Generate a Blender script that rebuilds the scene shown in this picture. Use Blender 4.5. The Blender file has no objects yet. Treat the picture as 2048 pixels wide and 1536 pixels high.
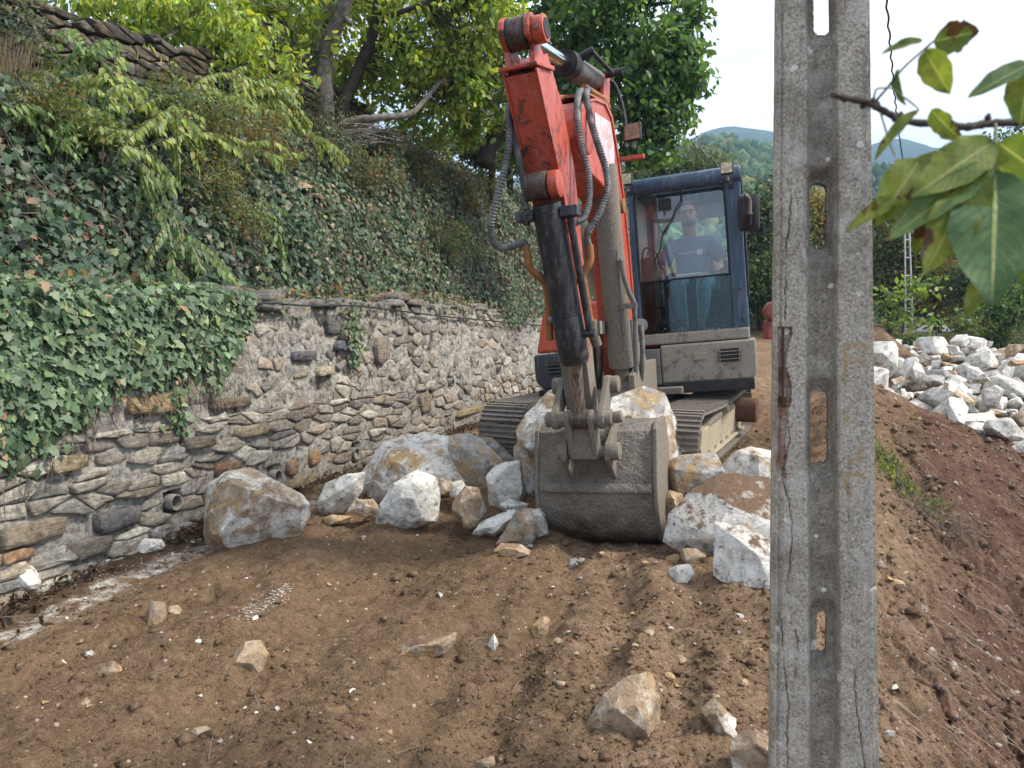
import bpy, bmesh, math, random
import numpy as np
from mathutils import Vector, Matrix, noise as mnoise

SC = bpy.context.scene
COL = SC.collection
PI = math.pi
# ------------------------------------------------------------------ camera
F_PX = 1500.0
TH = math.atan((768 - 665) / F_PX)
cam_d = bpy.data.cameras.new('camera')
cam = bpy.data.objects.new('camera', cam_d)
COL.objects.link(cam)
cam_d.sensor_width = 36.0
cam_d.lens = 36.0 * F_PX / 2048
cam_d.clip_start = 0.05
cam_d.clip_end = 6000
cam.location = (0, 0, 0)
cam.rotation_euler = (PI / 2 - TH, 0, 0)
SC.camera = cam
cam_d.dof.use_dof = True
cam_d.dof.focus_distance = 4.6
cam_d.dof.aperture_fstop = 5.0
# ------------------------------------------------------------------ world: daylight sky with thin bright cloud
W = bpy.data.worlds.new('World')
SC.world = W
W.use_nodes = True
nt = W.node_tree
nt.nodes.clear()
SUN_EL, SUN_AZ = math.radians(48), math.radians(98)   # azimuth measured from +Y towards +X
def wn(t, **k):
    n = nt.nodes.new(t)
    for a, b in k.items():
        setattr(n, a, b)
    return n
sky = wn('ShaderNodeTexSky', sky_type='NISHITA', sun_disc=False)
sky.sun_elevation = SUN_EL
sky.sun_rotation = SUN_AZ
sky.air_density = 1.0
sky.dust_density = 1.5
bg1 = wn('ShaderNodeBackground'); bg1.inputs[1].default_value = 0.09
bg2 = wn('ShaderNodeBackground'); bg2.inputs[0].default_value = (0.965, 0.98, 1.0, 1); bg2.inputs[1].default_value = 0.47
tc = wn('ShaderNodeTexCoord')
mp = wn('ShaderNodeMapping'); mp.inputs['Scale'].default_value = (1.0, 1.0, 2.2); mp.inputs['Location'].default_value = (2.3, 0.4, 1.1)
ns = wn('ShaderNodeTexNoise'); ns.inputs['Scale'].default_value = 2.6; ns.inputs['Detail'].default_value = 7; ns.inputs['Roughness'].default_value = 0.55
rp = wn('ShaderNodeMapRange'); rp.inputs[1].default_value = 0.34; rp.inputs[2].default_value = 0.60; rp.inputs[3].default_value = 0.12; rp.inputs[4].default_value = 1.0
mx = wn('ShaderNodeMixShader'); ow = wn('ShaderNodeOutputWorld')
nt.links.new(tc.outputs['Generated'], mp.inputs[0]); nt.links.new(mp.outputs[0], ns.inputs['Vector'])
nt.links.new(ns.outputs['Fac'], rp.inputs[0]); nt.links.new(rp.outputs[0], mx.inputs[0])
nt.links.new(sky.outputs[0], bg1.inputs[0]); nt.links.new(bg1.outputs[0], mx.inputs[1]); nt.links.new(bg2.outputs[0], mx.inputs[2])
nt.links.new(mx.outputs[0], ow.inputs[0])
# ------------------------------------------------------------------ sun (veiled by cloud: soft)
sd = bpy.data.lights.new('sun', 'SUN'); so = bpy.data.objects.new('sun', sd); COL.objects.link(so)
sd.energy = 1.5; sd.angle = math.radians(11); sd.color = (1.0, 0.93, 0.82)
sdir = Vector((math.sin(SUN_AZ) * math.cos(SUN_EL), math.cos(SUN_AZ) * math.cos(SUN_EL), math.sin(SUN_EL)))
so.rotation_euler = sdir.to_track_quat('Z', 'Y').to_euler()
so.location = sdir * 60
SC.view_settings.view_transform = 'Standard'
SC.view_settings.look = 'None'
SC.view_settings.exposure = 2.0
SC.view_settings.gamma = 1.0
SC.view_settings.use_curve_mapping = False
SC.render.engine = 'CYCLES'
SC.cycles.use_denoising = True
SC.cycles.denoiser = 'OPENIMAGEDENOISE'
SC.cycles.denoising_input_passes = 'RGB_ALBEDO_NORMAL'
SC.cycles.denoising_prefilter = 'ACCURATE'
SC.cycles.max_bounces = 8
SC.cycles.transparent_max_bounces = 12
SC.cycles.volume_bounces = 0
SC.cycles.caustics_reflective = False
SC.cycles.caustics_refractive = False

# ------------------------------------------------------------------ numeric helpers
def ray(px, py):
    c, s = math.cos(TH), math.sin(TH)
    u = (px - 1024) / F_PX; v = (768 - py) / F_PX
    return Vector((u, c + v * s, v * c - s))
def P(px, py, Y):
    d = ray(px, py)
    return d * (Y / d.y)
def proj(p):
    c, s = math.cos(TH), math.sin(TH)
    d = p[1] * c - p[2] * s; v = p[1] * s + p[2] * c
    return 1024 + F_PX * p[0] / d, 768 - F_PX * v / d

_rs = np.random.RandomState(11)
_perm = np.concatenate([_rs.permutation(256)] * 3)
_grad = _rs.normal(size=(256, 3)); _grad /= np.linalg.norm(_grad, axis=1)[:, None]
def perlin(x, y, z=0.0):
    x = np.asarray(x, float); y = np.asarray(y, float); z = np.zeros_like(x) + z
    xi = np.floor(x).astype(int); yi = np.floor(y).astype(int); zi = np.floor(z).astype(int)
    xf = x - xi; yf = y - yi; zf = z - zi
    xi &= 255; yi &= 255; zi &= 255
    fu = xf ** 3 * (xf * (xf * 6 - 15) + 10); fv = yf ** 3 * (yf * (yf * 6 - 15) + 10); fw = zf ** 3 * (zf * (zf * 6 - 15) + 10)
    out = 0
    for a in (0, 1):
        for b in (0, 1):
            for c in (0, 1):
                h = _perm[_perm[_perm[xi + a] + yi + b] + zi + c]
                g = _grad[h]
                d = g[..., 0] * (xf - a) + g[..., 1] * (yf - b) + g[..., 2] * (zf - c)
                out = out + d * (fu if a else 1 - fu) * (fv if b else 1 - fv) * (fw if c else 1 - fw)
    return out
def fbm(x, y, z=0.0, oct=4, gain=0.5, lac=2.03):
    a = 1.0; s = 0; k = 1.0
    for i in range(oct):
        s = s + a * perlin(x * k + 17.3 * i, y * k - 9.1 * i, z * k + 3.7 * i)
        a *= gain; k *= lac
    return s
def sstep(a, b, x):
    t = np.clip((np.asarray(x, float) - a) / (b - a), 0, 1)
    return t * t * (3 - 2 * t)

# ------------------------------------------------------------------ object helpers
def tag(o, label=None, cat=None, group=None, kind=None):
    if label: o['label'] = label
    if cat: o['category'] = cat
    if group: o['group'] = group
    if kind: o['kind'] = kind
    return o
def empty(name, loc=(0, 0, 0), parent=None):
    o = bpy.data.objects.new(name, None); COL.objects.link(o)
    o.empty_display_size = 0.1
    if parent is None:
        o.location = loc
    else:
        o.parent = parent
    return o
def link(name, me, mat=None, parent=None, loc=None):
    o = bpy.data.objects.new(name, me); COL.objects.link(o)
    if mat is not None and len(me.materials) == 0:
        me.materials.append(mat)
    if parent is not None:
        o.parent = parent
        p = parent
        off = Vector((0, 0, 0))
        while p is not None:
            off += p.location; p = p.parent
        if loc is None:
            o.location = -off           # geometry is given in world space
        else:
            o.location = Vector(loc) - off
    elif loc is not None:
        o.location = loc
    return o
def fast_mesh(name, V, Fs, cols=None, smooth=False):
    """V (n,3); Fs: list of int arrays, each (m,k); cols: (n,3) colour per vertex"""
    me = bpy.data.meshes.new(name)
    V = np.ascontiguousarray(V, dtype=np.float32)
    me.vertices.add(len(V)); me.vertices.foreach_set('co', V.ravel())
    Fs = [np.asarray(f, dtype=np.int32) for f in Fs if len(f)]
    nl = sum(f.size for f in Fs); nf = sum(len(f) for f in Fs)
    me.loops.add(nl); me.polygons.add(nf)
    me.loops.foreach_set('vertex_index', np.concatenate([f.ravel() for f in Fs]))
    st = []; o = 0
    for f in Fs:
        st.append(o + np.arange(len(f)) * f.shape[1]); o += f.size
    me.polygons.foreach_set('loop_start', np.concatenate(st).astype(np.int32))
    if smooth:
        me.polygons.foreach_set('use_smooth', np.ones(nf, dtype=bool))
    if cols is not None:
        at = me.color_attributes.new('Col', 'FLOAT_COLOR', 'POINT')
        c4 = np.ones((len(V), 4), dtype=np.float32); c4[:, :3] = cols
        at.data.foreach_set('color', c4.ravel())
    me.update(calc_edges=True); me.validate()
    return me
class MB:
    """collects verts/faces in world space, builds ONE mesh object"""
    def __init__(s): s.v = []; s.f = []
    def add(s, vs, fs):
        o = len(s.v); s.v += [tuple(v) for v in vs]; s.f += [tuple(i + o for i in f) for f in fs]; return s
    def hexa(s, p):            # 8 points: bottom loop 0-3, top loop 4-7
        return s.add(p, [(3, 2, 1, 0), (4, 5, 6, 7), (0, 1, 5, 4), (1, 2, 6, 5), (2, 3, 7, 6), (3, 0, 4, 7)])
    def box(s, fr, c, h):      # frame fr (o,L,F,U), centre, half sizes
        o, L, Fv, U = fr
        pts = []
        for z in (-1, 1):
            for a, b in ((-1, -1), (1, -1), (1, 1), (-1, 1)):
                pts.append(o + L * (c[0] + a * h[0]) + Fv * (c[1] + b * h[1]) + U * (c[2] + z * h[2]))
        return s.hexa(pts)
    def prism(s, fr, prof, l0, l1):   # profile of (f,u), extruded from l0 to l1 along L
        o, L, Fv, U = fr; n = len(prof)
        a = [o + L * l0 + Fv * p[0] + U * p[1] for p in prof]
        b = [o + L * l1 + Fv * p[0] + U * p[1] for p in prof]
        return s.add(a + b, [tuple(range(n))[::-1], tuple(range(n, 2 * n))] + [(i, (i + 1) % n, n + (i + 1) % n, n + i) for i in range(n)])
    def tube(s, pts, rad, n=8, cap=True):
        pts = [Vector(p) for p in pts]
        if not hasattr(rad, '__len__'): rad = [rad] * len(pts)
        o = len(s.v); up = None
        for i, p in enumerate(pts):
            t = (pts[min(i + 1, len(pts) - 1)] - pts[max(i - 1, 0)]).normalized()
            if up is None:
                up = Vector((0, 0, 1)) if abs(t.z) < 0.9 else Vector((1, 0, 0))
            a = t.cross(up).normalized(); b = a.cross(t).normalized(); up = b
            for k in range(n):
                w = 2 * PI * k / n
                s.v.append(tuple(p + a * math.cos(w) * rad[i] + b * math.sin(w) * rad[i]))
        for i in range(len(pts) - 1):
            for k in range(n):
                q = (k + 1) % n
                s.f.append((o + i * n + k, o + i * n + q, o + (i + 1) * n + q, o + (i + 1) * n + k))
        if cap:
            s.f.append(tuple(o + k for k in range(n))[::-1]); e = o + (len(pts) - 1) * n
            s.f.append(tuple(e + k for k in range(n)))
        return s
    def cyl(s, a, b, r, n=20, r2=None):
        return s.tube([a, b], [r, r if r2 is None else r2], n)
    def build(s, name, mat, parent=None, bevel=0, seg=2, smooth=None, label=None, sub=0):
        me = bpy.data.meshes.new(name); me.from_pydata(s.v, [], s.f)
        bm = bmesh.new(); bm.from_mesh(me)
        bmesh.ops.recalc_face_normals(bm, faces=bm.faces)
        if bevel:
            ed = [e for e in bm.edges if len(e.link_faces) == 2 and e.calc_face_angle(0) > 0.5]
            bmesh.ops.bevel(bm, geom=ed, offset=bevel, segments=seg, affect='EDGES', profile=0.5, clamp_overlap=True)
        if sub:
            bmesh.ops.subdivide_edges(bm, edges=bm.edges, cuts=sub, use_grid_fill=True)
        bm.to_mesh(me); bm.free()
        if smooth is not None:
            me.polygons.foreach_set('use_smooth', np.ones(len(me.polygons), dtype=bool)); me.set_sharp_from_angle(angle=math.radians(smooth))
        o = link(name, me, mat, parent)
        if label: o['label'] = label
        return o
def spline(pts, n=6):
    pts = [Vector(p) for p in pts]; out = []
    for i in range(len(pts) - 1):
        p0 = pts[max(i - 1, 0)]; p1 = pts[i]; p2 = pts[i + 1]; p3 = pts[min(i + 2, len(pts) - 1)]
        for k in range(n):
            t = k / n
            out.append(0.5 * ((2 * p1) + (p2 - p0) * t + (2 * p0 - 5 * p1 + 4 * p2 - p3) * t * t + (3 * p1 - p0 - 3 * p2 + p3) * t ** 3))
    out.append(pts[-1])
    return out

# ------------------------------------------------------------------ materials
class NT:
    def __init__(s, name):
        s.m = bpy.data.materials.new(name); s.m.use_nodes = True; s.t = s.m.node_tree; s.t.nodes.clear()
        s.out = s.t.nodes.new('ShaderNodeOutputMaterial'); s.tc = s.t.nodes.new('ShaderNodeTexCoord')
    def n(s, typ, ins=None, **k):
        nd = s.t.nodes.new(typ)
        for a, b in k.items(): setattr(nd, a, b)
        for a, b in (ins or {}).items():
            if hasattr(b, 'is_output'): s.t.links.new(b, nd.inputs[a])
            else: nd.inputs[a].default_value = b
        return nd
    def noise(s, vec, scale, detail=5, rough=0.6, dist=0.0):
        return s.n('ShaderNodeTexNoise', {'Vector': vec, 'Scale': scale, 'Detail': detail, 'Roughness': rough, 'Distortion': dist}).outputs['Fac']
    def ramp(s, fac, stops):
        r = s.n('ShaderNodeValToRGB', {'Fac': fac}); e = r.color_ramp.elements
        while len(e) < len(stops): e.new(0.5)
        for q, (p, c) in zip(e, stops): q.position = p; q.color = (*c, 1) if hasattr(c, '__len__') else (c, c, c, 1)
        return r.outputs['Color']
    def mapr(s, v, a, b, c=0.0, d=1.0):
        return s.n('ShaderNodeMapRange', {0: v, 1: a, 2: b, 3: c, 4: d}).outputs[0]
    def mix(s, f, a, b, mode='MIX'):
        nd = s.n('ShaderNodeMix', data_type='RGBA', blend_type=mode)
        for i, v in ((0, f), (6, a), (7, b)):
            if hasattr(v, 'is_output'): s.t.links.new(v, nd.inputs[i])
            else: nd.inputs[i].default_value = (*v, 1) if hasattr(v, '__len__') and len(v) == 3 else v
        return nd.outputs[2]
    def math(s, op, a, b=0.0):
        return s.n('ShaderNodeMath', {0: a, 1: b}, operation=op).outputs[0]
    def bump(s, h, strength=0.5, dist=0.02, normal=None):
        i = {'Height': h, 'Strength': strength, 'Distance': dist}
        if normal is not None: i['Normal'] = normal
        return s.n('ShaderNodeBump', i).outputs[0]
    def bsdf(s, col, rough=0.8, normal=None, metal=0.0, spec=0.3, **k):
        i = {'Base Color': col if hasattr(col, 'is_output') else (*col, 1), 'Roughness': rough, 'Metallic': metal, 'Specular IOR Level': spec}
        if normal is not None: i['Normal'] = normal
        i.update(k)
        return s.n('ShaderNodeBsdfPrincipled', i).outputs[0]
    def done(s, sh):
        s.t.links.new(sh, s.out.inputs[0]); return s.m
    @property
    def obj(s): return s.tc.outputs['Object']
    @property
    def pos(s): return s.n('ShaderNodeNewGeometry').outputs['Position']
    def attr(s, name='Col'): return s.n('ShaderNodeAttribute', attribute_name=name).outputs['Color']
def simple(name, c1, c2, scale=8, rough=0.7, bump=0.2, bdist=0.004, metal=0.0, spec=0.3, bscale=None, lo=0.35, hi=0.65):
    t = NT(name); v = t.pos
    c = t.ramp(t.noise(v, scale, 6), [(lo, c1), (hi, c2)])
    nb = t.bump(t.noise(v, bscale or scale * 4, 5), bump, bdist)
    return t.done(t.bsdf(c, rough, nb, metal, spec))
# ================================================================== ground sheet
WA, WB = -4.44, 0.40                # retaining wall base line: X = WA + WB*Y
WN = math.sqrt(1 + WB * WB)
WDIR = Vector((WB, 1, 0)) / WN; WNOR = Vector((1, -WB, 0)) / WN     # along the wall / out of the wall face
def wall_w(X, Y): return (X - (WA + WB * Y)) / WN
def wall_foot(Y): return np.interp(Y, [4.0, 6.8, 11.8, 14], [-1.47, -1.33, -1.08, -0.9])
def wall_top(Y): return np.interp(Y, [3.0, 5.7, 7.2, 9.5, 11.8], [0.20, 0.24, 0.31, 0.35, 0.22])
def bank_top(Y): return np.interp(Y, [4.0, 6.3, 9.0, 10.2, 13.7, 20, 60], [1.75, 2.05, 2.5, 2.75, 3.0, 3.0, 4.0])
def crest_x(Y): return -0.42 + 0.53 * Y
def ground_z(X, Y, detail=True):
    X = np.asarray(X, float); Y = np.asarray(Y, float)
    zc = np.interp(Y, [-50, 0, 2.75, 4.0, 4.9, 5.35, 5.8, 6.4, 8.2, 10, 14, 15.2, 16.0, 22, 40, 100, 400, 3000],
                      [-2.2, -1.78, -1.6, -1.5, -1.43, -1.36, -1.12, -1.09, -1.02, -0.62, -0.3, -0.22, 0.1, 0.1, 0.2, 2.0, 6.0, 6.0])
    w = wall_w(X, Y)
    # lower strip along the wall foot
    zl = np.minimum(zc, wall_foot(Y))
    k = sstep(0.75, 2.0, w) if True else 0
    z = zl * (1 - k) + zc * k
    # soil edge lip next to the strip
    z = z + 0.05 * np.exp(-((w - 0.75) / 0.22) ** 2) * (Y < 7)
    # embankment falling to the right
    d = X - crest_x(Y)
    dd = np.maximum(d, 0)
    zf = np.interp(Y, [8.0, 8.8, 13.0, 18, 30], [-1.75, -1.45, -0.42, -0.3, 0.1])
    zsh = np.interp(Y, [2.0, 2.75, 4.0, 5.3, 6.5, 8.0, 9.5, 12], [-1.66, -1.58, -1.40, -1.12, -0.82, -0.52, -0.45, -0.40])
    shoulder = z + np.maximum(zsh - z, 0) * sstep(-1.0, 0.05, d) * (1 - sstep(9.5, 11.5, Y))       # edge of the track
    slope = 0.56 + 0.34 * (1 - sstep(3.6, 7.2, Y))
    emb = shoulder - slope * np.minimum(dd, 4.5)                                                     # bank falling to the right
    heap = np.where((X > 0.485 * Y) & (Y < 30), z - np.maximum(z - zf, 0) * sstep(0.0, 0.7, X - 0.485 * Y), shoulder)
    fade = 1 - sstep(8.3, 8.9, Y)
    z = emb * fade + heap * (1 - fade)
    # terraces on the left, behind the wall
    zt = wall_top(Y); zb = bank_top(Y); q = -w
    r = np.interp(q, [0.30, 0.42, 0.60, 1.50, 2.20], [0, 0, 0.05, 0.90, 1.0])
    bz = zt - 0.10 + (zb - zt + 0.10) * r
    up = np.interp(q, [2.26, 2.38], [0, 1]) * 0.62 * (1 - sstep(10.0, 11.0, Y))
    bz = bz + up + np.interp(q, [2.5, 6, 14, 40, 200], [0, 0.7, 3.0, 9, 26])
    z = np.where(w < -0.30, bz, z)
    if detail:
        near = (1 - sstep(14, 30, Y)) * (w > -0.3)
        soil = near * sstep(0.55, 0.95, w)
        lump = 0.10 * fbm(X * 0.9, Y * 0.9, 1.0, 3) + 0.085 * fbm(X * 2.6, Y * 2.6, 5.0, 3)
        fine = 0.036 * fbm(X * 8, Y * 8, 2.0, 3) + 0.022 * np.abs(fbm(X * 24, Y * 24, 8.0, 3)) + 0.008 * fbm(X * 60, Y * 60, 3.0, 2)
        # furrows left by the bucket and tracks, running towards the viewer
        fx = X - 0.24 * (Y - 4.0) + 0.05 * fbm(X * 1.5, Y * 1.5, 9.0, 2)
        fw_ = np.exp(-((fx - 0.55) / 0.75) ** 2) * sstep(2.0, 3.0, Y) * (1 - sstep(4.5, 5.2, Y))
        fur = (0.062 * np.sin(fx * 17.0 + 1.0 + 1.2 * fbm(X * 1.2, Y * 1.2, 14.0, 2)) + 0.030 * np.sin(Y * 42 + 6 * fx) * np.maximum(0, np.sin(fx * 8.5 + 2))) * fw_ * (0.5 + fbm(X * 1.7, Y * 1.7, 21.0, 2) * 1.2)
        # long low swells on the left part parallel to the wall
        lw = wall_w(X, Y)
        sw = 0.045 * np.sin(lw * 6.0 + 1.2 * fbm(X, Y, 4.0, 2)) * sstep(0.8, 1.3, lw) * (1 - sstep(2.6, 3.4, lw)) * (Y < 6)
        # downhill ribs on the embankment
        on = sstep(0.05, 0.6, d) * fade
        rib = on * (0.06 * np.floor(3.0 * fbm(Y * 0.8 + X * 0.5, X * 1.3 - Y * 0.4, 41.0, 3)) + 0.34 * np.abs(fbm(Y * 1.1 + X * 0.6, X * 0.7, 31.0, 4)) + 0.11 * np.abs(fbm(X * 5, Y * 5, 33.0, 4)) - 0.08 + 0.16 * fbm(Y * 1.6 + X * 0.9, X * 1.1 - Y * 0.3, 12.0, 3) + 0.10 * fbm(Y * 2.4 + X * 0.5, X * 0.35, 6.0, 4) + 0.05 * np.abs(fbm(Y * 6 + X * 1.2, X * 0.9, 2.0, 3)))
        mound = 0.10 * sstep(-0.05, 0.22, X / np.maximum(Y, 0.5)) * sstep(2.2, 3.2, Y) * (1 - sstep(4.4, 5.4, Y))
        z = z + soil * (lump * 0.7 + fine + fur + sw + mound) + rib
        z = z + near * (1 - sstep(0.5, 0.9, w)) * (0.03 * fbm(X * 5, Y * 5, 3.0, 4))
        z = z + (Y >= 14) * (w > -0.3) * 0.12 * fbm(X * 0.6, Y * 0.6, 1.0, 3)
        bk = w < -0.5
        z = z + bk * (0.16 * fbm(X * 1.3, Y * 1.3, 7.0, 3) + 0.03 * fbm(X * 6, Y * 6, 2.0, 2))
    return z
def gq(X, Y):          # height of the built sheet, read back from its grid
    i = np.clip(np.searchsorted(gx_, X) - 1, 0, len(gx_) - 2); j = np.clip(np.searchsorted(gy_, Y) - 1, 0, len(gy_) - 2)
    a = (X - gx_[i]) / (gx_[i + 1] - gx_[i]); b = (Y - gy_[j]) / (gy_[j + 1] - gy_[j])
    return (GZ[j, i] * (1 - a) + GZ[j, i + 1] * a) * (1 - b) + (GZ[j + 1, i] * (1 - a) + GZ[j + 1, i + 1] * a) * b
def gz(x, y): return float(gq(x, y))
def on_ground(px, py, y0=2.2, y1=14.0, n=240):
    """first hit of the ray through a pixel with the ground"""
    ys = np.linspace(y0, y1, n); d = ray(px, py)
    xs = d.x / d.y * ys; zs = d.z / d.y * ys; g = gq(xs, ys)
    hit = np.nonzero(zs < g)[0]
    i = hit[0] if len(hit) else n - 1
    return Vector((xs[i], ys[i], g[i]))
def grow(a, b, step, far, ratio):
    mid = list(np.arange(a, b, step)); s = step; hi = [b]
    while hi[-1] < far: s *= ratio; hi.append(hi[-1] + s)
    s = step; lo = [a - step]
    while lo[-1] > -far: s *= ratio; lo.append(lo[-1] - s)
    return np.array(sorted(lo) + mid + hi)
xs = grow(-3.4, 3.6, 0.016, 850, 1.10)
ya = np.arange(2.0, 5.6, 0.014); yb = np.arange(5.6, 9.4, 0.026); s = 0.03; yc = [9.4]
while yc[-1] < 850: s = max(min(s * 1.12, 200), 0.04); yc.append(yc[-1] + s)
yl = [-60, -30, -15, -8, -4, -2, -1, 0, 0.6, 1.1, 1.5, 1.8]
ys = np.concatenate([yl, ya, yb, yc])
GX, GY = np.meshgrid(xs, ys)
GZ = ground_z(GX, GY)
nx, ny = len(xs), len(ys); gx_, gy_ = xs, ys
idx = np.arange(nx * ny).reshape(ny, nx)
quads = np.stack([idx[:-1, :-1], idx[:-1, 1:], idx[1:, 1:], idx[1:, :-1]], -1).reshape(-1, 4)
gw = wall_w(GX, GY); gd = GX - crest_x(GY)
# zone weights: R = reddish embankment earth, G = pale dusty strip / dry track, B = leaf litter and growth
zr = sstep(0.15, 0.9, gd + 0.35 * fbm(GX * 1.3, GY * 1.3, 2.0, 3)) * (GY < 12)
zg = np.exp(-((gw - 0.42 - 0.12 * fbm(GX * 2, GY * 2, 1.0, 3)) / 0.22) ** 2) * (GY < 6.2) * 1.15
zg = np.maximum(zg, 0.75 * sstep(8.0, 9.5, GY) * (gw > 0) * (GY < 16))
uu = GX / np.maximum(GY, 0.5) + 0.10 * fbm(GX * 1.6, GY * 1.6, 7.0, 3)
zg = np.maximum(zg, 0.62 * sstep(0.0, 0.16, uu) * (GY < 5.6) * (gd < 0.6))
zg = np.maximum(zg, 0.55 * np.exp(-((gd - 0.1) / 0.7) ** 2) * (GY < 6))
zb = np.where(gw < -0.3, 1.0, 0.0); zb = np.maximum(zb, sstep(15, 17, GY))
zb = np.maximum(zb, 0.8 * (1 - sstep(0.1, 0.42, gw + 0.15 * fbm(GX * 4, GY * 4, 6.0, 3))) * (GY < 18))
me = fast_mesh('ground', np.stack([GX, GY, GZ], -1).reshape(-1, 3), [quads], np.stack([zr, zg, zb], -1).reshape(-1, 3), smooth=True)
t = NT('earth'); v = t.pos; zone = t.n('ShaderNodeSeparateColor', {0: t.attr()}).outputs
n1 = t.noise(v, 1.6, 6, 0.6); n2 = t.noise(v, 14, 7, 0.65); n3 = t.noise(v, 110, 4, 0.7)
soil = t.ramp(n2, [(0.30, (0.090, 0.057, 0.032)), (0.52, (0.152, 0.098, 0.058)), (0.72, (0.22, 0.147, 0.090))])
soil = t.mix(t.mapr(n1, 0.38, 0.66), soil, t.mix(0.55, soil, (0.215, 0.138, 0.084)))
red = t.ramp(n2, [(0.30, (0.085, 0.047, 0.033)), (0.55, (0.145, 0.083, 0.058)), (0.75, (0.24, 0.152, 0.106))])
red = t.mix(t.mapr(t.noise(t.n('ShaderNodeMapping', {0: v, 2: (0, 0.5, 0.4), 3: (0.9, 2.6, 2.0)}).outputs[0], 1.3, 6, 0.65), 0.42, 0.60), red, t.mix(0.6, red, (0.075, 0.038, 0.026)))
soil = t.mix(zone[0], soil, red)
dusty = t.ramp(n2, [(0.30, (0.18, 0.115, 0.072)), (0.55, (0.28, 0.190, 0.122)), (0.75, (0.38, 0.275, 0.19))])
soil = t.mix(t.math('MULTIPLY', zone[1], t.mapr(n1, 0.3, 0.6, 0.35, 1.0)), soil, dusty)
lit = t.ramp(n2, [(0.35, (0.028, 0.021, 0.014)), (0.6, (0.075, 0.055, 0.030))])
soil = t.mix(zone[2], soil, lit)
lime = t.math('MULTIPLY', t.mapr(zone[1], 0.80, 0.95), t.mapr(t.noise(v, 7, 6, 0.7), 0.42, 0.60))
soil = t.mix(lime, soil, t.ramp(n2, [(0.35, (0.26, 0.22, 0.18)), (0.6, (0.56, 0.53, 0.48))]))
grain = t.ramp(n3, [(0.3, 0.55), (0.5, 1.0), (0.72, 1.5)])
soil = t.mix(0.75, soil, t.mix(1.0, soil, grain, 'MULTIPLY'))
# crumbs of pale lime scattered in the earth
vo = t.n('ShaderNodeTexVoronoi', {'Vector': v, 'Scale': 26.0}); vd = vo.outputs['Distance']
sel = t.math('GREATER_THAN', t.n('ShaderNodeSeparateColor', {0: vo.outputs['Color']}).outputs[0], 0.90)
crumb = t.math('MULTIPLY', sel, t.math('LESS_THAN', vd, 0.20))
crumb = t.math('MULTIPLY', crumb, t.math('LESS_THAN', zone[2], 0.5))
soil = t.mix(crumb, soil, t.mix(t.noise(v, 3, 2), (0.22, 0.15, 0.10), (0.55, 0.50, 0.44)))
soil = t.mix(0.6, soil, t.mix(1.0, soil, t.ramp(t.noise(v, 38, 6, 0.75), [(0.32, 0.5), (0.5, 1.0), (0.68, 1.5)]), 'MULTIPLY'))
hh = t.math('ADD', t.math('MULTIPLY', n2, 0.5), t.math('ADD', t.math('MULTIPLY', n3, 0.35), t.math('MULTIPLY', t.noise(v, 45, 4, 0.7), 0.6)))
M_EARTH = t.done(t.bsdf(soil, 0.95, t.bump(hh, 1.0, 0.03), 0, 0.1))
go = link('ground', me, M_EARTH); tag(go, 'brown churned earth of the track and its red embankment', kind='structure')
# ================================================================== stone walls
def voronoi_cells(s0, s1, t0, t1, n, aniso, seed, drop=0.0):
    """convex cells of jittered points in a strip; aniso(t) stretches cells along s"""
    rs = np.random.RandomState(seed)
    # rejection-free: best-candidate-like jitter grid
    A = (s1 - s0) * (t1 - t0) / n
    pts = []
    tt = t0
    while tt < t1:
        an = aniso(tt); h = math.sqrt(A / an); wd = A / h
        k = int((s1 - s0) / wd) + 1; off = rs.rand() * wd
        for i in range(k):
            pts.append((s0 + off + (i + rs.uniform(-0.48, 0.48)) * wd, tt + h / 2 + rs.uniform(-0.46, 0.46) * h, an))
        tt += h
    pts = np.array(pts); pts = pts[rs.rand(len(pts)) > drop]; cells = []
    for i, (px, py, an) in enumerate(pts):
        q = pts - pts[i]
        dist = (q[:, 0] / an) ** 2 + q[:, 1] ** 2
        nb = np.argsort(dist)[1:34]
        R = 0.9
        a0, a1 = max(px - R * an, s0 - .02), min(px + R * an, s1 + .02); b0, b1 = max(py - R, t0), min(py + R, t1)
        poly = [(a0, b0), (a1, b0), (a1, b1), (a0, b1)]
        for j in nb:
            bx, by = pts[j, 0], pts[j, 1]
            mx_, my_ = (px + bx) / 2, (py + by) / 2
            dx, dy = (bx - px) / an ** 2, (by - py)
            out = []
            for k in range(len(poly)):
                a = poly[k]; b = poly[(k + 1) % len(poly)]
                fa = (a[0] - mx_) * dx + (a[1] - my_) * dy; fb = (b[0] - mx_) * dx + (b[1] - my_) * dy
                if fa <= 0: out.append(a)
                if (fa < 0 < fb) or (fb < 0 < fa):
                    u = fa / (fa - fb); out.append((a[0] + (b[0] - a[0]) * u, a[1] + (b[1] - a[1]) * u))
            poly = out
            if len(poly) < 3: break
        if len(poly) >= 3: cells.append(np.array(poly))
    return cells
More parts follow.
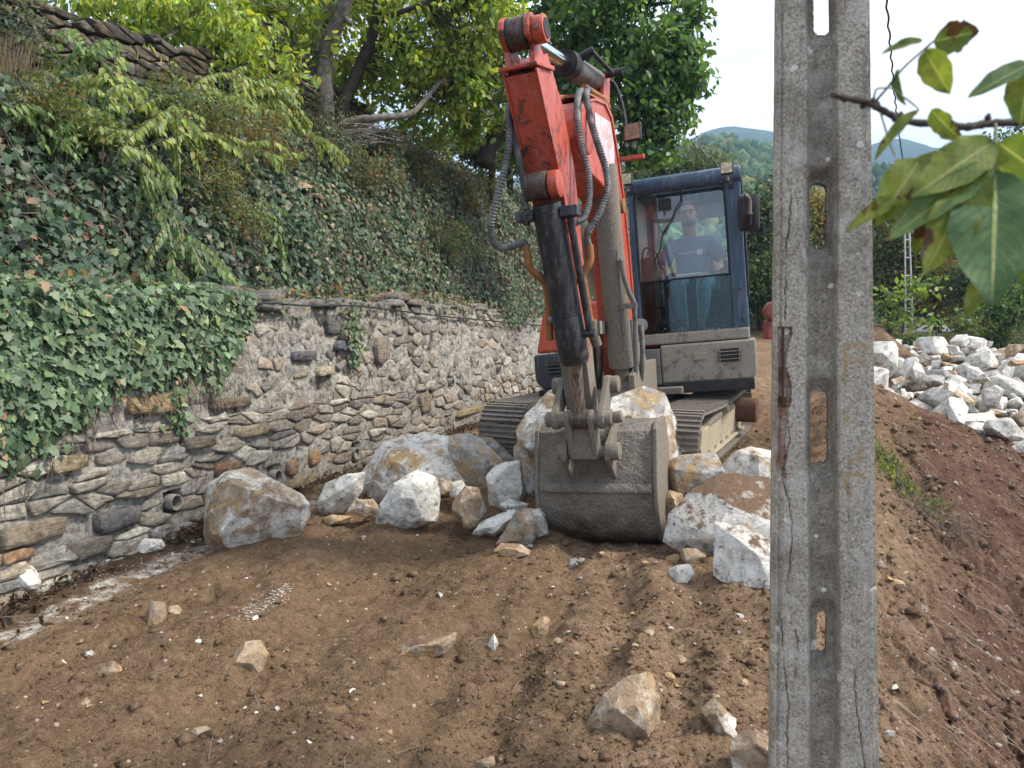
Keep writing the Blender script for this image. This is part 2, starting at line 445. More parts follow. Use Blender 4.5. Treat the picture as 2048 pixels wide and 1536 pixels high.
def stone_geo(poly, to3, gap, h, rs, nseg=11, round_=0.25, back=-0.05, boxy=False):
    """poly in wall coordinates -> rounded block; to3(s, t, out) -> world"""
    c = poly.mean(0); 
    # resample outline
    P_ = np.vstack([poly, poly[:1]]); L = np.r_[0, np.cumsum(np.linalg.norm(np.diff(P_, axis=0), axis=1))]
    u = (np.arange(nseg) + rs.rand() * 0.6) / nseg * L[-1]
    if boxy:          # keep the true corners, add points between them
        nc = len(poly); nseg = 2 * nc; u = np.empty(nseg); u[0::2] = L[:-1]; u[1::2] = (L[:-1] + L[1:]) / 2 + (L[1:] - L[:-1]) * rs.uniform(-0.2, 0.2, nc)
    o = np.stack([np.interp(u, L, P_[:, 0]), np.interp(u, L, P_[:, 1])], -1)
    sm = (np.roll(o, 1, 0) + np.roll(o, -1, 0)) / 2
    o = o * (1 - round_) + sm * round_
    d = o - c; r = np.linalg.norm(d, axis=1)
    o = c + d * (np.maximum(r - gap, 0.35 * r) / r)[:, None] * (1 + (rs.uniform(-0.09, 0.05, nseg) if boxy else rs.uniform(-0.06, 0.05, nseg)))[:, None]
    d = o - c
    tilt = rs.uniform(-0.13, 0.13, 2)
    V = []
    for sc, hh, jit in (((1.02, back, 0.0), (1.0, h - 0.010, 0.15), (0.95, h, 0.10), (0.5, h * 1.02, 0.25)) if boxy else ((1.0, back, 0.0), (1.0, h * 0.55, 0.2), (0.90, h * 0.95, 0.25), (0.42, h * 1.04, 0.2))):
        for k in range(nseg):
            q = c + d[k] * sc
            V.append(to3(q[0], q[1], hh + (h * jit * rs.uniform(-1, 1)) + (d[k] * sc) @ tilt))
    V.append(to3(c[0], c[1], h * 1.05))
    F4 = []
    for ring in range(3):
        for k in range(nseg):
            a = ring * nseg + k; b = ring * nseg + (k + 1) % nseg
            F4.append((a, b, b + nseg, a + nseg))
    F3 = [(3 * nseg + k, 3 * nseg + (k + 1) % nseg, 4 * nseg) for k in range(nseg)]
    return np.array(V), np.array(F4), np.array(F3)
class Joiner:
    def __init__(s): s.V = []; s.F = {}; s.C = []; s.n = 0
    def add(s, V, Fs, col):
        V = np.asarray(V, float)
        for f in Fs:
            f = np.asarray(f)
            if len(f): s.F.setdefault(f.shape[1], []).append(f + s.n)
        s.V.append(V); c = np.asarray(col, float); s.C.append(np.tile(c, (len(V), 1)) if c.ndim == 1 else c); s.n += len(V)
    def mesh(s, name, smooth=False):
        return fast_mesh(name, np.concatenate(s.V), [np.concatenate(f) for f in s.F.values()], np.concatenate(s.C), smooth)
def stone_mat(name, moss=0.5, bump=0.8):
    t = NT(name); v = t.pos; c = t.attr()
    n1 = t.noise(v, 5, 6, 0.65); n2 = t.noise(v, 28, 7, 0.7); n3 = t.noise(v, 90, 4, 0.7)
    # layered schist grain: stretched noise along the bedding
    vs = t.n('ShaderNodeMapping', {0: v, 3: (4, 4, 42)}).outputs[0]
    lay = t.noise(vs, 1.6, 5, 0.6, 0.4)
    c = t.mix(1.0, c, t.ramp(n2, [(0.30, 0.45), (0.5, 1.0), (0.70, 1.6)]), 'MULTIPLY')
    c = t.mix(0.6, c, t.mix(1.0, c, t.ramp(lay, [(0.3, 0.6), (0.6, 1.25)]), 'MULTIPLY'))
    c = t.mix(t.mapr(n1, 0.54, 0.70, 0, 0.55), c, (0.30, 0.27, 0.22))
    c = t.mix(t.mapr(t.noise(v, 9, 7, 0.75), 0.55, 0.66, 0, moss), c, (0.045, 0.032, 0.018))
    h = t.math('ADD', t.math('MULTIPLY', lay, 0.8), t.math('ADD', t.math('MULTIPLY', n2, 0.7), t.math('MULTIPLY', n3, 0.3)))
    return t.done(t.bsdf(c, 0.88, t.bump(h, bump, 0.015), 0, 0.25))
M_WSTONE = stone_mat('rubble_stone')
t = NT('old_mortar'); v = t.pos
n1 = t.noise(v, 3, 6, 0.6); n2 = t.noise(v, 22, 7, 0.72); n3 = t.noise(v, 85, 5, 0.75)
c = t.ramp(n2, [(0.34, (0.11, 0.10, 0.083)), (0.46, (0.34, 0.32, 0.28)), (0.62, (0.56, 0.535, 0.48))])
c = t.mix(t.mapr(n1, 0.50, 0.68, 0, 0.5), c, t.mix(0.5, c, (0.22, 0.185, 0.14)))
c = t.mix(t.mapr(t.noise(v, 6, 7, 0.75), 0.53, 0.63, 0, 0.9), c, (0.040, 0.028, 0.016))
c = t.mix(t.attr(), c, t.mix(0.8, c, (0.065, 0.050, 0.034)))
hh = t.math('ADD', n2, t.math('MULTIPLY', n3, 0.5))
M_MORTAR = t.done(t.bsdf(c, 0.95, t.bump(hh, 1.0, 0.03), 0, 0.1))

def wall3(s, t, o):       # s: distance along the wall measured as Y, t: height, o: out of the face
    b = 0.05 * (t + 0.6)  # slight batter
    return np.array([WA + WB * s + WNOR.x * (o - b), s + WNOR.y * (o - b), t])
S0, S1 = 3.2, 16.5
wall = empty('retaining_wall', (WA + WB * 7, 7, -1.4)); tag(wall, 'long rubble stone retaining wall with pale mortar and drain pipes below the ivy bank', 'wall', kind='thing')
ss = np.concatenate([np.arange(S0, 9.0, 0.022), np.arange(9.0, S1 + 0.01, 0.04)]); ts = np.arange(-1.75, 0.36, 0.022)
SS, TT = np.meshgrid(ss, ts)
top = wall_top(SS) - 0.015 + 0.10 * fbm(SS * 2.3, SS * 0, 3.0, 4)
TT = np.minimum(TT, top)
OO = 0.030 * fbm(SS * 5, TT * 7, 1.0, 4, 0.6) + 0.016 * np.abs(fbm(SS * 17, TT * 20, 4.0, 3)) + 0.03 * fbm(SS * 0.8, TT * 1.2, 8.0, 2)
# holes: niche and weep pipes are pushed in
HOLES = [(648, 767, 0.10, 0.075), (340, 1003, 0.075, 0.075), (545, 952, 0.075, 0.075), (703, 906, 0.072, 0.08), (901, 765, 0.07, 0.07), (997, 738, 0.075, 0.075)]
def wall_st(px, py):
    d = ray(px, py); Y = WA / (d.x / d.y - WB); return Y, d.z / d.y * Y
HST = [(wall_st(a, b), r1, r2) for a, b, r1, r2 in HOLES]
for (hs, ht), r1, r2 in HST:
    m = (np.abs((SS - hs) * WN) < r1) & (np.abs(TT - ht) < r2)
    OO = np.where(m, -0.22, OO)
b_ = 0.05 * (TT + 0.6)
MX = WA + WB * SS + WNOR.x * (OO - b_); MY = SS + WNOR.y * (OO - b_)
ni, nj = SS.shape
V = np.stack([MX, MY, TT], -1).reshape(-1, 3)
ii = np.arange(ni * nj).reshape(ni, nj)
Q = np.stack([ii[:-1, :-1], ii[:-1, 1:], ii[1:, 1:], ii[1:, :-1]], -1).reshape(-1, 4)
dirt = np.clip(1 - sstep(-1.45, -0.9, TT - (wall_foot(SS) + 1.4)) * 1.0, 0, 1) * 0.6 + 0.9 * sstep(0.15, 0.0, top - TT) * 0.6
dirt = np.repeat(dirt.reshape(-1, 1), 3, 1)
# top slab and far end
tp = np.stack([MX[-1], MY[-1], TT[-1]], -1); bk = np.stack([WA + WB * ss - WNOR.x * 0.42, ss - WNOR.y * 0.42, TT[-1] + 0.02], -1)
V2 = np.concatenate([V, bk]); kb = len(V) + np.arange(nj); kt = ii[-1]
Q2 = np.stack([kt[:-1], kt[1:], kb[1:], kb[:-1]], -1)
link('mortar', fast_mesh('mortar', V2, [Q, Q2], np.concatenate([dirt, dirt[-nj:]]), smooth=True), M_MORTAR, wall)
PAL = [(0.20, 0.18, 0.15), (0.17, 0.15, 0.125), (0.15, 0.143, 0.13), (0.105, 0.10, 0.098), (0.25, 0.225, 0.185), (0.165, 0.13, 0.10), (0.20, 0.16, 0.115), (0.28, 0.26, 0.22), (0.13, 0.118, 0.10), (0.19, 0.172, 0.142)]
rs = np.random.RandomState(5)
lower = voronoi_cells(S0, 9.2, -1.72, -0.62, 420, lambda t: 2.7, 3, 0.16)
upper = voronoi_cells(S0, S1, -0.66, 0.36, 1010, lambda t: 1.5, 4, 0.36)
far_ = voronoi_cells(9.2, S1, -1.3, -0.62, 420, lambda t: 1.8, 8, 0.34)
cells = []
for src in (lower, upper, far_):
    for c_ in src:
        m = c_.mean(0)
        if m[0] < S0 or m[0] > S1 or m[1] > wall_top(m[0]) - 0.02 or m[1] < wall_foot(m[0]) - 0.16: continue
        if any(abs((m[0] - h[0][0]) * WN) < h[1] + 0.07 and abs(m[1] - h[0][1]) < h[2] + 0.06 for h in HST): continue
        cells.append(c_)
# long slabs and timbers seen in the lower courses: (px,py) centre, length m, height m, colour
SLABS = [(60, 1062, 0.42, 0.13, (0.20, 0.165, 0.115)), (225, 1035, 0.32, 0.13, (0.12, 0.115, 0.11)), (160, 1095, 0.33, 0.13, (0.11, 0.095, 0.08)), (310, 806, 0.50, 0.14, (0.24, 0.165, 0.09)), (460, 805, 0.44, 0.08, (0.15, 0.11, 0.075)),
         (130, 925, 0.26, 0.10, (0.24, 0.19, 0.12)), (392, 884, 0.30, 0.10, (0.115, 0.095, 0.075)), (445, 935, 0.26, 0.11, (0.20, 0.12, 0.075)), (500, 860, 0.42, 0.10, (0.22, 0.185, 0.12)), (600, 960, 0.75, 0.09, (0.17, 0.135, 0.085)),
         (950, 818, 1.3, 0.09, (0.22, 0.17, 0.095)), (605, 712, 0.33, 0.10, (0.11, 0.10, 0.105)), (690, 690, 0.33, 0.11, (0.105, 0.105, 0.12)), (670, 650, 0.24, 0.19, (0.12, 0.115, 0.11)), (760, 700, 0.2, 0.3, (0.22, 0.18, 0.14)), (845, 805, 0.26, 0.26, (0.19, 0.155, 0.11)),
         (575, 935, 0.12, 0.14, (0.24, 0.135, 0.075)), (620, 915, 0.15, 0.14, (0.26, 0.165, 0.08)), (648, 742, 0.28, 0.09, (0.34, 0.295, 0.21)), (20, 1108, 0.2, 0.07, (0.24, 0.15, 0.085))]
SL = []
for px, py, ln, hg, colr in SLABS:
    s_, t_ = wall_st(px, py); hl = ln / 2 / WN
    tl = 0.0
    SL.append((np.array([(s_ - hl, t_ - hg / 2 * 0.8), (s_ - hl * .3, t_ - hg / 2), (s_ + hl, t_ - hg / 2 * 0.85), (s_ + hl * 1.02, t_ + hg / 2 * 0.7), (s_ + hl * 0.4, t_ + hg / 2), (s_ - hl * 0.95, t_ + hg / 2 * 0.85)]), colr, (s_, t_, hl, hg)))
cells = [c_ for c_ in cells if not any(abs(c_.mean(0)[0] - q[0]) < q[2] + 0.03 and abs(c_.mean(0)[1] - q[1]) < q[3] / 2 + 0.035 for _, _, q in SL)]
def area(c): x, y = c[:, 0], c[:, 1]; return 0.5 * abs(np.dot(x, np.roll(y, -1)) - np.dot(y, np.roll(x, -1)))
stones = []
for poly, colr, q in SL:
    stones.append((9, poly, colr, 0.004, rs.uniform(0.035, 0.06), 0.12))
for c_ in cells:
    u = rs.rand()
    if u < (0.05 if c_.mean(0)[1] < -0.62 else 0.14): continue
    m = c_.mean(0)
    colr = (np.array(PAL[rs.randint(len(PAL))]) * 0.65 + np.array((0.19, 0.172, 0.142)) * 0.35) * rs.uniform(0.9, 1.75)
    low = m[1] < -0.62
    gap = rs.uniform(0.001, 0.010) if low else rs.uniform(0.001, 0.018)
    stones.append((area(c_) / m[0] ** 2, c_, colr, gap, rs.uniform(0.004, 0.040) if low else rs.uniform(-0.010, 0.022), 0.05 if low else rs.uniform(0.0, 0.3)))
stones.sort(key=lambda z: -z[0])
rest = Joiner()
for k, (_, poly, colr, gap, h, rd) in enumerate(stones):
    Vs, F4, F3 = stone_geo(poly, wall3, gap, h, rs, 14, rd, boxy=True)
    if k < 300: link('stone', fast_mesh('stone', Vs, [F4, F3], np.tile(colr, (len(Vs), 1))), M_WSTONE, wall)
    else: rest.add(Vs, [F4, F3], colr)
if rest.n:
    o = link('small_stones', rest.mesh('small_stones'), M_WSTONE, wall); tag(o, kind='stuff')
# coping of flat dark stones along the top
for k in range(26):
    s_ = rs.uniform(5.6, 11.8); ln = rs.uniform(0.15, 0.4); hg = rs.uniform(0.04, 0.11)
    t_ = float(wall_top(s_)) + hg / 2 + rs.uniform(-0.10, 0.03)
    poly = np.array([(s_ - ln / 2, t_ - hg / 2), (s_ + ln / 2, t_ - hg / 2 * .9), (s_ + ln / 2 * .9, t_ + hg / 2 * .6), (s_, t_ + hg / 2), (s_ - ln / 2 * .9, t_ + hg / 2 * .5)])
    Vs, F4, F3 = stone_geo(poly, wall3, 0.003, rs.uniform(-0.01, 0.07), rs, 10, 0.1, back=-0.25, boxy=True)
    link('coping_stone', fast_mesh('coping_stone', Vs, [F4, F3], np.tile(np.array(PAL[rs.choice([1, 2, 3, 8])]) * rs.uniform(0.8, 1.2), (len(Vs), 1))), M_WSTONE, wall)
M_PIPE = simple('drain_pipe_plastic', (0.20, 0.19, 0.165), (0.33, 0.31, 0.26), 12, 0.6)
for i, ((hs, ht), r1, r2) in enumerate(HST):
    if i == 0: continue
    r = 0.055 if i < 4 else 0.052; n = 20
    ax = (WNOR * 1.0 + WDIR * 0.12).normalized()
    c0 = Vector(wall3(hs, ht, -0.25)); c1 = Vector(wall3(hs, ht, 0.035))
    mb = MB(); a = ax.cross(Vector((0, 0, 1))).normalized(); b = Vector((0, 0, 1))
    rings = []
    for cc, rr in ((c0, r), (c1, r), (c1, r - 0.006), (c0, r - 0.006)):
        rings.append([cc + a * math.cos(2 * PI * k / n) * rr + b * math.sin(2 * PI * k / n) * rr for k in range(n)])
    vs = [p for rg in rings for p in rg]
    fs = [(j * n + k, j * n + (k + 1) % n, (j + 1) * n + (k + 1) % n, (j + 1) * n + k) for j in range(3) for k in range(n)]
    fs.append(tuple(3 * n + k for k in range(n)))
    mb.add(vs, fs); mb.build('drain_pipe', M_PIPE, wall, smooth=40)
# mortar collar / pale arch round the niche
(hs, ht), r1, r2 = HST[0]
# ------------------------------------------------------------------ upper dry stone wall
UW = -2.27
def upper3(s, t, o):
    w = UW + o + 0.06 * (2.6 - t)
    p = Vector((WA + WB * s, s, 0)) + WNOR * w
    return np.array([p.x, p.y, t])
uwall = empty('dry_stone_wall', tuple(upper3(7.5, 2.3, 0))); tag(uwall, 'dark dry stone terrace wall on the upper slope at top left', 'wall', kind='thing')
M_DRY = stone_mat('dry_wall_stone', 0.3)
cu = voronoi_cells(4.8, 11.2, 1.75, 3.6, 760, lambda t: 2.6, 21, 0.25)
big = []
for c_ in cu:
    m = c_.mean(0); b0 = float(bank_top(m[0])) - 0.05; t1 = b0 + 0.92 - 0.10 * max(0, m[0] - 9)
    if m[1] < b0 - 0.05 or m[1] > t1 or not 5 < m[0] < 11: continue
    big.append((area(c_) / m[0] ** 2, c_))
big.sort(key=lambda z: -z[0]); rest = Joiner()
DP = [(0.085, 0.065, 0.045), (0.12, 0.095, 0.065), (0.065, 0.055, 0.045), (0.15, 0.12, 0.08), (0.09, 0.08, 0.065)]
for k, (_, c_) in enumerate(big):
    colr = np.array(DP[rs.randint(5)]) * rs.uniform(0.8, 1.25)
    Vs, F4, F3 = stone_geo(c_, upper3, rs.uniform(0.008, 0.02), rs.uniform(0.03, 0.12), rs, 11, 0.15, back=-0.1, boxy=True)
    if k < 300: link('stone', fast_mesh('stone', Vs, [F4, F3], np.tile(colr, (len(Vs), 1))), M_DRY, uwall)
    else: rest.add(Vs, [F4, F3], colr)
if rest.n: tag(link('small_stones', rest.mesh('small_stones'), M_DRY, uwall), kind='stuff')
# ================================================================== excavator
def frame(o, yaw, roll):
    L = Vector((math.cos(yaw), -math.sin(yaw), 0)); Fv = Vector((-math.sin(yaw), -math.cos(yaw), 0)); U = Vector((0, 0, 1))
    L2 = L * math.cos(roll) + U * math.sin(roll); U2 = U * math.cos(roll) - L * math.sin(roll)
    return Vector(o), L2, Fv, U2
def fp(fr, l, f, u): return fr[0] + fr[1] * l + fr[2] * f + fr[3] * u
CF_ = frame((0, 0, 0), math.radians(17.5), 0.082)
CF = (P(1252, 360, 6.72) - CF_[3] * 1.47, CF_[1], CF_[2], CF_[3])        # cab: front left floor corner
TF_ = frame((1.07, 6.88, -1.05), math.radians(27), 0.0); _tp = math.radians(2.6)
TF = (TF_[0], TF_[1], TF_[2] * math.cos(_tp) - TF_[3] * math.sin(_tp), TF_[3] * math.cos(_tp) + TF_[2] * math.sin(_tp))                   # undercarriage centre on the ground
BF = frame(P(1110, 400, 4.66), math.radians(21), 0.062)                   # boom and arm plane
def fu(px, py, l=0.0):
    d = ray(px, py); o, L, Fv, U = BF
    t = (o + L * l).dot(L) / d.dot(L); q = d * t - o
    return q.dot(Fv), q.dot(U)
# ---- materials
def painted(name, base, dark, mud_z=None, rough=0.42, mudcol=(0.20, 0.165, 0.12), wear=0.6, soften=0.5, grease=0.5, amp=1.6):
    t = NT(name); v = t.pos
    n1 = t.noise(v, 2.2, 6, 0.6); n2 = t.noise(v, 11, 7, 0.7); n3 = t.noise(v, 60, 5, 0.7)
    streak = t.noise(t.n('ShaderNodeMapping', {0: v, 3: (30, 30, 2.5)}).outputs[0], 1.0, 6, 0.65)
    c = t.mix(t.mapr(n1, 0.3, 0.7), base, tuple(b * 0.78 for b in base))
    c = t.mix(t.mapr(streak, 0.50, 0.72, 0, 0.6), c, tuple(min(1, b * 0.55 + 0.15) for b in base))
    c = t.mix(t.mapr(n2, 0.565, 0.61, 0, wear), c, dark)
    c = t.mix(t.mapr(t.noise(v, 4.5, 7, 0.72), 0.57, 0.63, 0, grease), c, (0.02, 0.015, 0.012))
    c = t.mix(t.mapr(n3, 0.62, 0.68, 0, 0.5), c, (0.27, 0.22, 0.165))
    r = t.mapr(n2, 0.3, 0.7, rough * 0.8, min(1, rough * 1.5))
    h = t.math('MULTIPLY', n3, 0.3)
    if mud_z is not None:
        z = t.n('ShaderNodeSeparateXYZ', {0: v}).outputs[2]
        m = t.math('ADD', t.math('SUBTRACT', mud_z, z), t.math('MULTIPLY', t.math('SUBTRACT', n2, 0.5), amp))
        m = t.mapr(m, -0.05, soften * 0.35)
        mc = t.ramp(n3, [(0.3, tuple(q * 0.55 for q in mudcol)), (0.6, mudcol), (0.8, tuple(q * 1.45 for q in mudcol))])
        c = t.mix(m, c, mc); r = t.math('MAXIMUM', r, t.math('MULTIPLY', m, 0.85))
        h = t.math('ADD', h, t.math('MULTIPLY', t.math('MULTIPLY', m, t.noise(v, 45, 5, 0.7)), 1.4))
    return t.done(t.bsdf(c, r, t.bump(h, 0.6, 0.008), 0, 0.45))
M_ORANGE = painted('orange_red_paint', (0.50, 0.075, 0.035), (0.10, 0.035, 0.022), None, 0.38)
M_ARM = painted('arm_paint', (0.47, 0.075, 0.040), (0.07, 0.032, 0.022), 0.02, 0.40, (0.23, 0.195, 0.15), wear=0.8, grease=0.9, amp=0.8)
M_HOOD = painted('hood_paint', (0.62, 0.095, 0.035), (0.30, 0.05, 0.03), -0.3, 0.35, wear=0.3, grease=0.1)
M_GREASE = painted('greasy_boss', (0.075, 0.045, 0.032), (0.02, 0.015, 0.012), None, 0.45, wear=0.8)
M_BLACK = painted('black_cylinder_paint', (0.018, 0.019, 0.022), (0.07, 0.065, 0.06), -0.15, 0.42, (0.13, 0.115, 0.095), soften=1.6)
M_MUD = painted('dried_mud_steel', (0.19, 0.165, 0.13), (0.08, 0.07, 0.055), 3.0, 0.8, (0.21, 0.18, 0.14))
M_GREY = painted('mud_grey_steel', (0.17, 0.16, 0.145), (0.10, 0.085, 0.065), None, 0.6, wear=0.9)
M_CABP = painted('dark_blue_cab_paint', (0.030, 0.060, 0.098), (0.05, 0.055, 0.06), -0.02, 0.28, (0.22, 0.195, 0.155), wear=0.25, grease=0.2)
M_RUBBER = simple('black_rubber', (0.012, 0.012, 0.013), (0.04, 0.038, 0.036), 14, 0.6, 0.2)
M_HOSE = simple('hose_spiral_guard', (0.075, 0.077, 0.080), (0.24, 0.235, 0.22), 9, 0.6, 0.2, lo=0.4, hi=0.7)
M_RUST = simple('rusty_pipe', (0.22, 0.085, 0.030), (0.34, 0.15, 0.055), 20, 0.7, 0.3)
M_RUSTDRUM = simple('rusty_drum', (0.075, 0.035, 0.024), (0.13, 0.065, 0.042), 10, 0.75, 0.3)
M_INNER = simple('cab_trim', (0.05, 0.053, 0.055), (0.09, 0.09, 0.09), 10, 0.75, 0.1)
M_LINING = simple('cab_headliner', (0.46, 0.47, 0.47), (0.54, 0.55, 0.55), 6, 0.9, 0.1)
t = NT('chrome_rod'); n = t.noise(t.pos, 40, 4); M_CHROME = t.done(t.bsdf(t.ramp(n, [(0.4, (0.75, 0.75, 0.74)), (0.7, (0.5, 0.48, 0.45))]), 0.16, None, 1.0))
t = NT('muddy_rod'); n = t.noise(t.n('ShaderNodeMapping', {0: t.pos, 3: (60, 60, 1.5)}).outputs[0], 1, 5); M_RODM = t.done(t.bsdf(t.ramp(n, [(0.4, (0.30, 0.27, 0.23)), (0.6, (0.12, 0.085, 0.06))]), 0.35, None, 0.55))
# wet mud on the bucket
t = NT('wet_bucket_mud'); v = t.pos
n1 = t.noise(v, 4, 6, 0.65); n2 = t.noise(v, 26, 6, 0.6); n3 = t.noise(v, 75, 5, 0.65)
z = t.n('ShaderNodeSeparateXYZ', {0: v}).outputs[2]
c = t.ramp(n1, [(0.32, (0.12, 0.10, 0.076)), (0.5, (0.205, 0.177, 0.138)), (0.68, (0.29, 0.255, 0.205))])
low = t.mapr(t.math('ADD', z, t.math('MULTIPLY', t.math('SUBTRACT', n1, 0.5), 0.5)), -1.36, -1.22, 1, 0)
c = t.mix(low, c, t.ramp(n2, [(0.35, (0.045, 0.026, 0.017)), (0.65, (0.115, 0.070, 0.045))]))
c = t.mix(0.5, c, t.mix(1.0, c, t.ramp(n3, [(0.3, 0.6), (0.7, 1.35)]), 'MULTIPLY'))
hh = t.math('ADD', t.math('MULTIPLY', n2, 1.0), t.math('MULTIPLY', n3, 0.4))
M_BUCKET = t.done(t.bsdf(c, t.mapr(n2, 0.35, 0.65, 0.28, 0.6), t.bump(hh, 1.0, 0.035), 0, 0.6))
# glass
def glass(name, tint, dust, spots, base_refl=0.10):
    t = NT(name); v = t.pos
    tr = t.n('ShaderNodeBsdfTransparent', {0: (*tint, 1)}).outputs[0]
    gl = t.n('ShaderNodeBsdfGlossy', {0: (0.95, 0.97, 1, 1), 1: 0.03}).outputs[0]
    fr = t.n('ShaderNodeFresnel', {0: 1.5}).outputs[0]
    s = t.n('ShaderNodeMixShader', {0: t.math('ADD', fr, base_refl), 1: tr, 2: gl}).outputs[0]
    df = t.n('ShaderNodeBsdfDiffuse', {0: (0.55, 0.56, 0.53, 1)}).outputs[0]
    d1 = t.math('MULTIPLY', t.mapr(t.noise(v, 3, 5), 0.3, 0.7, 0.6, 1.3), dust)
    if spots:
        z = t.n('ShaderNodeSeparateXYZ', {0: v}).outputs[2]
        th = t.mapr(z, -0.12, 0.22, 0.62, 0.76)
        d1 = t.math('ADD', d1, t.math('MULTIPLY', t.math('GREATER_THAN', t.noise(v, 70, 2, 0.5), th), 0.8))
    s = t.n('ShaderNodeMixShader', {0: d1, 1: s, 2: df}).outputs[0]
    return t.done(s)
M_GLASS = glass('windscreen_glass', (0.96, 0.99, 0.98), 0.03, False, 0.015)
M_GLASSLOW = glass('lower_glass', (0.70, 0.84, 0.79), 0.0, True, -0.01)
M_GLASSB = glass('rear_glass', (0.95, 0.99, 0.97), 0.012, False, -0.03)
t = NT('lamp_lens'); vo = t.n('ShaderNodeTexVoronoi', {'Vector': t.obj, 'Scale': 34.0}); M_LENS = t.done(t.bsdf(t.ramp(vo.outputs['Distance'], [(0.1, (0.75, 0.68, 0.42)), (0.6, (0.42, 0.38, 0.26))]), 0.25, t.bump(vo.outputs['Distance'], 0.4, 0.01), 0, 0.5))
M_LENSMUD = simple('muddy_lens', (0.20, 0.13, 0.085), (0.36, 0.26, 0.18), 40, 0.85, 0.4)

exc = empty('excavator', tuple(TF[0])); tag(exc, 'orange red crawler excavator with dark blue cab lowering its muddy bucket on the boulders', 'excavator')
def part(mb, name, mat, parent=None, **k): return mb.build(name, mat, parent or exc, **k)

# ---------------------------------------------------------------- undercarriage
def track(side):
    l0, l1 = (-0.92, -0.52) if side < 0 else (0.52, 0.92)
    lc = (l0 + l1) / 2; r = 0.215; half = 0.93; zc = 0.265
    t_ = empty('crawler_track', tuple(TF[0] + TF[1] * lc), exc); t_.location = Vector(TF[0] + TF[1] * lc) - exc.location
    # loop path: (f,u,angle)
    per = 4 * half + 2 * PI * r; n = 42; path = []
    for k in range(n):
        s = per * k / n
        if s < 2 * half: f, u, a = -half + s, zc + r - 0.035 * math.sin(PI * s / (2 * half)), 0.0
        elif s < 2 * half + PI * r: q = (s - 2 * half) / r; f, u, a = half + r * math.sin(q), zc + r * math.cos(q), q
        elif s < 4 * half + PI * r: f, u, a = half - (s - 2 * half - PI * r), zc - r, PI
        else: q = (s - 4 * half - PI * r) / r; f, u, a = -half - r * math.sin(q), zc - r * math.cos(q), PI + q
        path.append((f, u, a))
    pitch = per / n
    mb = MB(); I = (Vector((0, 0, 0)), Vector((1, 0, 0)), Vector((0, 1, 0)), Vector((0, 0, 1)))
    mb.box(I, (0, 0, 0), (0.20, pitch * 0.47, 0.009))
    for q in (-0.36, 0.0, 0.36): mb.box(I, (0, pitch * q, 0.019), (0.198, 0.008, 0.011))
    for sx in (-0.05, 0.05): mb.box(I, (sx, 0, -0.03), (0.018, pitch * 0.5, 0.022))
    for sx in (-0.13, 0.13): mb.cyl(Vector((sx, pitch * 0.18, 0.0)), Vector((sx, pitch * 0.18, 0.018)), 0.011, 6)
    me = bpy.data.meshes.new('track_shoe'); me.from_pydata(mb.v, [], mb.f); me.materials.append(M_SHOE)
    for f, u, a in path:
        o = bpy.data.objects.new('track_shoe', me); COL.objects.link(o); o.parent = t_
        Fv = TF[2] * math.cos(a) - TF[3] * math.sin(a); Uv = TF[3] * math.cos(a) + TF[2] * math.sin(a)
        pos = fp(TF, lc, f, u) - Vector(TF[0] + TF[1] * lc)
        m = Matrix((TF[1], Fv, Uv)).transposed().to_4x4(); m.translation = pos; o.matrix_local = m
    return t_, lc
M_SHOE = painted('track_steel', (0.21, 0.18, 0.145), (0.10, 0.085, 0.07), None, 0.5, wear=0.9, grease=0.35)
M_FRAMEMUD = painted('clay_caked_frame', (0.38, 0.31, 0.205), (0.22, 0.16, 0.10), None, 0.9, wear=0.6, grease=0.0)
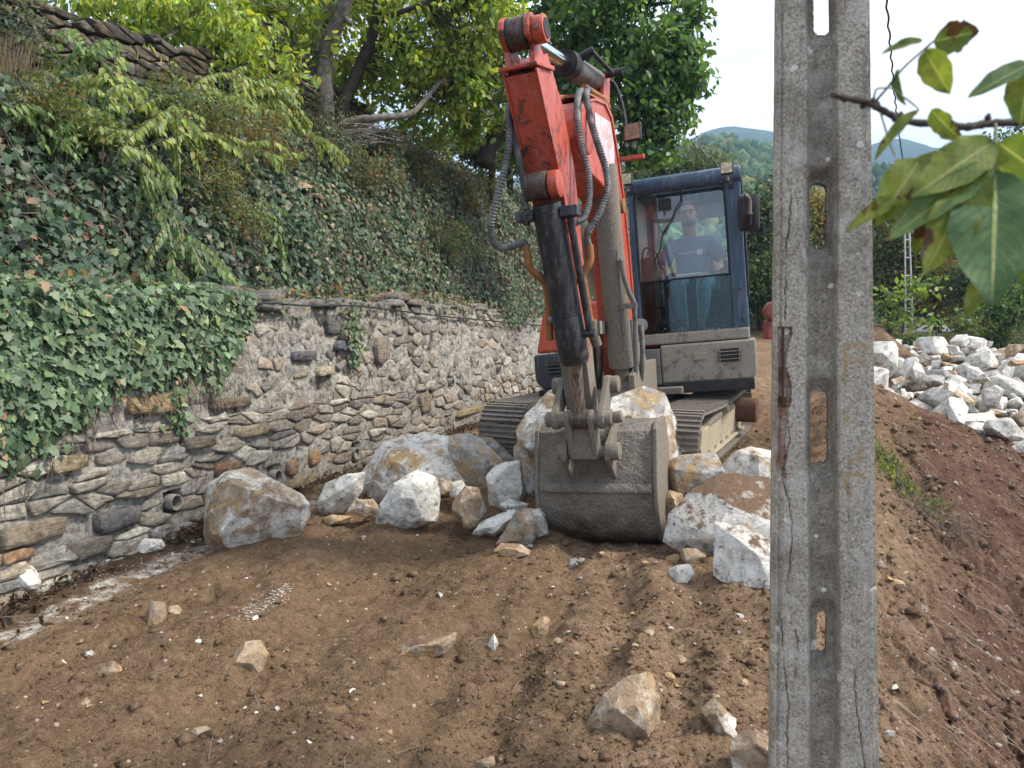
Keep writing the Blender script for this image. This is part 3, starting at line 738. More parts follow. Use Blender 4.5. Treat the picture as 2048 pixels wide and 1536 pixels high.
for side in (-1, 1):
    trk, lc = track(side)
    so_ = side
    # side beam, with a shelf flange and a sloped muddy top
    mb = MB(); prof = [(-0.80, 0.10), (0.80, 0.10), (0.86, 0.18), (0.80, 0.33), (-0.80, 0.36), (-0.86, 0.2)]
    mb.prism(TF, prof, lc - 0.13, lc + 0.15 if side > 0 else lc + 0.13)
    part(mb, 'track_frame', M_FRAMEMUD, trk, bevel=0.012)
    mb = MB(); mb.prism(TF, [(-0.78, 0.095), (0.80, 0.095), (0.80, 0.115), (-0.78, 0.115)], lc - 0.19, lc + 0.19)
    part(mb, 'frame_flange', M_FRAMEMUD, trk, bevel=0.004)
    mb = MB(); mb.prism(TF, [(-0.5, 0.33), (0.62, 0.32), (0.45, 0.385), (-0.4, 0.40)], lc - 0.12, lc + 0.16)
    part(mb, 'mud_cake', M_MUD, trk, bevel=0.02)
    for f in (-0.6, -0.36, -0.12, 0.12, 0.36, 0.6):
        mb = MB(); mb.cyl(fp(TF, lc - 0.16, f, 0.085), fp(TF, lc + 0.16, f, 0.085), 0.055, 14); part(mb, 'track_roller', M_GREY, trk, smooth=40)
    mb = MB(); mb.cyl(fp(TF, lc - 0.05, 0.93, 0.265), fp(TF, lc + 0.05, 0.93, 0.265), 0.17, 24); mb.cyl(fp(TF, lc - 0.12, 0.93, 0.265), fp(TF, lc + 0.12, 0.93, 0.265), 0.06, 14); part(mb, 'idler_wheel', M_GREY, trk, smooth=40)
    mb = MB()
    teeth = []
    for k in range(36):
        w = 2 * PI * k / 36; rr = 0.185 if k % 3 == 0 else 0.15; teeth.append((-0.93 + rr * math.cos(w), 0.265 + rr * math.sin(w)))
    mb.prism(TF, teeth, lc - 0.03, lc + 0.03); part(mb, 'drive_sprocket', M_GREY, trk)
    mb = MB(); mb.cyl(fp(TF, lc + 0.05 * side, -0.62, 0.30), fp(TF, lc + 0.33 * side, -0.62, 0.30), 0.115, 26); mb.cyl(fp(TF, lc + 0.33 * side, -0.62, 0.30), fp(TF, lc + 0.335 * side, -0.62, 0.30), 0.095, 26)
    part(mb, 'travel_motor', M_RUSTDRUM, trk, smooth=40)
    mb = MB(); mb.cyl(fp(TF, lc - 0.02, 0.05, 0.42), fp(TF, lc + 0.2, 0.05, 0.42), 0.045, 14); part(mb, 'carrier_roller', M_FRAMEMUD, trk, smooth=40)
mb = MB(); mb.prism(TF, [(-0.5, 0.24), (0.5, 0.24), (0.4, 0.46), (-0.4, 0.46)], -0.55, 0.55); part(mb, 'cross_frame', M_MUD, bevel=0.02)
mb = MB(); mb.cyl(fp(TF, 0, 0, 0.44), fp(TF, 0, 0, 0.58), 0.42, 40); part(mb, 'slew_ring', M_RUBBER, smooth=40)
# ---------------------------------------------------------------- house: deck, skirts, hood, counterweight
LW = -0.97                     # right-hand side of the machine, left in the picture
mb = MB(); mb.box(CF, (0.02, -0.66, -0.385), (0.95, 0.72, 0.05)); part(mb, 'deck_plate', M_RUBBER, bevel=0.01)
def rounded(x0, x1, y0, y1, r, corners, n=6):
    out = []
    for (cx, cy, a0, key) in ((x0 + r, y0 + r, PI, 'bl'), (x1 - r, y0 + r, 1.5 * PI, 'br'), (x1 - r, y1 - r, 0, 'tr'), (x0 + r, y1 - r, 0.5 * PI, 'tl')):
        if key in corners:
            for k in range(n + 1):
                w = a0 + 0.5 * PI * k / n; out.append((cx + r * math.cos(w), cy + r * math.sin(w)))
        else:
            out.append((x0 if 'l' in key else x1, y0 if 'b' in key else y1))
    return out
def lprism(mb, fr, prof, f0, f1):     # profile in (l,u), extruded along F
    n = len(prof)
    a = [fp(fr, p[0], f0, p[1]) for p in prof]; b = [fp(fr, p[0], f1, p[1]) for p in prof]
    return mb.add(a + b, [tuple(range(n))[::-1], tuple(range(n, 2 * n))] + [(i, (i + 1) % n, n + (i + 1) % n, n + i) for i in range(n)])
M_SKIRT = painted('mud_splashed_skirt', (0.30, 0.26, 0.20), (0.12, 0.095, 0.07), None, 0.7, wear=0.7, grease=0.15)
mb = MB(); lprism(mb, CF, rounded(0.20, 1.00, -0.345, -0.008, 0.09, ('br',)), -1.3, 0.05); sk = part(mb, 'cab_skirt', M_SKIRT, bevel=0.018)
# grille with bars on the skirt
mb = MB(); lprism(mb, CF, rounded(0.69, 0.87, -0.185, -0.075, 0.02, ('bl', 'br', 'tl', 'tr')), 0.055, 0.0635); part(mb, 'vent_opening', M_RUBBER, sk)
mb = MB()
for u in (-0.165, -0.13, -0.10): mb.tube([fp(CF, 0.675, 0.075, u), fp(CF, 0.885, 0.075, u)], 0.005, 6)
for l in (0.70, 0.86): mb.tube([fp(CF, l, 0.075, -0.19), fp(CF, l, 0.075, -0.075)], 0.005, 6)
part(mb, 'vent_guard', M_MUD, sk)
mb = MB(); mb.box(CF, (0.53, 0.061, -0.125), (0.055, 0.004, 0.03)); part(mb, 'raised_plate', M_SKIRT, sk, bevel=0.004)
mb = MB(); mb.box(CF, (0.10, -0.10, -0.20), (0.095, 0.16, 0.165)); part(mb, 'front_panel', M_GREY, bevel=0.01)
mb = MB(); mb.box(CF, (0.02, -0.02, -0.40), (0.36, 0.22, 0.03)); part(mb, 'swing_base', M_MUD, bevel=0.01)
M_DGREY = painted('dark_grey_skirt', (0.045, 0.048, 0.055), (0.08, 0.075, 0.07), None, 0.5, wear=0.3, grease=0.1)
mb = MB(); lprism(mb, CF, rounded(LW, -0.42, -0.34, -0.01, 0.13, ('bl',)), -1.2, 0.0); sk2 = part(mb, 'side_skirt', M_DGREY, bevel=0.02)
mb = MB(); lprism(mb, CF, rounded(-0.84, -0.62, -0.20, -0.09, 0.02, ('bl', 'br', 'tl', 'tr')), 0.0, 0.005); part(mb, 'vent_opening', M_RUBBER, sk2)
mb = MB()
for u in (-0.18, -0.145, -0.11): mb.tube([fp(CF, -0.85, 0.012, u), fp(CF, -0.61, 0.012, u)], 0.006, 6)
part(mb, 'vent_guard', M_DGREY, sk2)
mb = MB(); lprism(mb, CF, [(LW + 0.02, 0.0), (-0.06, 0.0), (-0.06, 0.44), (-0.80, 0.44), (LW + 0.10, 0.34)], -1.25, -0.03); hood = part(mb, 'engine_hood', M_HOOD, bevel=0.03, seg=3)
mb = MB(); lprism(mb, CF, [(-0.9, -0.34), (0.95, -0.34), (0.95, 0.42), (-0.9, 0.42)], -1.75, -1.32); part(mb, 'counterweight', M_HOOD, bevel=0.05, seg=3)
mb = MB(); mb.cyl(fp(CF, -0.30, -0.25, 0.44), fp(CF, -0.30, -0.25, 0.47), 0.05, 14); part(mb, 'filler_cap', M_RUBBER, hood, smooth=40)
# ---------------------------------------------------------------- cab
cab = empty('cab', tuple(fp(CF, 0.48, -0.6, 0)), exc); cab.location = fp(CF, 0.48, -0.6, 0) - exc.location
CW, CH, CD = 0.955, 1.47, 1.25
def post(name, l0, l1, f0, f1, u0, u1, mat=None, bevel=0.015, lean=0.0):
    mb = MB(); pts = []
    for u, ff in ((u0, 0), (u1, lean)):
        for l, f in ((l0, f0), (l1, f0), (l1, f1), (l0, f1)): pts.append(fp(CF, l, f + ff, u))
    mb.hexa(pts); return part(mb, name, mat or M_CABP, cab, bevel=bevel)
post('cab_post', 0.0, 0.055, -0.13, 0.0, 0, CH - 0.09); post('cab_post', CW - 0.135, CW, -0.10, 0.0, 0, CH - 0.05)
post('cab_post', 0.0, 0.06, -CD, -CD + 0.1, 0, CH - 0.05); post('cab_post', CW - 0.08, CW, -CD, -CD + 0.1, 0, CH - 0.05)
post('cab_post', CW - 0.05, CW - 0.002, -0.62, -0.54, 0, CH - 0.05)
post('sill', 0.0, CW, -0.06, 0.012, 0.0, 0.095, M_SKIRT); post('side_panel', CW - 0.035, CW + 0.004, -CD, -0.1, 0.0, 0.5); post('side_panel', 0.0, 0.035, -CD, -0.1, 0.0, 0.6)
post('rear_panel', 0.0, CW, -CD, -CD + 0.04, 0, 0.72)
post('floor_plate', 0.02, CW - 0.02, -CD, -0.02, 0.04, 0.075, M_INNER)
# roof with a rolled front visor
prof = [(0.0, CH - 0.145), (0.022, CH - 0.12), (0.03, CH - 0.075), (0.018, CH - 0.025), (-0.04, CH), (-0.5, CH + 0.025), (-CD + 0.02, CH), (-CD - 0.01, CH - 0.1), (-CD + 0.02, CH - 0.10), (-0.04, CH - 0.09), (-0.04, CH - 0.145)]
mb = MB(); fr_prof = [p for p in prof if p[0] > -0.1][:5] + [(-0.22, CH + 0.010), (-0.22, CH - 0.09)] + prof[-2:]
mb.prism(CF, fr_prof, -0.005, CW + 0.01); part(mb, 'roof', M_CABP, cab, bevel=0.012, smooth=50)
mb = MB(); mb.prism(CF, [(-0.90, CH + 0.012), (-CD + 0.02, CH), (-CD - 0.01, CH - 0.1), (-0.90, CH - 0.09)], -0.005, CW + 0.01); part(mb, 'roof', M_CABP, cab, bevel=0.01)
for l0, l1 in ((-0.005, 0.12), (CW - 0.115, CW + 0.01)):
    mb = MB(); mb.prism(CF, [(-0.221, CH + 0.010), (-0.5, CH + 0.025), (-0.899, CH + 0.012), (-0.899, CH - 0.09), (-0.221, CH - 0.09)], l0, l1); part(mb, 'roof_rail', M_CABP, cab, bevel=0.006)
# windscreens, rubber seals
def sheet(name, pts, mat, th=0.006):
    mb = MB(); c = [Vector(p) for p in pts]; nrm = (c[1] - c[0]).cross(c[2] - c[0]).normalized() * th
    n = len(c); mb.add(c + [p + nrm for p in c], [tuple(range(n))[::-1], tuple(range(n, 2 * n))] + [(i, (i + 1) % n, n + (i + 1) % n, n + i) for i in range(n)])
    return part(mb, name, mat, cab)
GX0, GX1 = 0.052, CW - 0.13
sheet('windscreen', [fp(CF, l, -0.012 - 0.10 * (u - 0.555), u) for l, u in rounded(GX0, GX1, 0.555, CH - 0.135, 0.05, ('tl', 'tr'))], M_GLASS)
sheet('lower_window', [fp(CF, l, -0.028, u) for l, u in rounded(GX0, GX1, 0.085, 0.56, 0.02, ())], M_GLASSLOW)
mb = MB(); lo = rounded(GX0 + .004, GX1 - .004, 0.56, CH - 0.14, 0.05, ('tl', 'tr')); mb.tube([fp(CF, l, -0.006, u) for l, u in lo + lo[:1]], 0.011, 6); part(mb, 'window_seal', M_RUBBER, cab, smooth=60)
mb = MB(); mb.tube([fp(CF, GX0, -0.008, 0.557), fp(CF, GX1, -0.008, 0.557)], 0.005, 6); part(mb, 'window_seal', M_GREY, cab)
sheet('added_roof_hatch', [fp(CF, 0.121, -0.222, CH), fp(CF, CW - 0.116, -0.222, CH), fp(CF, CW - 0.116, -0.898, CH + 0.002), fp(CF, 0.121, -0.898, CH + 0.002)], M_GLASSB)  # unseen glazed opening, added so daylight from above brightens the operator
sheet('rear_window', [fp(CF, l, -CD + 0.03, u) for l, u in rounded(0.12, CW - 0.12, 0.72, CH - 0.22, 0.07, ('tl', 'tr', 'bl', 'br'))], M_GLASSB)
post('rear_frame', 0.06, 0.13, -CD + 0.02, -CD + 0.05, 0.7, CH - 0.1, M_LINING); post('rear_frame', CW - 0.13, CW - 0.06, -CD + 0.02, -CD + 0.05, 0.7, CH - 0.1, M_INNER); post('rear_frame', 0.06, CW - 0.06, -CD + 0.02, -CD + 0.05, CH - 0.24, CH - 0.1, M_LINING)
sheet('side_window', [fp(CF, CW - 0.01, f, u) for f, u in rounded(-0.55, -0.1, 0.5, CH - 0.15, 0.05, ('tl', 'tr', 'bl', 'br'))], M_GLASSB)
sheet('side_window', [fp(CF, CW - 0.01, f, u) for f, u in rounded(-CD + 0.1, -0.63, 0.5, CH - 0.15, 0.05, ('tl', 'tr', 'bl', 'br'))], M_GLASSB)
post('side_lining', 0.006, 0.034, -0.98, -0.10, 0.6, CH - 0.1, M_LINING, 0.006)
# interior
mb = MB(); mb.box(CF, (0.50, -0.86, 0.42), (0.22, 0.22, 0.07)); part(mb, 'seat_cushion', M_INNER, cab, bevel=0.04, seg=3)
mb = MB(); mb.box(CF, (0.50, -1.06, 0.72), (0.21, 0.06, 0.28)); part(mb, 'seat_backrest', M_INNER, cab, bevel=0.05, seg=3)
mb = MB(); mb.box(CF, (0.50, -0.86, 0.22), (0.18, 0.18, 0.14)); part(mb, 'seat_base', M_INNER, cab, bevel=0.01)
for s, x in ((-1, 0.19), (1, 0.80)):
    mb = MB(); mb.box(CF, (x, -0.66, 0.44), (0.07, 0.26, 0.10)); part(mb, 'control_console', M_INNER, cab, bevel=0.02)
    mb = MB(); mb.tube([fp(CF, x + s * 0.0, -0.46, 0.54), fp(CF, x - s * 0.01, -0.44, 0.64)], 0.012, 8); mb.tube([fp(CF, x - s * 0.01, -0.44, 0.64), fp(CF, x - s * 0.015, -0.435, 0.68), fp(CF, x - s * 0.02, -0.43, 0.72)], [0.018, 0.024, 0.016], 10); part(mb, 'joystick', M_RUBBER, cab, smooth=50)
for x in (0.43, 0.53):
    mb = MB(); mb.tube([fp(CF, x, -0.22, 0.07), fp(CF, x, -0.20, 0.5), fp(CF, x - 0.02 + (x - 0.43) * 0.4, -0.21, 0.60)], 0.008, 8); mb.tube([fp(CF, x - 0.07, -0.21, 0.60), fp(CF, x + 0.05, -0.21, 0.60)], 0.016, 8); part(mb, 'travel_lever', M_LINING, cab, smooth=50)
    mb = MB(); mb.box(CF, (x + (x - 0.48), -0.24, 0.1), (0.055, 0.09, 0.012)); part(mb, 'foot_pedal', M_INNER, cab, bevel=0.006)
mb = MB(); mb.box(CF, (0.115, -0.20, 0.66), (0.06, 0.06, 0.13)); mb.box(CF, (0.20, -0.2, 0.63), (0.05, 0.05, 0.035)); part(mb, 'control_box', simple('brown_box', (0.09, 0.06, 0.045), (0.14, 0.10, 0.075), 20, 0.7, 0.2), cab, bevel=0.02)
mb = MB(); mb.tube(spline([fp(CF, l, -0.16, u) for l, u in ((0.07, 0.76), (0.09, 0.86), (0.15, 0.87), (0.18, 0.78), (0.19, 0.66))]), 0.009, 6); mb.tube(spline([fp(CF, l, -0.14, u) for l, u in ((0.11, 0.78), (0.15, 0.86), (0.21, 0.80), (0.23, 0.68))]), 0.006, 6); part(mb, 'cable_loop', M_RUBBER, cab)
def cpix(px, py, f):     # point of the cab plane at depth f
    d = ray(px, py); o = CF[0] + CF[2] * f; tt = o.dot(CF[2]) / d.dot(CF[2]); return d * tt
mb = MB(); mb.tube(spline([cpix(x, y, -0.03) for x, y in ((1361, 380), (1361, 400), (1352, 415), (1343, 440), (1332, 457), (1324, 474), (1320, 500), (1310, 520), (1303, 535), (1301, 560))]), 0.0065, 6); part(mb, 'hanging_cable', M_RUBBER, cab)
mb = MB(); mb.tube(spline([cpix(x, y, -0.04) for x, y in ((1401, 519), (1404, 510), (1411, 507), (1416, 505), (1414, 511), (1409, 509))]), 0.004, 6); part(mb, 'dangling_wire', M_RUBBER, cab)
# lamps, mirror
def worklight(px, py, Y, name='work_light', lens=None, s=0.062, parent=None, yaw=0.0):
    fr = frame(P(px, py, Y), math.radians(27) + yaw, 0.05)
    mb = MB(); mb.box(fr, (0, -0.022, 0), (s, 0.024, s)); b = part(mb, name, M_RUBBER, parent or cab, bevel=0.008)
    mb = MB(); mb.box(fr, (0, 0.003, 0), (s * 0.86, 0.004, s * 0.86)); part(mb, 'lens', lens or M_LENS, b) if parent is None else part(mb, 'lens', lens or M_LENS, b)
    mb = MB(); mb.tube([fr[0] - fr[2] * 0.03 - fr[3] * s, fr[0] - fr[2] * 0.03 - fr[3] * (s + 0.05)], 0.014, 8); part(mb, 'bracket', M_GREY, b)
    return b
worklight(1453, 335, 6.16, s=0.050); worklight(1252, 358, 6.55, s=0.05)
mb = MB(); mb.box(CF, (CW - 0.075, 0.012, CH - 0.12), (0.022, 0.006, 0.075)); part(mb, 'lamp_bracket', M_RUBBER, cab, bevel=0.003)
for u in (0.075, 0.155):
    mb = MB(); mb.cyl(fp(CF, CW - 0.075, 0.017, CH - u), fp(CF, CW - 0.075, 0.024, CH - u), 0.010, 10); part(mb, 'bolt', M_CHROME, cab)
for u in (0.16, 0.42):
    mb = MB(); mb.cyl(fp(CF, CW - 0.055, -0.002, u), fp(CF, CW - 0.055, 0.006, u), 0.011, 10); part(mb, 'bolt', M_RUBBER, cab)
mir = P(1497, 425, 6.2); mfr = frame(mir, math.radians(20), 0.05)
mb = MB()
mpts = [(l, u) for l, u in rounded(-0.085, 0.085, -0.145, 0.145, 0.035, ('tl', 'tr', 'bl', 'br'))]
a = [fp(mfr, l, -0.03, u) for l, u in mpts]; b = [fp(mfr, l * 0.96, 0.012, u * 0.96) for l, u in mpts]; cc = [fp(mfr, l * 0.7, 0.03, u * 0.75) for l, u in mpts]; n = len(mpts)
mb.add(a + b + cc, [tuple(range(n))[::-1], tuple(range(2 * n, 3 * n))] + [(j * n + i, j * n + (i + 1) % n, (j + 1) * n + (i + 1) % n, (j + 1) * n + i) for j in (0, 1) for i in range(n)])
mo = part(mb, 'side_mirror', M_RUBBER, cab, smooth=40)
mb = MB(); mb.tube(spline([fp(CF, CW - 0.01, 0.0, CH - 0.28), fp(CF, CW + 0.04, 0.01, CH - 0.27), P(1494, 392, 6.13), P(1500, 402, 6.13), P(1500, 430, 6.13)]), 0.013, 8); part(mb, 'mirror_arm', M_GREY, mo, smooth=60)
mb = MB(); mb.tube([P(1500, 426, 6.13), P(1500, 429, 6.14)], 0.026, 10); mb.tube([P(1500, 428, 6.12), P(1500, 449, 6.14)], 0.014, 8); part(mb, 'ball_joint', M_RUBBER, mo, smooth=60)
mb = MB(); mb.tube(spline([fp(CF, CW + 0.005, -0.05, CH - 0.02), fp(CF, CW + 0.012, -0.045, 0.9), fp(CF, CW + 0.01, -0.04, 0.35)]), 0.012, 8); part(mb, 'hand_rail', M_RUBBER, cab, smooth=60)
mb = MB(); mb.box(CF, (CW + 0.02, -0.12, 0.62), (0.012, 0.02, 0.12)); part(mb, 'door_handle', M_RUBBER, cab, bevel=0.004)
# ---------------------------------------------------------------- boom
BW = 0.135
boomprof = [(-0.10, 0.56), (-0.035, 0.47), (-0.04, 0.36), (-0.10, 0.275), (-0.35, 0.225), (-0.66, 0.205), (-0.98, 0.16), (-1.15, 0.02), (-1.25, -0.4), (-1.34, -1.06), (-1.40, -1.16), (-1.54, -1.16), (-1.60, -1.05), (-1.53, -0.62), (-1.46, -0.25), (-1.36, 0.20), (-1.20, 0.55), (-1.06, 0.765), (-0.90, 0.815), (-0.60, 0.76), (-0.30, 0.66)]
boom = empty('boom', tuple(fp(BF, 0, -1.45, -1.08)), exc); boom.location = fp(BF, 0, -1.45, -1.08) - exc.location
mb = MB(); mb.prism(BF, boomprof, -BW + 0.03, BW); part(mb, 'boom_box', M_ORANGE, boom, bevel=0.012)
# edge flanges on both cheeks
for s in (-1, 1):
    mb = MB(); q = [boomprof[k] for k in (20, 19, 18, 17, 16, 15, 14, 13, 12)]
    inn = [(f * 1.0 + (0.02 if True else 0), u - 0.035) for f, u in q]
    pr = [(f, u + 0.004) for f, u in q] + [(f + 0.03, u - 0.022) for f, u in q[::-1]]
    mb.prism(BF, pr, s * BW if s > 0 else -BW + 0.018, BW + 0.012 if s > 0 else -BW + 0.03); part(mb, 'edge_flange', M_ORANGE, boom)
t = NT('faded_decal'); c = t.ramp(t.noise(t.pos, 18, 6, 0.7), [(0.4, (0.62, 0.63, 0.66)), (0.62, (0.55, 0.30, 0.26))]); M_DECAL = t.done(t.bsdf(c, 0.4))
mb = MB(); mb.prism(BF, [(-0.56, 0.66), (-1.02, 0.71), (-1.10, 0.56), (-1.08, 0.36), (-0.80, 0.33), (-0.58, 0.40)], BW + 0.001, BW + 0.004); part(mb, 'decal', M_DECAL, boom)
for s in (-1, 1):
    mb = MB(); mb.cyl(fp(BF, s * BW + (0.03 if s < 0 else 0), -0.16, 0.42), fp(BF, s * (BW + 0.055), -0.16, 0.42), 0.135, 28); part(mb, 'pivot_boss', M_ORANGE, boom, bevel=0.01, smooth=40)
    mb = MB(); mb.cyl(fp(BF, s * BW + (0.03 if s < 0 else 0), -1.14, 0.12), fp(BF, s * (BW + 0.05), -1.14, 0.12), 0.055, 20); part(mb, 'pin_boss', M_RUST, boom, bevel=0.006, smooth=40)
    mb = MB(); mb.cyl(fp(BF, s * BW + (0.03 if s < 0 else 0), -1.42, -0.98), fp(BF, s * (BW + 0.06), -1.42, -0.98), 0.07, 20); part(mb, 'pin_boss', M_MUD, boom, bevel=0.006, smooth=40)
mb = MB(); mb.prism(BF, [(-0.44, 0.745), (-0.95, 0.83), (-0.95, 0.845), (-0.44, 0.76)], -0.10, 0.13); mb.tube([fp(BF, 0.11, -0.42, 0.79), fp(BF, 0.11, -0.92, 0.86), fp(BF, 0.11, -1.1, 0.84)], 0.022, 10); mb.tube([fp(BF, -0.06, -0.30, 0.715), fp(BF, -0.06, -0.9, 0.87)], 0.022, 10); part(mb, 'steel_pipe', M_RUST, boom, smooth=60)
mb = MB(); mb.tube(spline([fp(BF, 0.02, -1.30, 1.14), fp(BF, 0.10, -1.40, 1.10), fp(BF, 0.16, -1.42, 0.85), fp(BF, 0.165, -1.36, 0.6)]), 0.016, 8); part(mb, 'hydraulic_hose', M_RUBBER, boom, smooth=60)
# boom lamp
bl = worklight(1264, 263, 5.75, lens=M_LENSMUD, s=0.066, parent=boom)
mb = MB(); mb.box(BF, (0.22, -1.30, 0.50), (0.10, 0.02, 0.016)); part(mb, 'lamp_bar', M_ORANGE, boom, bevel=0.004)
mb = MB(); mb.tube(spline([P(1225, 213, 5.7), P(1241, 222, 5.72), P(1249, 235, 5.74), P(1249, 252, 5.75)]), 0.006, 6); part(mb, 'lamp_cable', M_RUBBER, boom)
# ---------------------------------------------------------------- arm
AW = 0.115; AL = -0.062; AC = (AW + AL) / 2; AH = (AW - AL) / 2
def arm_rear(px, py): return fu(px, py, AW)
rear = [(0.36, 0.74)] + [fu(*p, AW) for p in ((1125, 209), (1149, 333), (1158, 424), (1166, 506), (1179, 627), (1190, 748))] + [(-0.40, -1.50)]
front = [(0.585, 0.565), (0.43, 0.315), (0.262, 0.075), (0.19, -0.10), (0.02, -0.55), (-0.13, -1.08), (-0.25, -1.50)]
arm = empty('arm', tuple(fp(BF, 0, 0, 0.4)), exc); arm.location = fp(BF, 0, 0, 0.4) - exc.location
armprof = rear + front[::-1]
mb = MB(); mb.prism(BF, armprof, AL, AW); part(mb, 'arm_box', M_ARM, arm, bevel=0.006)
for s in (-1, 1):      # corner strips running down the front edges
    mb = MB(); q = [(0.60, 0.58)] + front[1:4]
    pr = [(f + 0.006, u) for f, u in q] + [(f - 0.05, u + 0.012) for f, u in q[::-1]]
    mb.prism(BF, pr, AW if s > 0 else AL - 0.010, AW + 0.010 if s > 0 else AL); part(mb, 'edge_flange', M_ARM, arm)
mb = MB(); mb.prism(BF, [(0.31, 0.655), (0.63, 0.585), (0.635, 0.603), (0.315, 0.68)], AL - 0.022, AW + 0.022); part(mb, 'top_plate', M_ARM, arm, bevel=0.004)
bc = fu(1038, 68, AC)
for s in (-1, 1):
    mb = MB(); ear = [(0.36, 0.66), (0.58, 0.60), (0.585, 0.70)] + [(bc[0] + 0.095 * math.cos(w), bc[1] + 0.095 * math.sin(w)) for w in np.linspace(-0.5, PI + 0.3, 9)]
    mb.prism(BF, ear, AC + s * 0.056, AC + s * 0.086); part(mb, 'ear_plate', M_ARM, arm, bevel=0.005)
mb = MB(); mb.cyl(fp(BF, AC - 0.09, *bc), fp(BF, AC + 0.09, *bc), 0.03, 20); part(mb, 'pin', M_GREY, arm, smooth=40)
mb = MB(); mb.cyl(fp(BF, AC + 0.086, *bc), fp(BF, AC + 0.155, *bc), 0.072, 26); e = part(mb, 'pin_boss', M_ORANGE, arm, bevel=0.006, smooth=40)
mb = MB(); mb.cyl(fp(BF, AC + 0.155, *bc), fp(BF, AC + 0.159, *bc), 0.052, 26); part(mb, 'pin_end', M_RUBBER, e, smooth=40)
mb = MB(); mb.cyl(fp(BF, AC + 0.12, bc[0] + 0.071, bc[1] - 0.01), fp(BF, AC + 0.12, bc[0] + 0.085, bc[1] - 0.012), 0.013, 6); part(mb, 'bolt', M_GREY, e)
# arm cylinder
armc = empty('arm_cylinder', tuple(fp(BF, 0, *bc)), exc); armc.location = fp(BF, 0, *bc) - exc.location
mb = MB(); mb.cyl(fp(BF, AC - 0.053, *bc), fp(BF, AC + 0.053, *bc), 0.085, 28); part(mb, 'rod_eye', M_GREASE, armc, bevel=0.004, smooth=40)
for x in (AC - 0.055, AC + 0.043): 
    mb = MB(); mb.cyl(fp(BF, x, *bc), fp(BF, x + 0.012, *bc), 0.0875, 28); part(mb, 'seal_ring', M_RUBBER, armc, smooth=40)
a0 = fp(BF, AC + 0.01, bc[0] - 0.05, bc[1] + 0.0); a1 = P(1130, 126, fp(BF, 0, -0.42, 0.93).y); a2 = P(1200, 168, fp(BF, 0, -1.28, 1.07).y)
dirc = (a2 - a1).normalized()
mb = MB(); mb.cyl(a0, a1, 0.042, 20); part(mb, 'piston_rod', M_CHROME, armc, smooth=40)
mb = MB(); mb.cyl(a1 - dirc * 0.01, a1 + dirc * 0.11, 0.090, 26); mb.cyl(a1 - dirc * 0.02, a1 - dirc * 0.01, 0.075, 26); part(mb, 'gland', M_RUBBER, armc, smooth=40)
mb = MB(); mb.cyl(a1 + dirc * 0.11, a2, 0.078, 26); part(mb, 'barrel', M_GREY, armc, smooth=40)
mb = MB(); up = Vector((0, 0, 1)); rt = BF[1]
mb.tube([a1 + dirc * 0.16 + rt * 0.05 + up * 0.05, a1 + dirc * 0.16 + rt * 0.15 + up * 0.085], 0.028, 10); mb.tube([a1 + dirc * 0.17 + rt * 0.13 + up * 0.085, a2 - dirc * 0.10 + rt * 0.13 + up * 0.03], 0.017, 8); mb.tube([a2 - dirc * 0.12 + rt * 0.03 + up * 0.04, a2 - dirc * 0.10 + rt * 0.20 + up * 0.04], 0.030, 10)
part(mb, 'oil_pipe', M_RUBBER, armc, smooth=50)
mb = MB(); mb.prism(BF, [(-1.20, 0.75), (-1.02, 0.78), (-1.12, 1.10), (-1.30, 1.12)], -0.09, -0.06); mb.prism(BF, [(-1.20, 0.75), (-1.02, 0.78), (-1.12, 1.10), (-1.30, 1.12)], 0.06, 0.09); part(mb, 'mount', M_ORANGE, armc, bevel=0.004)
# bucket cylinder: black barrel on the front of the arm, chrome rod below
bkc = empty('bucket_cylinder', tuple(fp(BF, 0, 0.2, -0.1)), exc); bkc.location = fp(BF, 0, 0.2, -0.1) - exc.location
def onY(px, py, f, l=0.0):   # point seen at a pixel lying at forward position f
    d = ray(px, py); o = BF[0] + BF[2] * f; return d * (o.dot(BF[2]) / d.dot(BF[2]))
b0 = onY(1096, 425, 0.30); b1 = onY(1150, 725, 0.03); b2 = onY(1158, 838, -0.08); bt = onY(1083, 372, 0.34)
bd = (b1 - b0).normalized()
mb = MB(); mb.cyl(bt - BF[1] * 0.055, bt + BF[1] * 0.045, 0.082, 26); part(mb, 'base_eye', M_GREASE, bkc, bevel=0.006, smooth=40)
for s in (-1, 1):
    mb = MB(); mb.cyl(bt + BF[1] * s * 0.055, bt + BF[1] * s * (0.112 if s > 0 else 0.085), 0.078, 26); part(mb, 'pin_boss', M_ORANGE if s > 0 else M_GREASE, bkc, bevel=0.006, smooth=40)
mb = MB(); mb.cyl(b0 - bd * 0.05, b0, 0.082, 26); mb.cyl(b0, b1 - bd * 0.30, 0.088, 28); part(mb, 'barrel', M_BLACK, bkc, smooth=40)
mb = MB(); mb.cyl(b1 - bd * 0.30, b1 - bd * 0.02, 0.092, 28); mb.cyl(b1 - bd * 0.02, b1, 0.084, 28); part(mb, 'gland', M_BLACK, bkc, bevel=0.006, smooth=40)
mb = MB(); mb.cyl(b1, b2, 0.042, 20); part(mb, 'piston_rod', M_RODM, bkc, smooth=40)
o_ = b0 + bd * 0.01
for s, w in ((-1, 0.055), (1, 0.052)):
    mb = MB(); c_ = o_ + BF[1] * s * (0.085 + w * 0.9); fr_ = (c_, BF[1], BF[2], BF[3]); mb.box(fr_, (0, 0, 0), (w, 0.045, 0.030))
    part(mb, 'hose_block', M_BLACK, bkc, bevel=0.006)
pside = BF[1] * 0.125
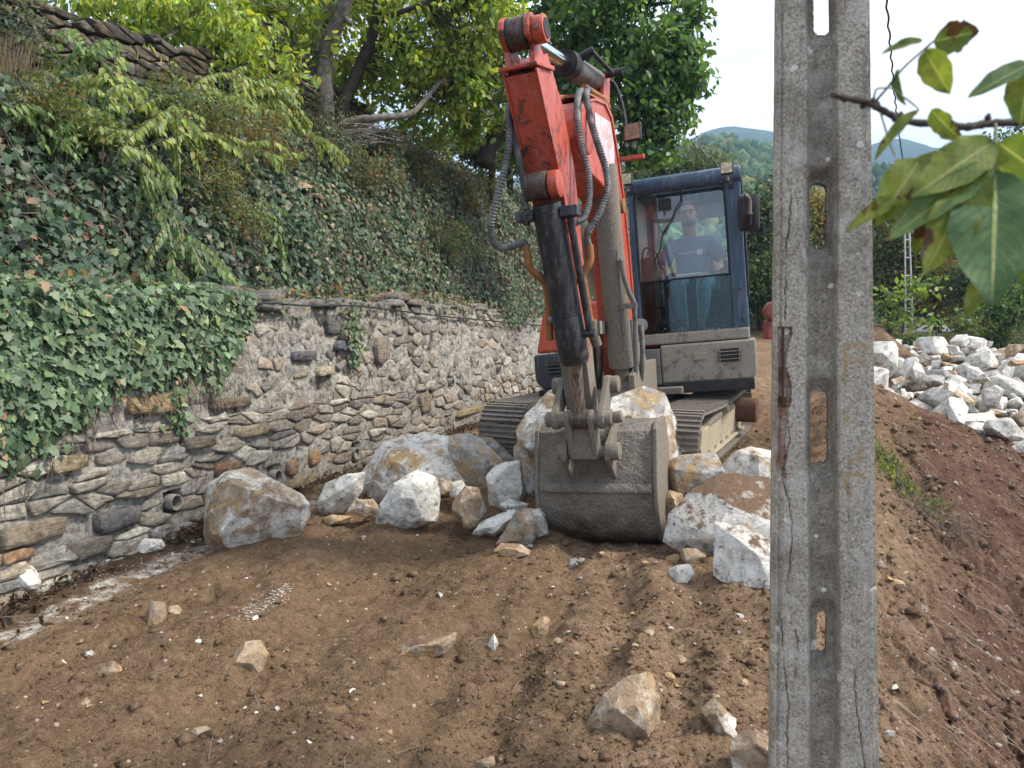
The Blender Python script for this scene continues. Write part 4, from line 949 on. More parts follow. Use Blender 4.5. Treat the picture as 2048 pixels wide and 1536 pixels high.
mb = MB(); mb.tube([b0 + pside, b1 - bd * 0.20 + pside], 0.022, 10); mb.tube([b1 - bd * 0.18 + BF[1] * 0.06, b1 - bd * 0.18 + BF[1] * 0.155], 0.026, 10); part(mb, 'oil_pipe', M_BLACK, bkc, smooth=50)
mb = MB(); mb.cyl(b1 - bd * 0.28 - BF[1] * 0.09, b1 - bd * 0.28 - BF[1] * 0.115, 0.022, 8); part(mb, 'bolt', M_GREY, bkc)
mb = MB(); mb.cyl(b2 - BF[1] * 0.05, b2 + BF[1] * 0.06, 0.062, 24); part(mb, 'rod_eye', M_GREASE, bkc, bevel=0.004, smooth=40)
# boom cylinder in front of the boom
boc = empty('boom_cylinder', tuple(fp(BF, 0.02, -1.2, -1)), exc); boc.location = fp(BF, 0.02, -1.2, -1) - exc.location
c0 = onY(1207, 330, -0.97); c1 = onY(1213, 455, -1.04); c2 = onY(1243, 735, -1.24)
mb = MB(); mb.cyl(c0, c2, 0.094, 28); part(mb, 'barrel', M_MUD, boc, bevel=0.01, smooth=40)
cd_ = (c2 - c0).normalized()
mb = MB(); mb.cyl(c2, c2 + cd_ * 0.16, 0.055, 20); mb.cyl(c2 + cd_ * 0.16 - BF[1] * 0.08, c2 + cd_ * 0.16 + BF[1] * 0.08, 0.07, 22); part(mb, 'base_eye', M_MUD, boc, smooth=40)
mb = MB(); q = onY(1233, 500, -1.02)
mb.tube([q, onY(1245, 640, -1.10), onY(1250, 700, -1.14)], 0.018, 8); mb.tube([onY(1236, 522, -1.0), onY(1244, 520, -1.0)], 0.022, 8)
mb.tube(spline([onY(1243, 521, -1.0), onY(1247, 550, -1.02), onY(1258, 585, -1.06), onY(1268, 612, -1.1), onY(1272, 700, -1.16), onY(1272, 745, -1.2)]), 0.019, 8)
mb.box((onY(1258, 612, -1.06), BF[1], BF[2], BF[3]), (0, 0, 0), (0.06, 0.015, 0.02)); part(mb, 'oil_pipe', M_GREY, boc, smooth=50)
# swing bracket carrying boom and cylinder feet
swb = empty('swing_bracket', tuple(fp(BF, 0, -1.5, -1.2)), exc); swb.location = fp(BF, 0, -1.5, -1.2) - exc.location
for s in (-1, 1):
    mb = MB(); mb.prism(BF, [(-1.12, -1.30), (-1.10, -1.14), (-1.26, -1.10), (-1.36, -0.90), (-1.50, -0.90), (-1.62, -1.05), (-2.05, -1.05), (-2.05, -1.36), (-1.3, -1.36)], s * 0.20, s * 0.155); part(mb, 'cheek_plate', M_MUD, swb, bevel=0.008)
mb = MB(); mb.cyl(fp(BF, 0, -1.82, -1.42), fp(BF, 0, -1.82, -0.92), 0.12, 24); part(mb, 'swing_post', M_MUD, swb, bevel=0.01, smooth=40)
mb = MB(); mb.prism(BF, [(-1.16, -1.34), (-1.2, -1.25), (-2.0, -1.25), (-2.0, -1.34)], -0.155, 0.155); part(mb, 'web_plate', M_MUD, swb, bevel=0.006)
mb = MB()
for x, y0 in ((1262, 640), (1282, 650), (1195, 640), (1180, 650)):
    mb.tube(spline([onY(x, y0, -1.3), onY(x + 3, 700, -1.3), onY(x + 2, 745, -1.35), onY(x - 4, 775, -1.5)]), 0.02, 8)
part(mb, 'hydraulic_hose', M_GREY, swb, smooth=60)
mb = MB(); mb.cyl(P(1278, 650, 5.85), P(1284, 650, 5.80), 0.05, 14); mb.tube([P(1190, 640, 5.7), P(1190, 680, 5.7)], 0.03, 8); mb.box(frame(P(1200, 655, 5.7), 0.3, 0), (0, 0, 0), (0.04, 0.03, 0.05)); part(mb, 'pipe_clamp', M_GREY, swb, smooth=50)
# ---------------------------------------------------------------- corrugated hoses
def hose(keys, r, name='corrugated_hose', parent=None, mat=None, pitch=0.0185):
    r = r * 0.86
    pts = spline(keys, 10); L = [0]
    for a, b in zip(pts, pts[1:]): L.append(L[-1] + (b - a).length)
    n = int(L[-1] / (pitch / 2)); out = []; rad = []
    xs_ = np.linspace(0, L[-1], n); arr = np.array([list(p) for p in pts]); La = np.array(L)
    for k, x in enumerate(xs_):
        out.append(Vector([np.interp(x, La, arr[:, j]) for j in range(3)])); rad.append(r if k % 2 == 0 else r * 0.70)
    mb = MB(); mb.tube(out, rad, 10); return part(mb, name, mat or M_HOSE, parent or arm, smooth=70)
hose([P(1026, 205, 4.42), P(1018, 220, 4.33), P(1018, 280, 4.3), P(1009, 340, 4.28), P(994, 395, 4.28), P(983, 445, 4.3), P(984, 475, 4.32), P(998, 494, 4.36), P(1025, 492, 4.4), P(1045, 483, 4.42), P(1052, 492, 4.43)], 0.027)
hose([P(1030, 208, 4.45), P(1027, 225, 4.36), P(1032, 280, 4.34), P(1040, 330, 4.36), P(1049, 380, 4.38), P(1052, 420, 4.38)], 0.025)
hose([P(1163, 182, 4.95), P(1157, 190, 4.75), P(1155, 225, 4.66), P(1163, 290, 4.6), P(1177, 350, 4.55), P(1178, 400, 4.48), P(1168, 435, 4.43), P(1148, 446, 4.4)], 0.027)
hose([P(1178, 180, 5.0), P(1173, 190, 4.82), P(1180, 235, 4.72), P(1196, 290, 4.65), P(1212, 340, 4.6), P(1215, 380, 4.56), P(1202, 420, 4.52), P(1185, 450, 4.5), P(1178, 463, 4.5)], 0.027)
mb = MB(); mb.tube([P(1148, 446, 4.4), P(1143, 452, 4.4)], [0.026, 0.012], 10); mb.tube([P(1140, 452, 4.4), P(1148, 444, 4.4)], 0.03, 10); part(mb, 'hose_end', M_GREY, arm, smooth=60)
mb = MB(); mb.tube(spline([P(1184, 450, 4.5), P(1176, 462, 4.5), P(1174, 478, 4.52), P(1178, 492, 4.54)]), 0.021, 10); part(mb, 'hose_end', M_GREY, arm, smooth=60)
mb = MB(); mb.tube(spline([P(1178, 490, 4.54), P(1180, 515, 4.55), P(1176, 530, 4.55), P(1165, 550, 4.56), P(1167, 570, 4.57), P(1174, 610, 4.62), P(1182, 655, 4.66)]), 0.026, 10); mb.box(frame(P(1161, 562, 4.57), 0.37, 0.06), (0, 0, 0), (0.03, 0.02, 0.014)); part(mb, 'steel_pipe', M_RUST, arm, smooth=60)
mb = MB(); mb.tube(spline([P(1183, 640, 4.66), P(1186, 665, 4.67), P(1194, 690, 4.7)]), 0.034, 10); mb.box(frame(P(1196, 655, 4.68), 0.37, 0.06), (0, 0, 0), (0.02, 0.03, 0.04)); part(mb, 'pipe_fitting', M_MUD, arm, smooth=60)
mb = MB(); mb.tube(spline([P(1052, 490, 4.43), P(1055, 512, 4.43), P(1060, 535, 4.44), P(1075, 550, 4.46), P(1090, 566, 4.5), P(1096, 600, 4.54), P(1100, 680, 4.6)]), 0.022, 10); part(mb, 'steel_pipe', M_RUST, arm, smooth=60)
mb = MB(); mb.tube([P(1052, 428, 4.38), P(1054, 452, 4.39)], [0.03, 0.02], 10); part(mb, 'hose_end', M_BLACK, arm, smooth=60)
# ---------------------------------------------------------------- links and bucket
lk = empty('bucket_linkage', tuple(b2), exc); lk.location = Vector(b2) - exc.location
def link_plate(pts, l, th, fr=BF):
    mb = MB(); mb.prism(fr, pts, l - th / 2, l + th / 2); return mb
pb = Vector(b2) - BF[0]; rod = (pb.dot(BF[2]), pb.dot(BF[3])); rl = pb.dot(BF[1])
hook = (rod[0] - 0.20, rod[1] + 0.20)
def capsule(a, b, ra, rb, n=8):
    an = math.atan2(b[1] - a[1], b[0] - a[0]); out = []
    for k in range(n + 1): w = an + PI / 2 + PI * k / n; out.append((a[0] + ra * math.cos(w), a[1] + ra * math.sin(w)))
    for k in range(n + 1): w = an - PI / 2 + PI * k / n; out.append((b[0] + rb * math.cos(w), b[1] + rb * math.sin(w)))
    return out
for s in (-1, 1):
    link_plate(capsule(rod, hook, 0.065, 0.06), rl + s * 0.150, 0.045).build('rocker_link', M_MUD, lk, bevel=0.01)
    mb = MB(); mb.cyl(fp(BF, rl + s * 0.12, *hook), fp(BF, rl + s * 0.22, *hook), 0.055, 20); part(mb, 'pin_boss', M_MUD, lk, bevel=0.008, smooth=40)
mb = MB(); mb.cyl(fp(BF, rl - 0.215, *rod), fp(BF, rl + 0.215, *rod), 0.048, 22); part(mb, 'link_pin', M_MUD, lk, bevel=0.006, smooth=40)
mb = MB(); mb.cyl(fp(BF, rl + 0.215, rod[0] - 0.03, rod[1]), fp(BF, rl + 0.27, rod[0] - 0.03, rod[1] + 0.01), 0.038, 14); part(mb, 'pin_boss', M_MUD, lk, bevel=0.008, smooth=40)
pin = (rod[0] - 0.07, rod[1] - 0.215)
for s in (-1, 1): link_plate(capsule(rod, pin, 0.058, 0.055), rl + 0.01 + s * 0.075, 0.04).build('bucket_link', M_MUD, lk, bevel=0.01)
mb = MB(); mb.prism(BF, [(rod[0] + 0.00, rod[1] - 0.05), (pin[0] + 0.045, pin[1] - 0.045), (pin[0] + 0.01, pin[1] - 0.045), (rod[0] - 0.03, rod[1] - 0.05)], rl - 0.07, rl + 0.09); part(mb, 'link_web', M_MUD, lk, bevel=0.006)
BKF = (BF[0] + BF[1] * 0.08, BF[1], BF[2], BF[3])
bk = empty('bucket', tuple(fp(BKF, 0, -0.5, -1.8)), exc); bk.location = fp(BKF, 0, -0.5, -1.8) - exc.location
shell = [(-0.62, -1.415), (-0.40, -1.425), (-0.335, -1.47), (-0.275, -1.76), (-0.262, -1.86), (-0.275, -1.98), (-0.32, -2.09), (-0.385, -2.185), (-0.47, -2.24)]
lipt = [(-0.62, -2.25), (-0.78, -2.21)]
def shell_strip(prof, th, l0, l1, name, mat):
    mb = MB(); c = np.array(prof); cen = np.array([-0.8, -1.85])
    inn = []
    for k in range(len(c)):
        tg = c[min(k + 1, len(c) - 1)] - c[max(k - 1, 0)]; nr = np.array([tg[1], -tg[0]]); nr /= np.linalg.norm(nr)
        if nr.dot(cen - c[k]) < 0: nr = -nr
        inn.append(tuple(c[k] + nr * th))
    n = len(c); vs = []
    for l in (l0, l1):
        vs += [fp(BKF, l, *p) for p in prof] + [fp(BKF, l, *p) for p in inn]
    fs = []
    m = 2 * n
    for k in range(n - 1):
        fs += [(k, k + 1, m + k + 1, m + k), (n + k, m + n + k, m + n + k + 1, n + k + 1), (k, n + k, n + k + 1, k + 1), (m + k, m + k + 1, m + n + k + 1, m + n + k)]
    fs += [(0, m, m + n, n), (n - 1, n + n - 1, m + n + n - 1, m + n - 1)]
    mb.add(vs, fs); return part(mb, name, mat, bk, bevel=0.004, smooth=35)
def smooth_prof(p, n=4):
    q = spline([(a, b, 0) for a, b in p], n); return [(v.x, v.y) for v in q]
WBK = 0.385
shell_strip(shell[:3] + smooth_prof(shell[2:], 3)[1:], 0.02, -WBK, WBK, 'bucket_shell', M_BUCKET)
shell_strip([(-0.44, -2.225)] + lipt, 0.03, -WBK, WBK, 'cutting_lip', M_BUCKET)
shell_strip([(-0.268, -1.80), (-0.255, -1.86)], -0.012, -WBK + 0.01, WBK - 0.01, 'wear_strip', M_BUCKET)
side_prof = [(f, u) for f, u in shell] + lipt + [(-0.80, -2.12), (-0.80, -1.9), (-0.74, -1.6), (-0.66, -1.42)]
for s in (-1, 1):
    mb = MB(); big_ = [(f + (0.012 if f > -0.6 else -0.01), u + (0.012 if u > -1.6 else 0)) for f, u in side_prof]
    mb.prism(BKF, big_, s * WBK, s * (WBK + 0.028)); part(mb, 'side_plate', M_MUD, bk, bevel=0.006)
for k in range(5):
    l = -0.34 + 0.17 * k
    mb = MB(); mb.hexa([fp(BKF, l + a, f, u) for (a, f, u) in ((-0.035, -0.75, -2.225), (0.035, -0.75, -2.225), (0.02, -0.96, -2.19), (-0.02, -0.96, -2.19), (-0.035, -0.75, -2.18), (0.035, -0.75, -2.18), (0.02, -0.96, -2.18), (-0.02, -0.96, -2.18))]); part(mb, 'bucket_tooth', M_GREY, bk, bevel=0.004)
pin2 = pin
for x in (-0.155, 0.135):
    mb = MB(); ear = [(-0.62, -1.40), (-0.40, -1.39), (pin2[0] + 0.03, pin2[1] + 0.05), (pin2[0] + 0.06, pin2[1]), (pin2[0] + 0.045, pin2[1] - 0.055), (-0.30, -1.80), (-0.285, -1.88), (-0.33, -1.88), (-0.42, -1.5)]
    mb.prism(BKF, ear, x - 0.016, x + 0.016); part(mb, 'ear_plate', M_MUD, bk, bevel=0.006)
for x0, x1 in ((-0.19, -0.125), (0.12, 0.21)):
    mb = MB(); mb.cyl(fp(BKF, x0, *pin2), fp(BKF, x1, *pin2), 0.058, 20); part(mb, 'pin_boss', M_MUD, bk, bevel=0.008, smooth=40)
mb = MB(); mb.cyl(fp(BKF, -0.12, *pin2), fp(BKF, 0.12, *pin2), 0.035, 20); part(mb, 'bucket_pin', M_MUD, bk, smooth=40)
# ================================================================== boulders and stones
def rock_mat():
    t = NT('limestone_rock'); v = t.pos; oi = t.n('ShaderNodeObjectInfo'); oc = t.n('ShaderNodeSeparateColor', {0: oi.outputs['Color']}).outputs
    off = t.n('ShaderNodeVectorMath', {0: v, 1: t.n('ShaderNodeVectorMath', {0: oi.outputs['Random'], 1: (37, 21, 53)}, operation='MULTIPLY').outputs[0]}, operation='ADD').outputs[0]
    n1 = t.noise(off, 2.6, 6, 0.62, 0.6); n2 = t.noise(off, 12, 7, 0.7); n3 = t.noise(off, 60, 5, 0.72)
    white = t.ramp(n2, [(0.32, (0.35, 0.325, 0.28)), (0.48, (0.62, 0.585, 0.515)), (0.66, (0.80, 0.775, 0.715))])
    grey = t.ramp(n2, [(0.3, (0.20, 0.185, 0.165)), (0.55, (0.37, 0.35, 0.32)), (0.75, (0.57, 0.55, 0.51))])
    brown = t.ramp(n2, [(0.28, (0.17, 0.115, 0.075)), (0.5, (0.33, 0.24, 0.155)), (0.72, (0.54, 0.44, 0.33))])
    ochre = (0.42, 0.275, 0.13)
    c = t.mix(t.mapr(t.math('ADD', n1, t.math('SUBTRACT', oc[1], 0.5)), 0.46, 0.54), white, grey)
    n4 = t.noise(off, 4.2, 7, 0.7, 0.8)
    bm = t.mapr(t.math('ADD', n4, t.math('SUBTRACT', oc[0], 0.5)), 0.50, 0.60)
    c = t.mix(bm, c, t.mix(t.mapr(n1, 0.5, 0.6), brown, ochre))
    # pale fracture veins
    vo = t.n('ShaderNodeTexVoronoi', {'Vector': t.n('ShaderNodeVectorMath', {0: off, 1: t.n('ShaderNodeVectorMath', {0: t.n('ShaderNodeTexNoise', {'Vector': off, 'Scale': 5.0}).outputs['Color'], 1: (0.25, 0.25, 0.25)}, operation='MULTIPLY').outputs[0]}, operation='ADD').outputs[0], 'Scale': 5.0}, feature='DISTANCE_TO_EDGE').outputs['Distance']
    c = t.mix(t.math('MULTIPLY', t.mapr(vo, 0.0, 0.018, 0.5, 0.0), t.mapr(n2, 0.4, 0.6)), c, (0.7, 0.69, 0.66))
    spk = t.mapr(t.noise(off, 20, 7, 0.78), 0.565, 0.62, 0, 0.85)
    c = t.mix(spk, c, (0.11, 0.075, 0.05))
    # earth lying on upward faces
    nz = t.n('ShaderNodeSeparateXYZ', {0: t.n('ShaderNodeNewGeometry').outputs['Normal']}).outputs[2]
    dirt = t.mapr(t.math('ADD', t.math('ADD', nz, t.math('MULTIPLY', t.math('SUBTRACT', n2, 0.5), 1.6)), t.math('MULTIPLY', oc[2], 1.5)), 1.45, 1.7)
    soil = t.ramp(n3, [(0.3, (0.085, 0.050, 0.030)), (0.7, (0.19, 0.12, 0.075))])
    c = t.mix(dirt, c, soil)
    gz_ = t.n('ShaderNodeSeparateXYZ', {0: t.tc.outputs['Generated']}).outputs[2]
    c = t.mix(t.mapr(t.math('ADD', gz_, t.math('MULTIPLY', t.math('SUBTRACT', n2, 0.5), 1.1)), 0.02, 0.26, 0.9, 0.0), c, soil)
    h = t.math('ADD', t.math('MULTIPLY', n2, 0.9), t.math('ADD', t.math('MULTIPLY', n3, 0.45), t.math('MULTIPLY', n4, 0.8)))
    return t.done(t.bsdf(c, 0.85, t.bump(h, 0.75, 0.025), 0, 0.25))
M_ROCK = rock_mat()
def finish_rock(bm, seed, amp, cuts):
    rc = np.random.RandomState(seed * 7 + 1)
    ext = max((v.co.length for v in bm.verts), default=0.1)
    for _ in range(3):          # split off a few flat fracture faces on the near and upper side
        n_ = Vector((rc.normal() * 0.8, -abs(rc.normal()) * 0.9, rc.normal() * 0.7)).normalized(); reach = max(v.co.dot(n_) for v in bm.verts)
        res = bmesh.ops.bisect_plane(bm, geom=bm.verts[:] + bm.edges[:] + bm.faces[:], plane_co=n_ * reach * rc.uniform(0.74, 0.88), plane_no=n_, clear_outer=True)
        ed = [e for e in res['geom_cut'] if isinstance(e, bmesh.types.BMEdge)]
        if ed: bmesh.ops.edgeloop_fill(bm, edges=ed)
    bmesh.ops.triangulate(bm, faces=bm.faces)
    size = max((v.co.length for v in bm.verts), default=0.1)
    bmesh.ops.bevel(bm, geom=list(bm.edges), offset=size * 0.022, segments=1, affect='EDGES', clamp_overlap=True)
    bmesh.ops.triangulate(bm, faces=bm.faces)
    for _ in range(cuts):
        ln = sorted(e.calc_length() for e in bm.edges); lim = ln[int(len(ln) * 0.45)]
        bmesh.ops.subdivide_edges(bm, edges=[e for e in bm.edges if e.calc_length() >= lim], cuts=1, use_grid_fill=True)
        bmesh.ops.triangulate(bm, faces=bm.faces)
    bm.normal_update()
    sc = 1.0 / max(size, 1e-3)
    for v in bm.verts:
        p = v.co * sc
        q = mnoise.fractal(p * 1.6 + Vector((seed * 3.1, seed, 2)), 1.0, 2.0, 4) * 0.55 + mnoise.fractal(p * 6 + Vector((seed, 9, seed * 2)), 1.0, 2.0, 3) * 0.35
        v.co += v.normal * q * amp * size
def rock_from_outline(name, outline, Y, thick=0.8, seed=0, amp=0.05, col=(0.4, 0.4, 0.2), cuts=3, label=None, group=None, cat='boulder', lean=0.0):
    rs = np.random.RandomState(seed + 100)
    pts3 = [P(x, y, Y) for x, y in outline]
    c = sum(pts3, Vector()) / len(pts3)
    pts3 = [c + (p - c) * 1.15 for p in pts3]
    w = max(p.x for p in pts3) - min(p.x for p in pts3); h = max(p.z for p in pts3) - min(p.z for p in pts3)
    dep = thick * (w + h) / 2
    bm = bmesh.new(); view = Vector((c.x, c.y, c.z)).normalized()
    for p in pts3:
        bm.verts.new(p - c + Vector((0, rs.uniform(-0.10, 0.10) * dep + lean * (p.z - c.z), 0)))
    def ring(sc, off, k):
        for i in range(0, len(pts3), k):
            p = pts3[i]; d = (p - c) * (sc * rs.uniform(0.8, 1.1)); f = off * dep * rs.uniform(0.75, 1.1)
            q = d + Vector((0, f + lean * d.z, 0))
            q.x *= 1 + f / c.y * 0.6; q.z *= 1
            bm.verts.new(q)
    n_ = len(pts3); st = rs.randint(n_)
    for j in range(4):          # a few front corners make big broken faces
        i = (st + int(j * n_ / 4.0 + rs.randint(2))) % n_; d = (pts3[i] - c) * rs.uniform(0.35, 0.88); f = -dep * rs.uniform(0.26, 0.5)
        q = d + Vector((0, f + lean * d.z, 0)); q.x *= 1 + f / c.y * 0.6; bm.verts.new(q)
    ring(0.82, 0.32, 3); ring(0.4, 0.5, 4)
    r = bmesh.ops.convex_hull(bm, input=bm.verts)
    bmesh.ops.delete(bm, geom=[g for g in bm.verts if not g.link_faces], context='VERTS')
    finish_rock(bm, seed, amp, cuts)
    me = bpy.data.meshes.new(name); bm.to_mesh(me); bm.free()
    me.polygons.foreach_set('use_smooth', np.ones(len(me.polygons), dtype=bool)); me.set_sharp_from_angle(angle=math.radians(32))
    o = link(name, me, M_ROCK, None, c); o.color = (*col, 1)
    tag(o, label, cat, group)
    return o
def rock_mesh(name, seed, dims, amp=0.05, cuts=2, npts=16, flat=0.0):
    rs = np.random.RandomState(seed); bm = bmesh.new()
    for _ in range(npts):
        d = rs.normal(size=3); d /= np.linalg.norm(d); d *= rs.uniform(0.82, 1.05)
        d = np.sign(d) * np.abs(d) ** (1 - flat)
        bm.verts.new(Vector(d * np.array(dims) * 0.5))
    bmesh.ops.convex_hull(bm, input=bm.verts)
    bmesh.ops.delete(bm, geom=[g for g in bm.verts if not g.link_faces], context='VERTS')
    finish_rock(bm, seed, amp, cuts)
    me = bpy.data.meshes.new(name); bm.to_mesh(me); bm.free(); me.materials.append(M_ROCK)
    me.polygons.foreach_set('use_smooth', np.ones(len(me.polygons), dtype=bool)); me.set_sharp_from_angle(angle=math.radians(32))
    return me
G_B = 'boulders dumped in front of the excavator'
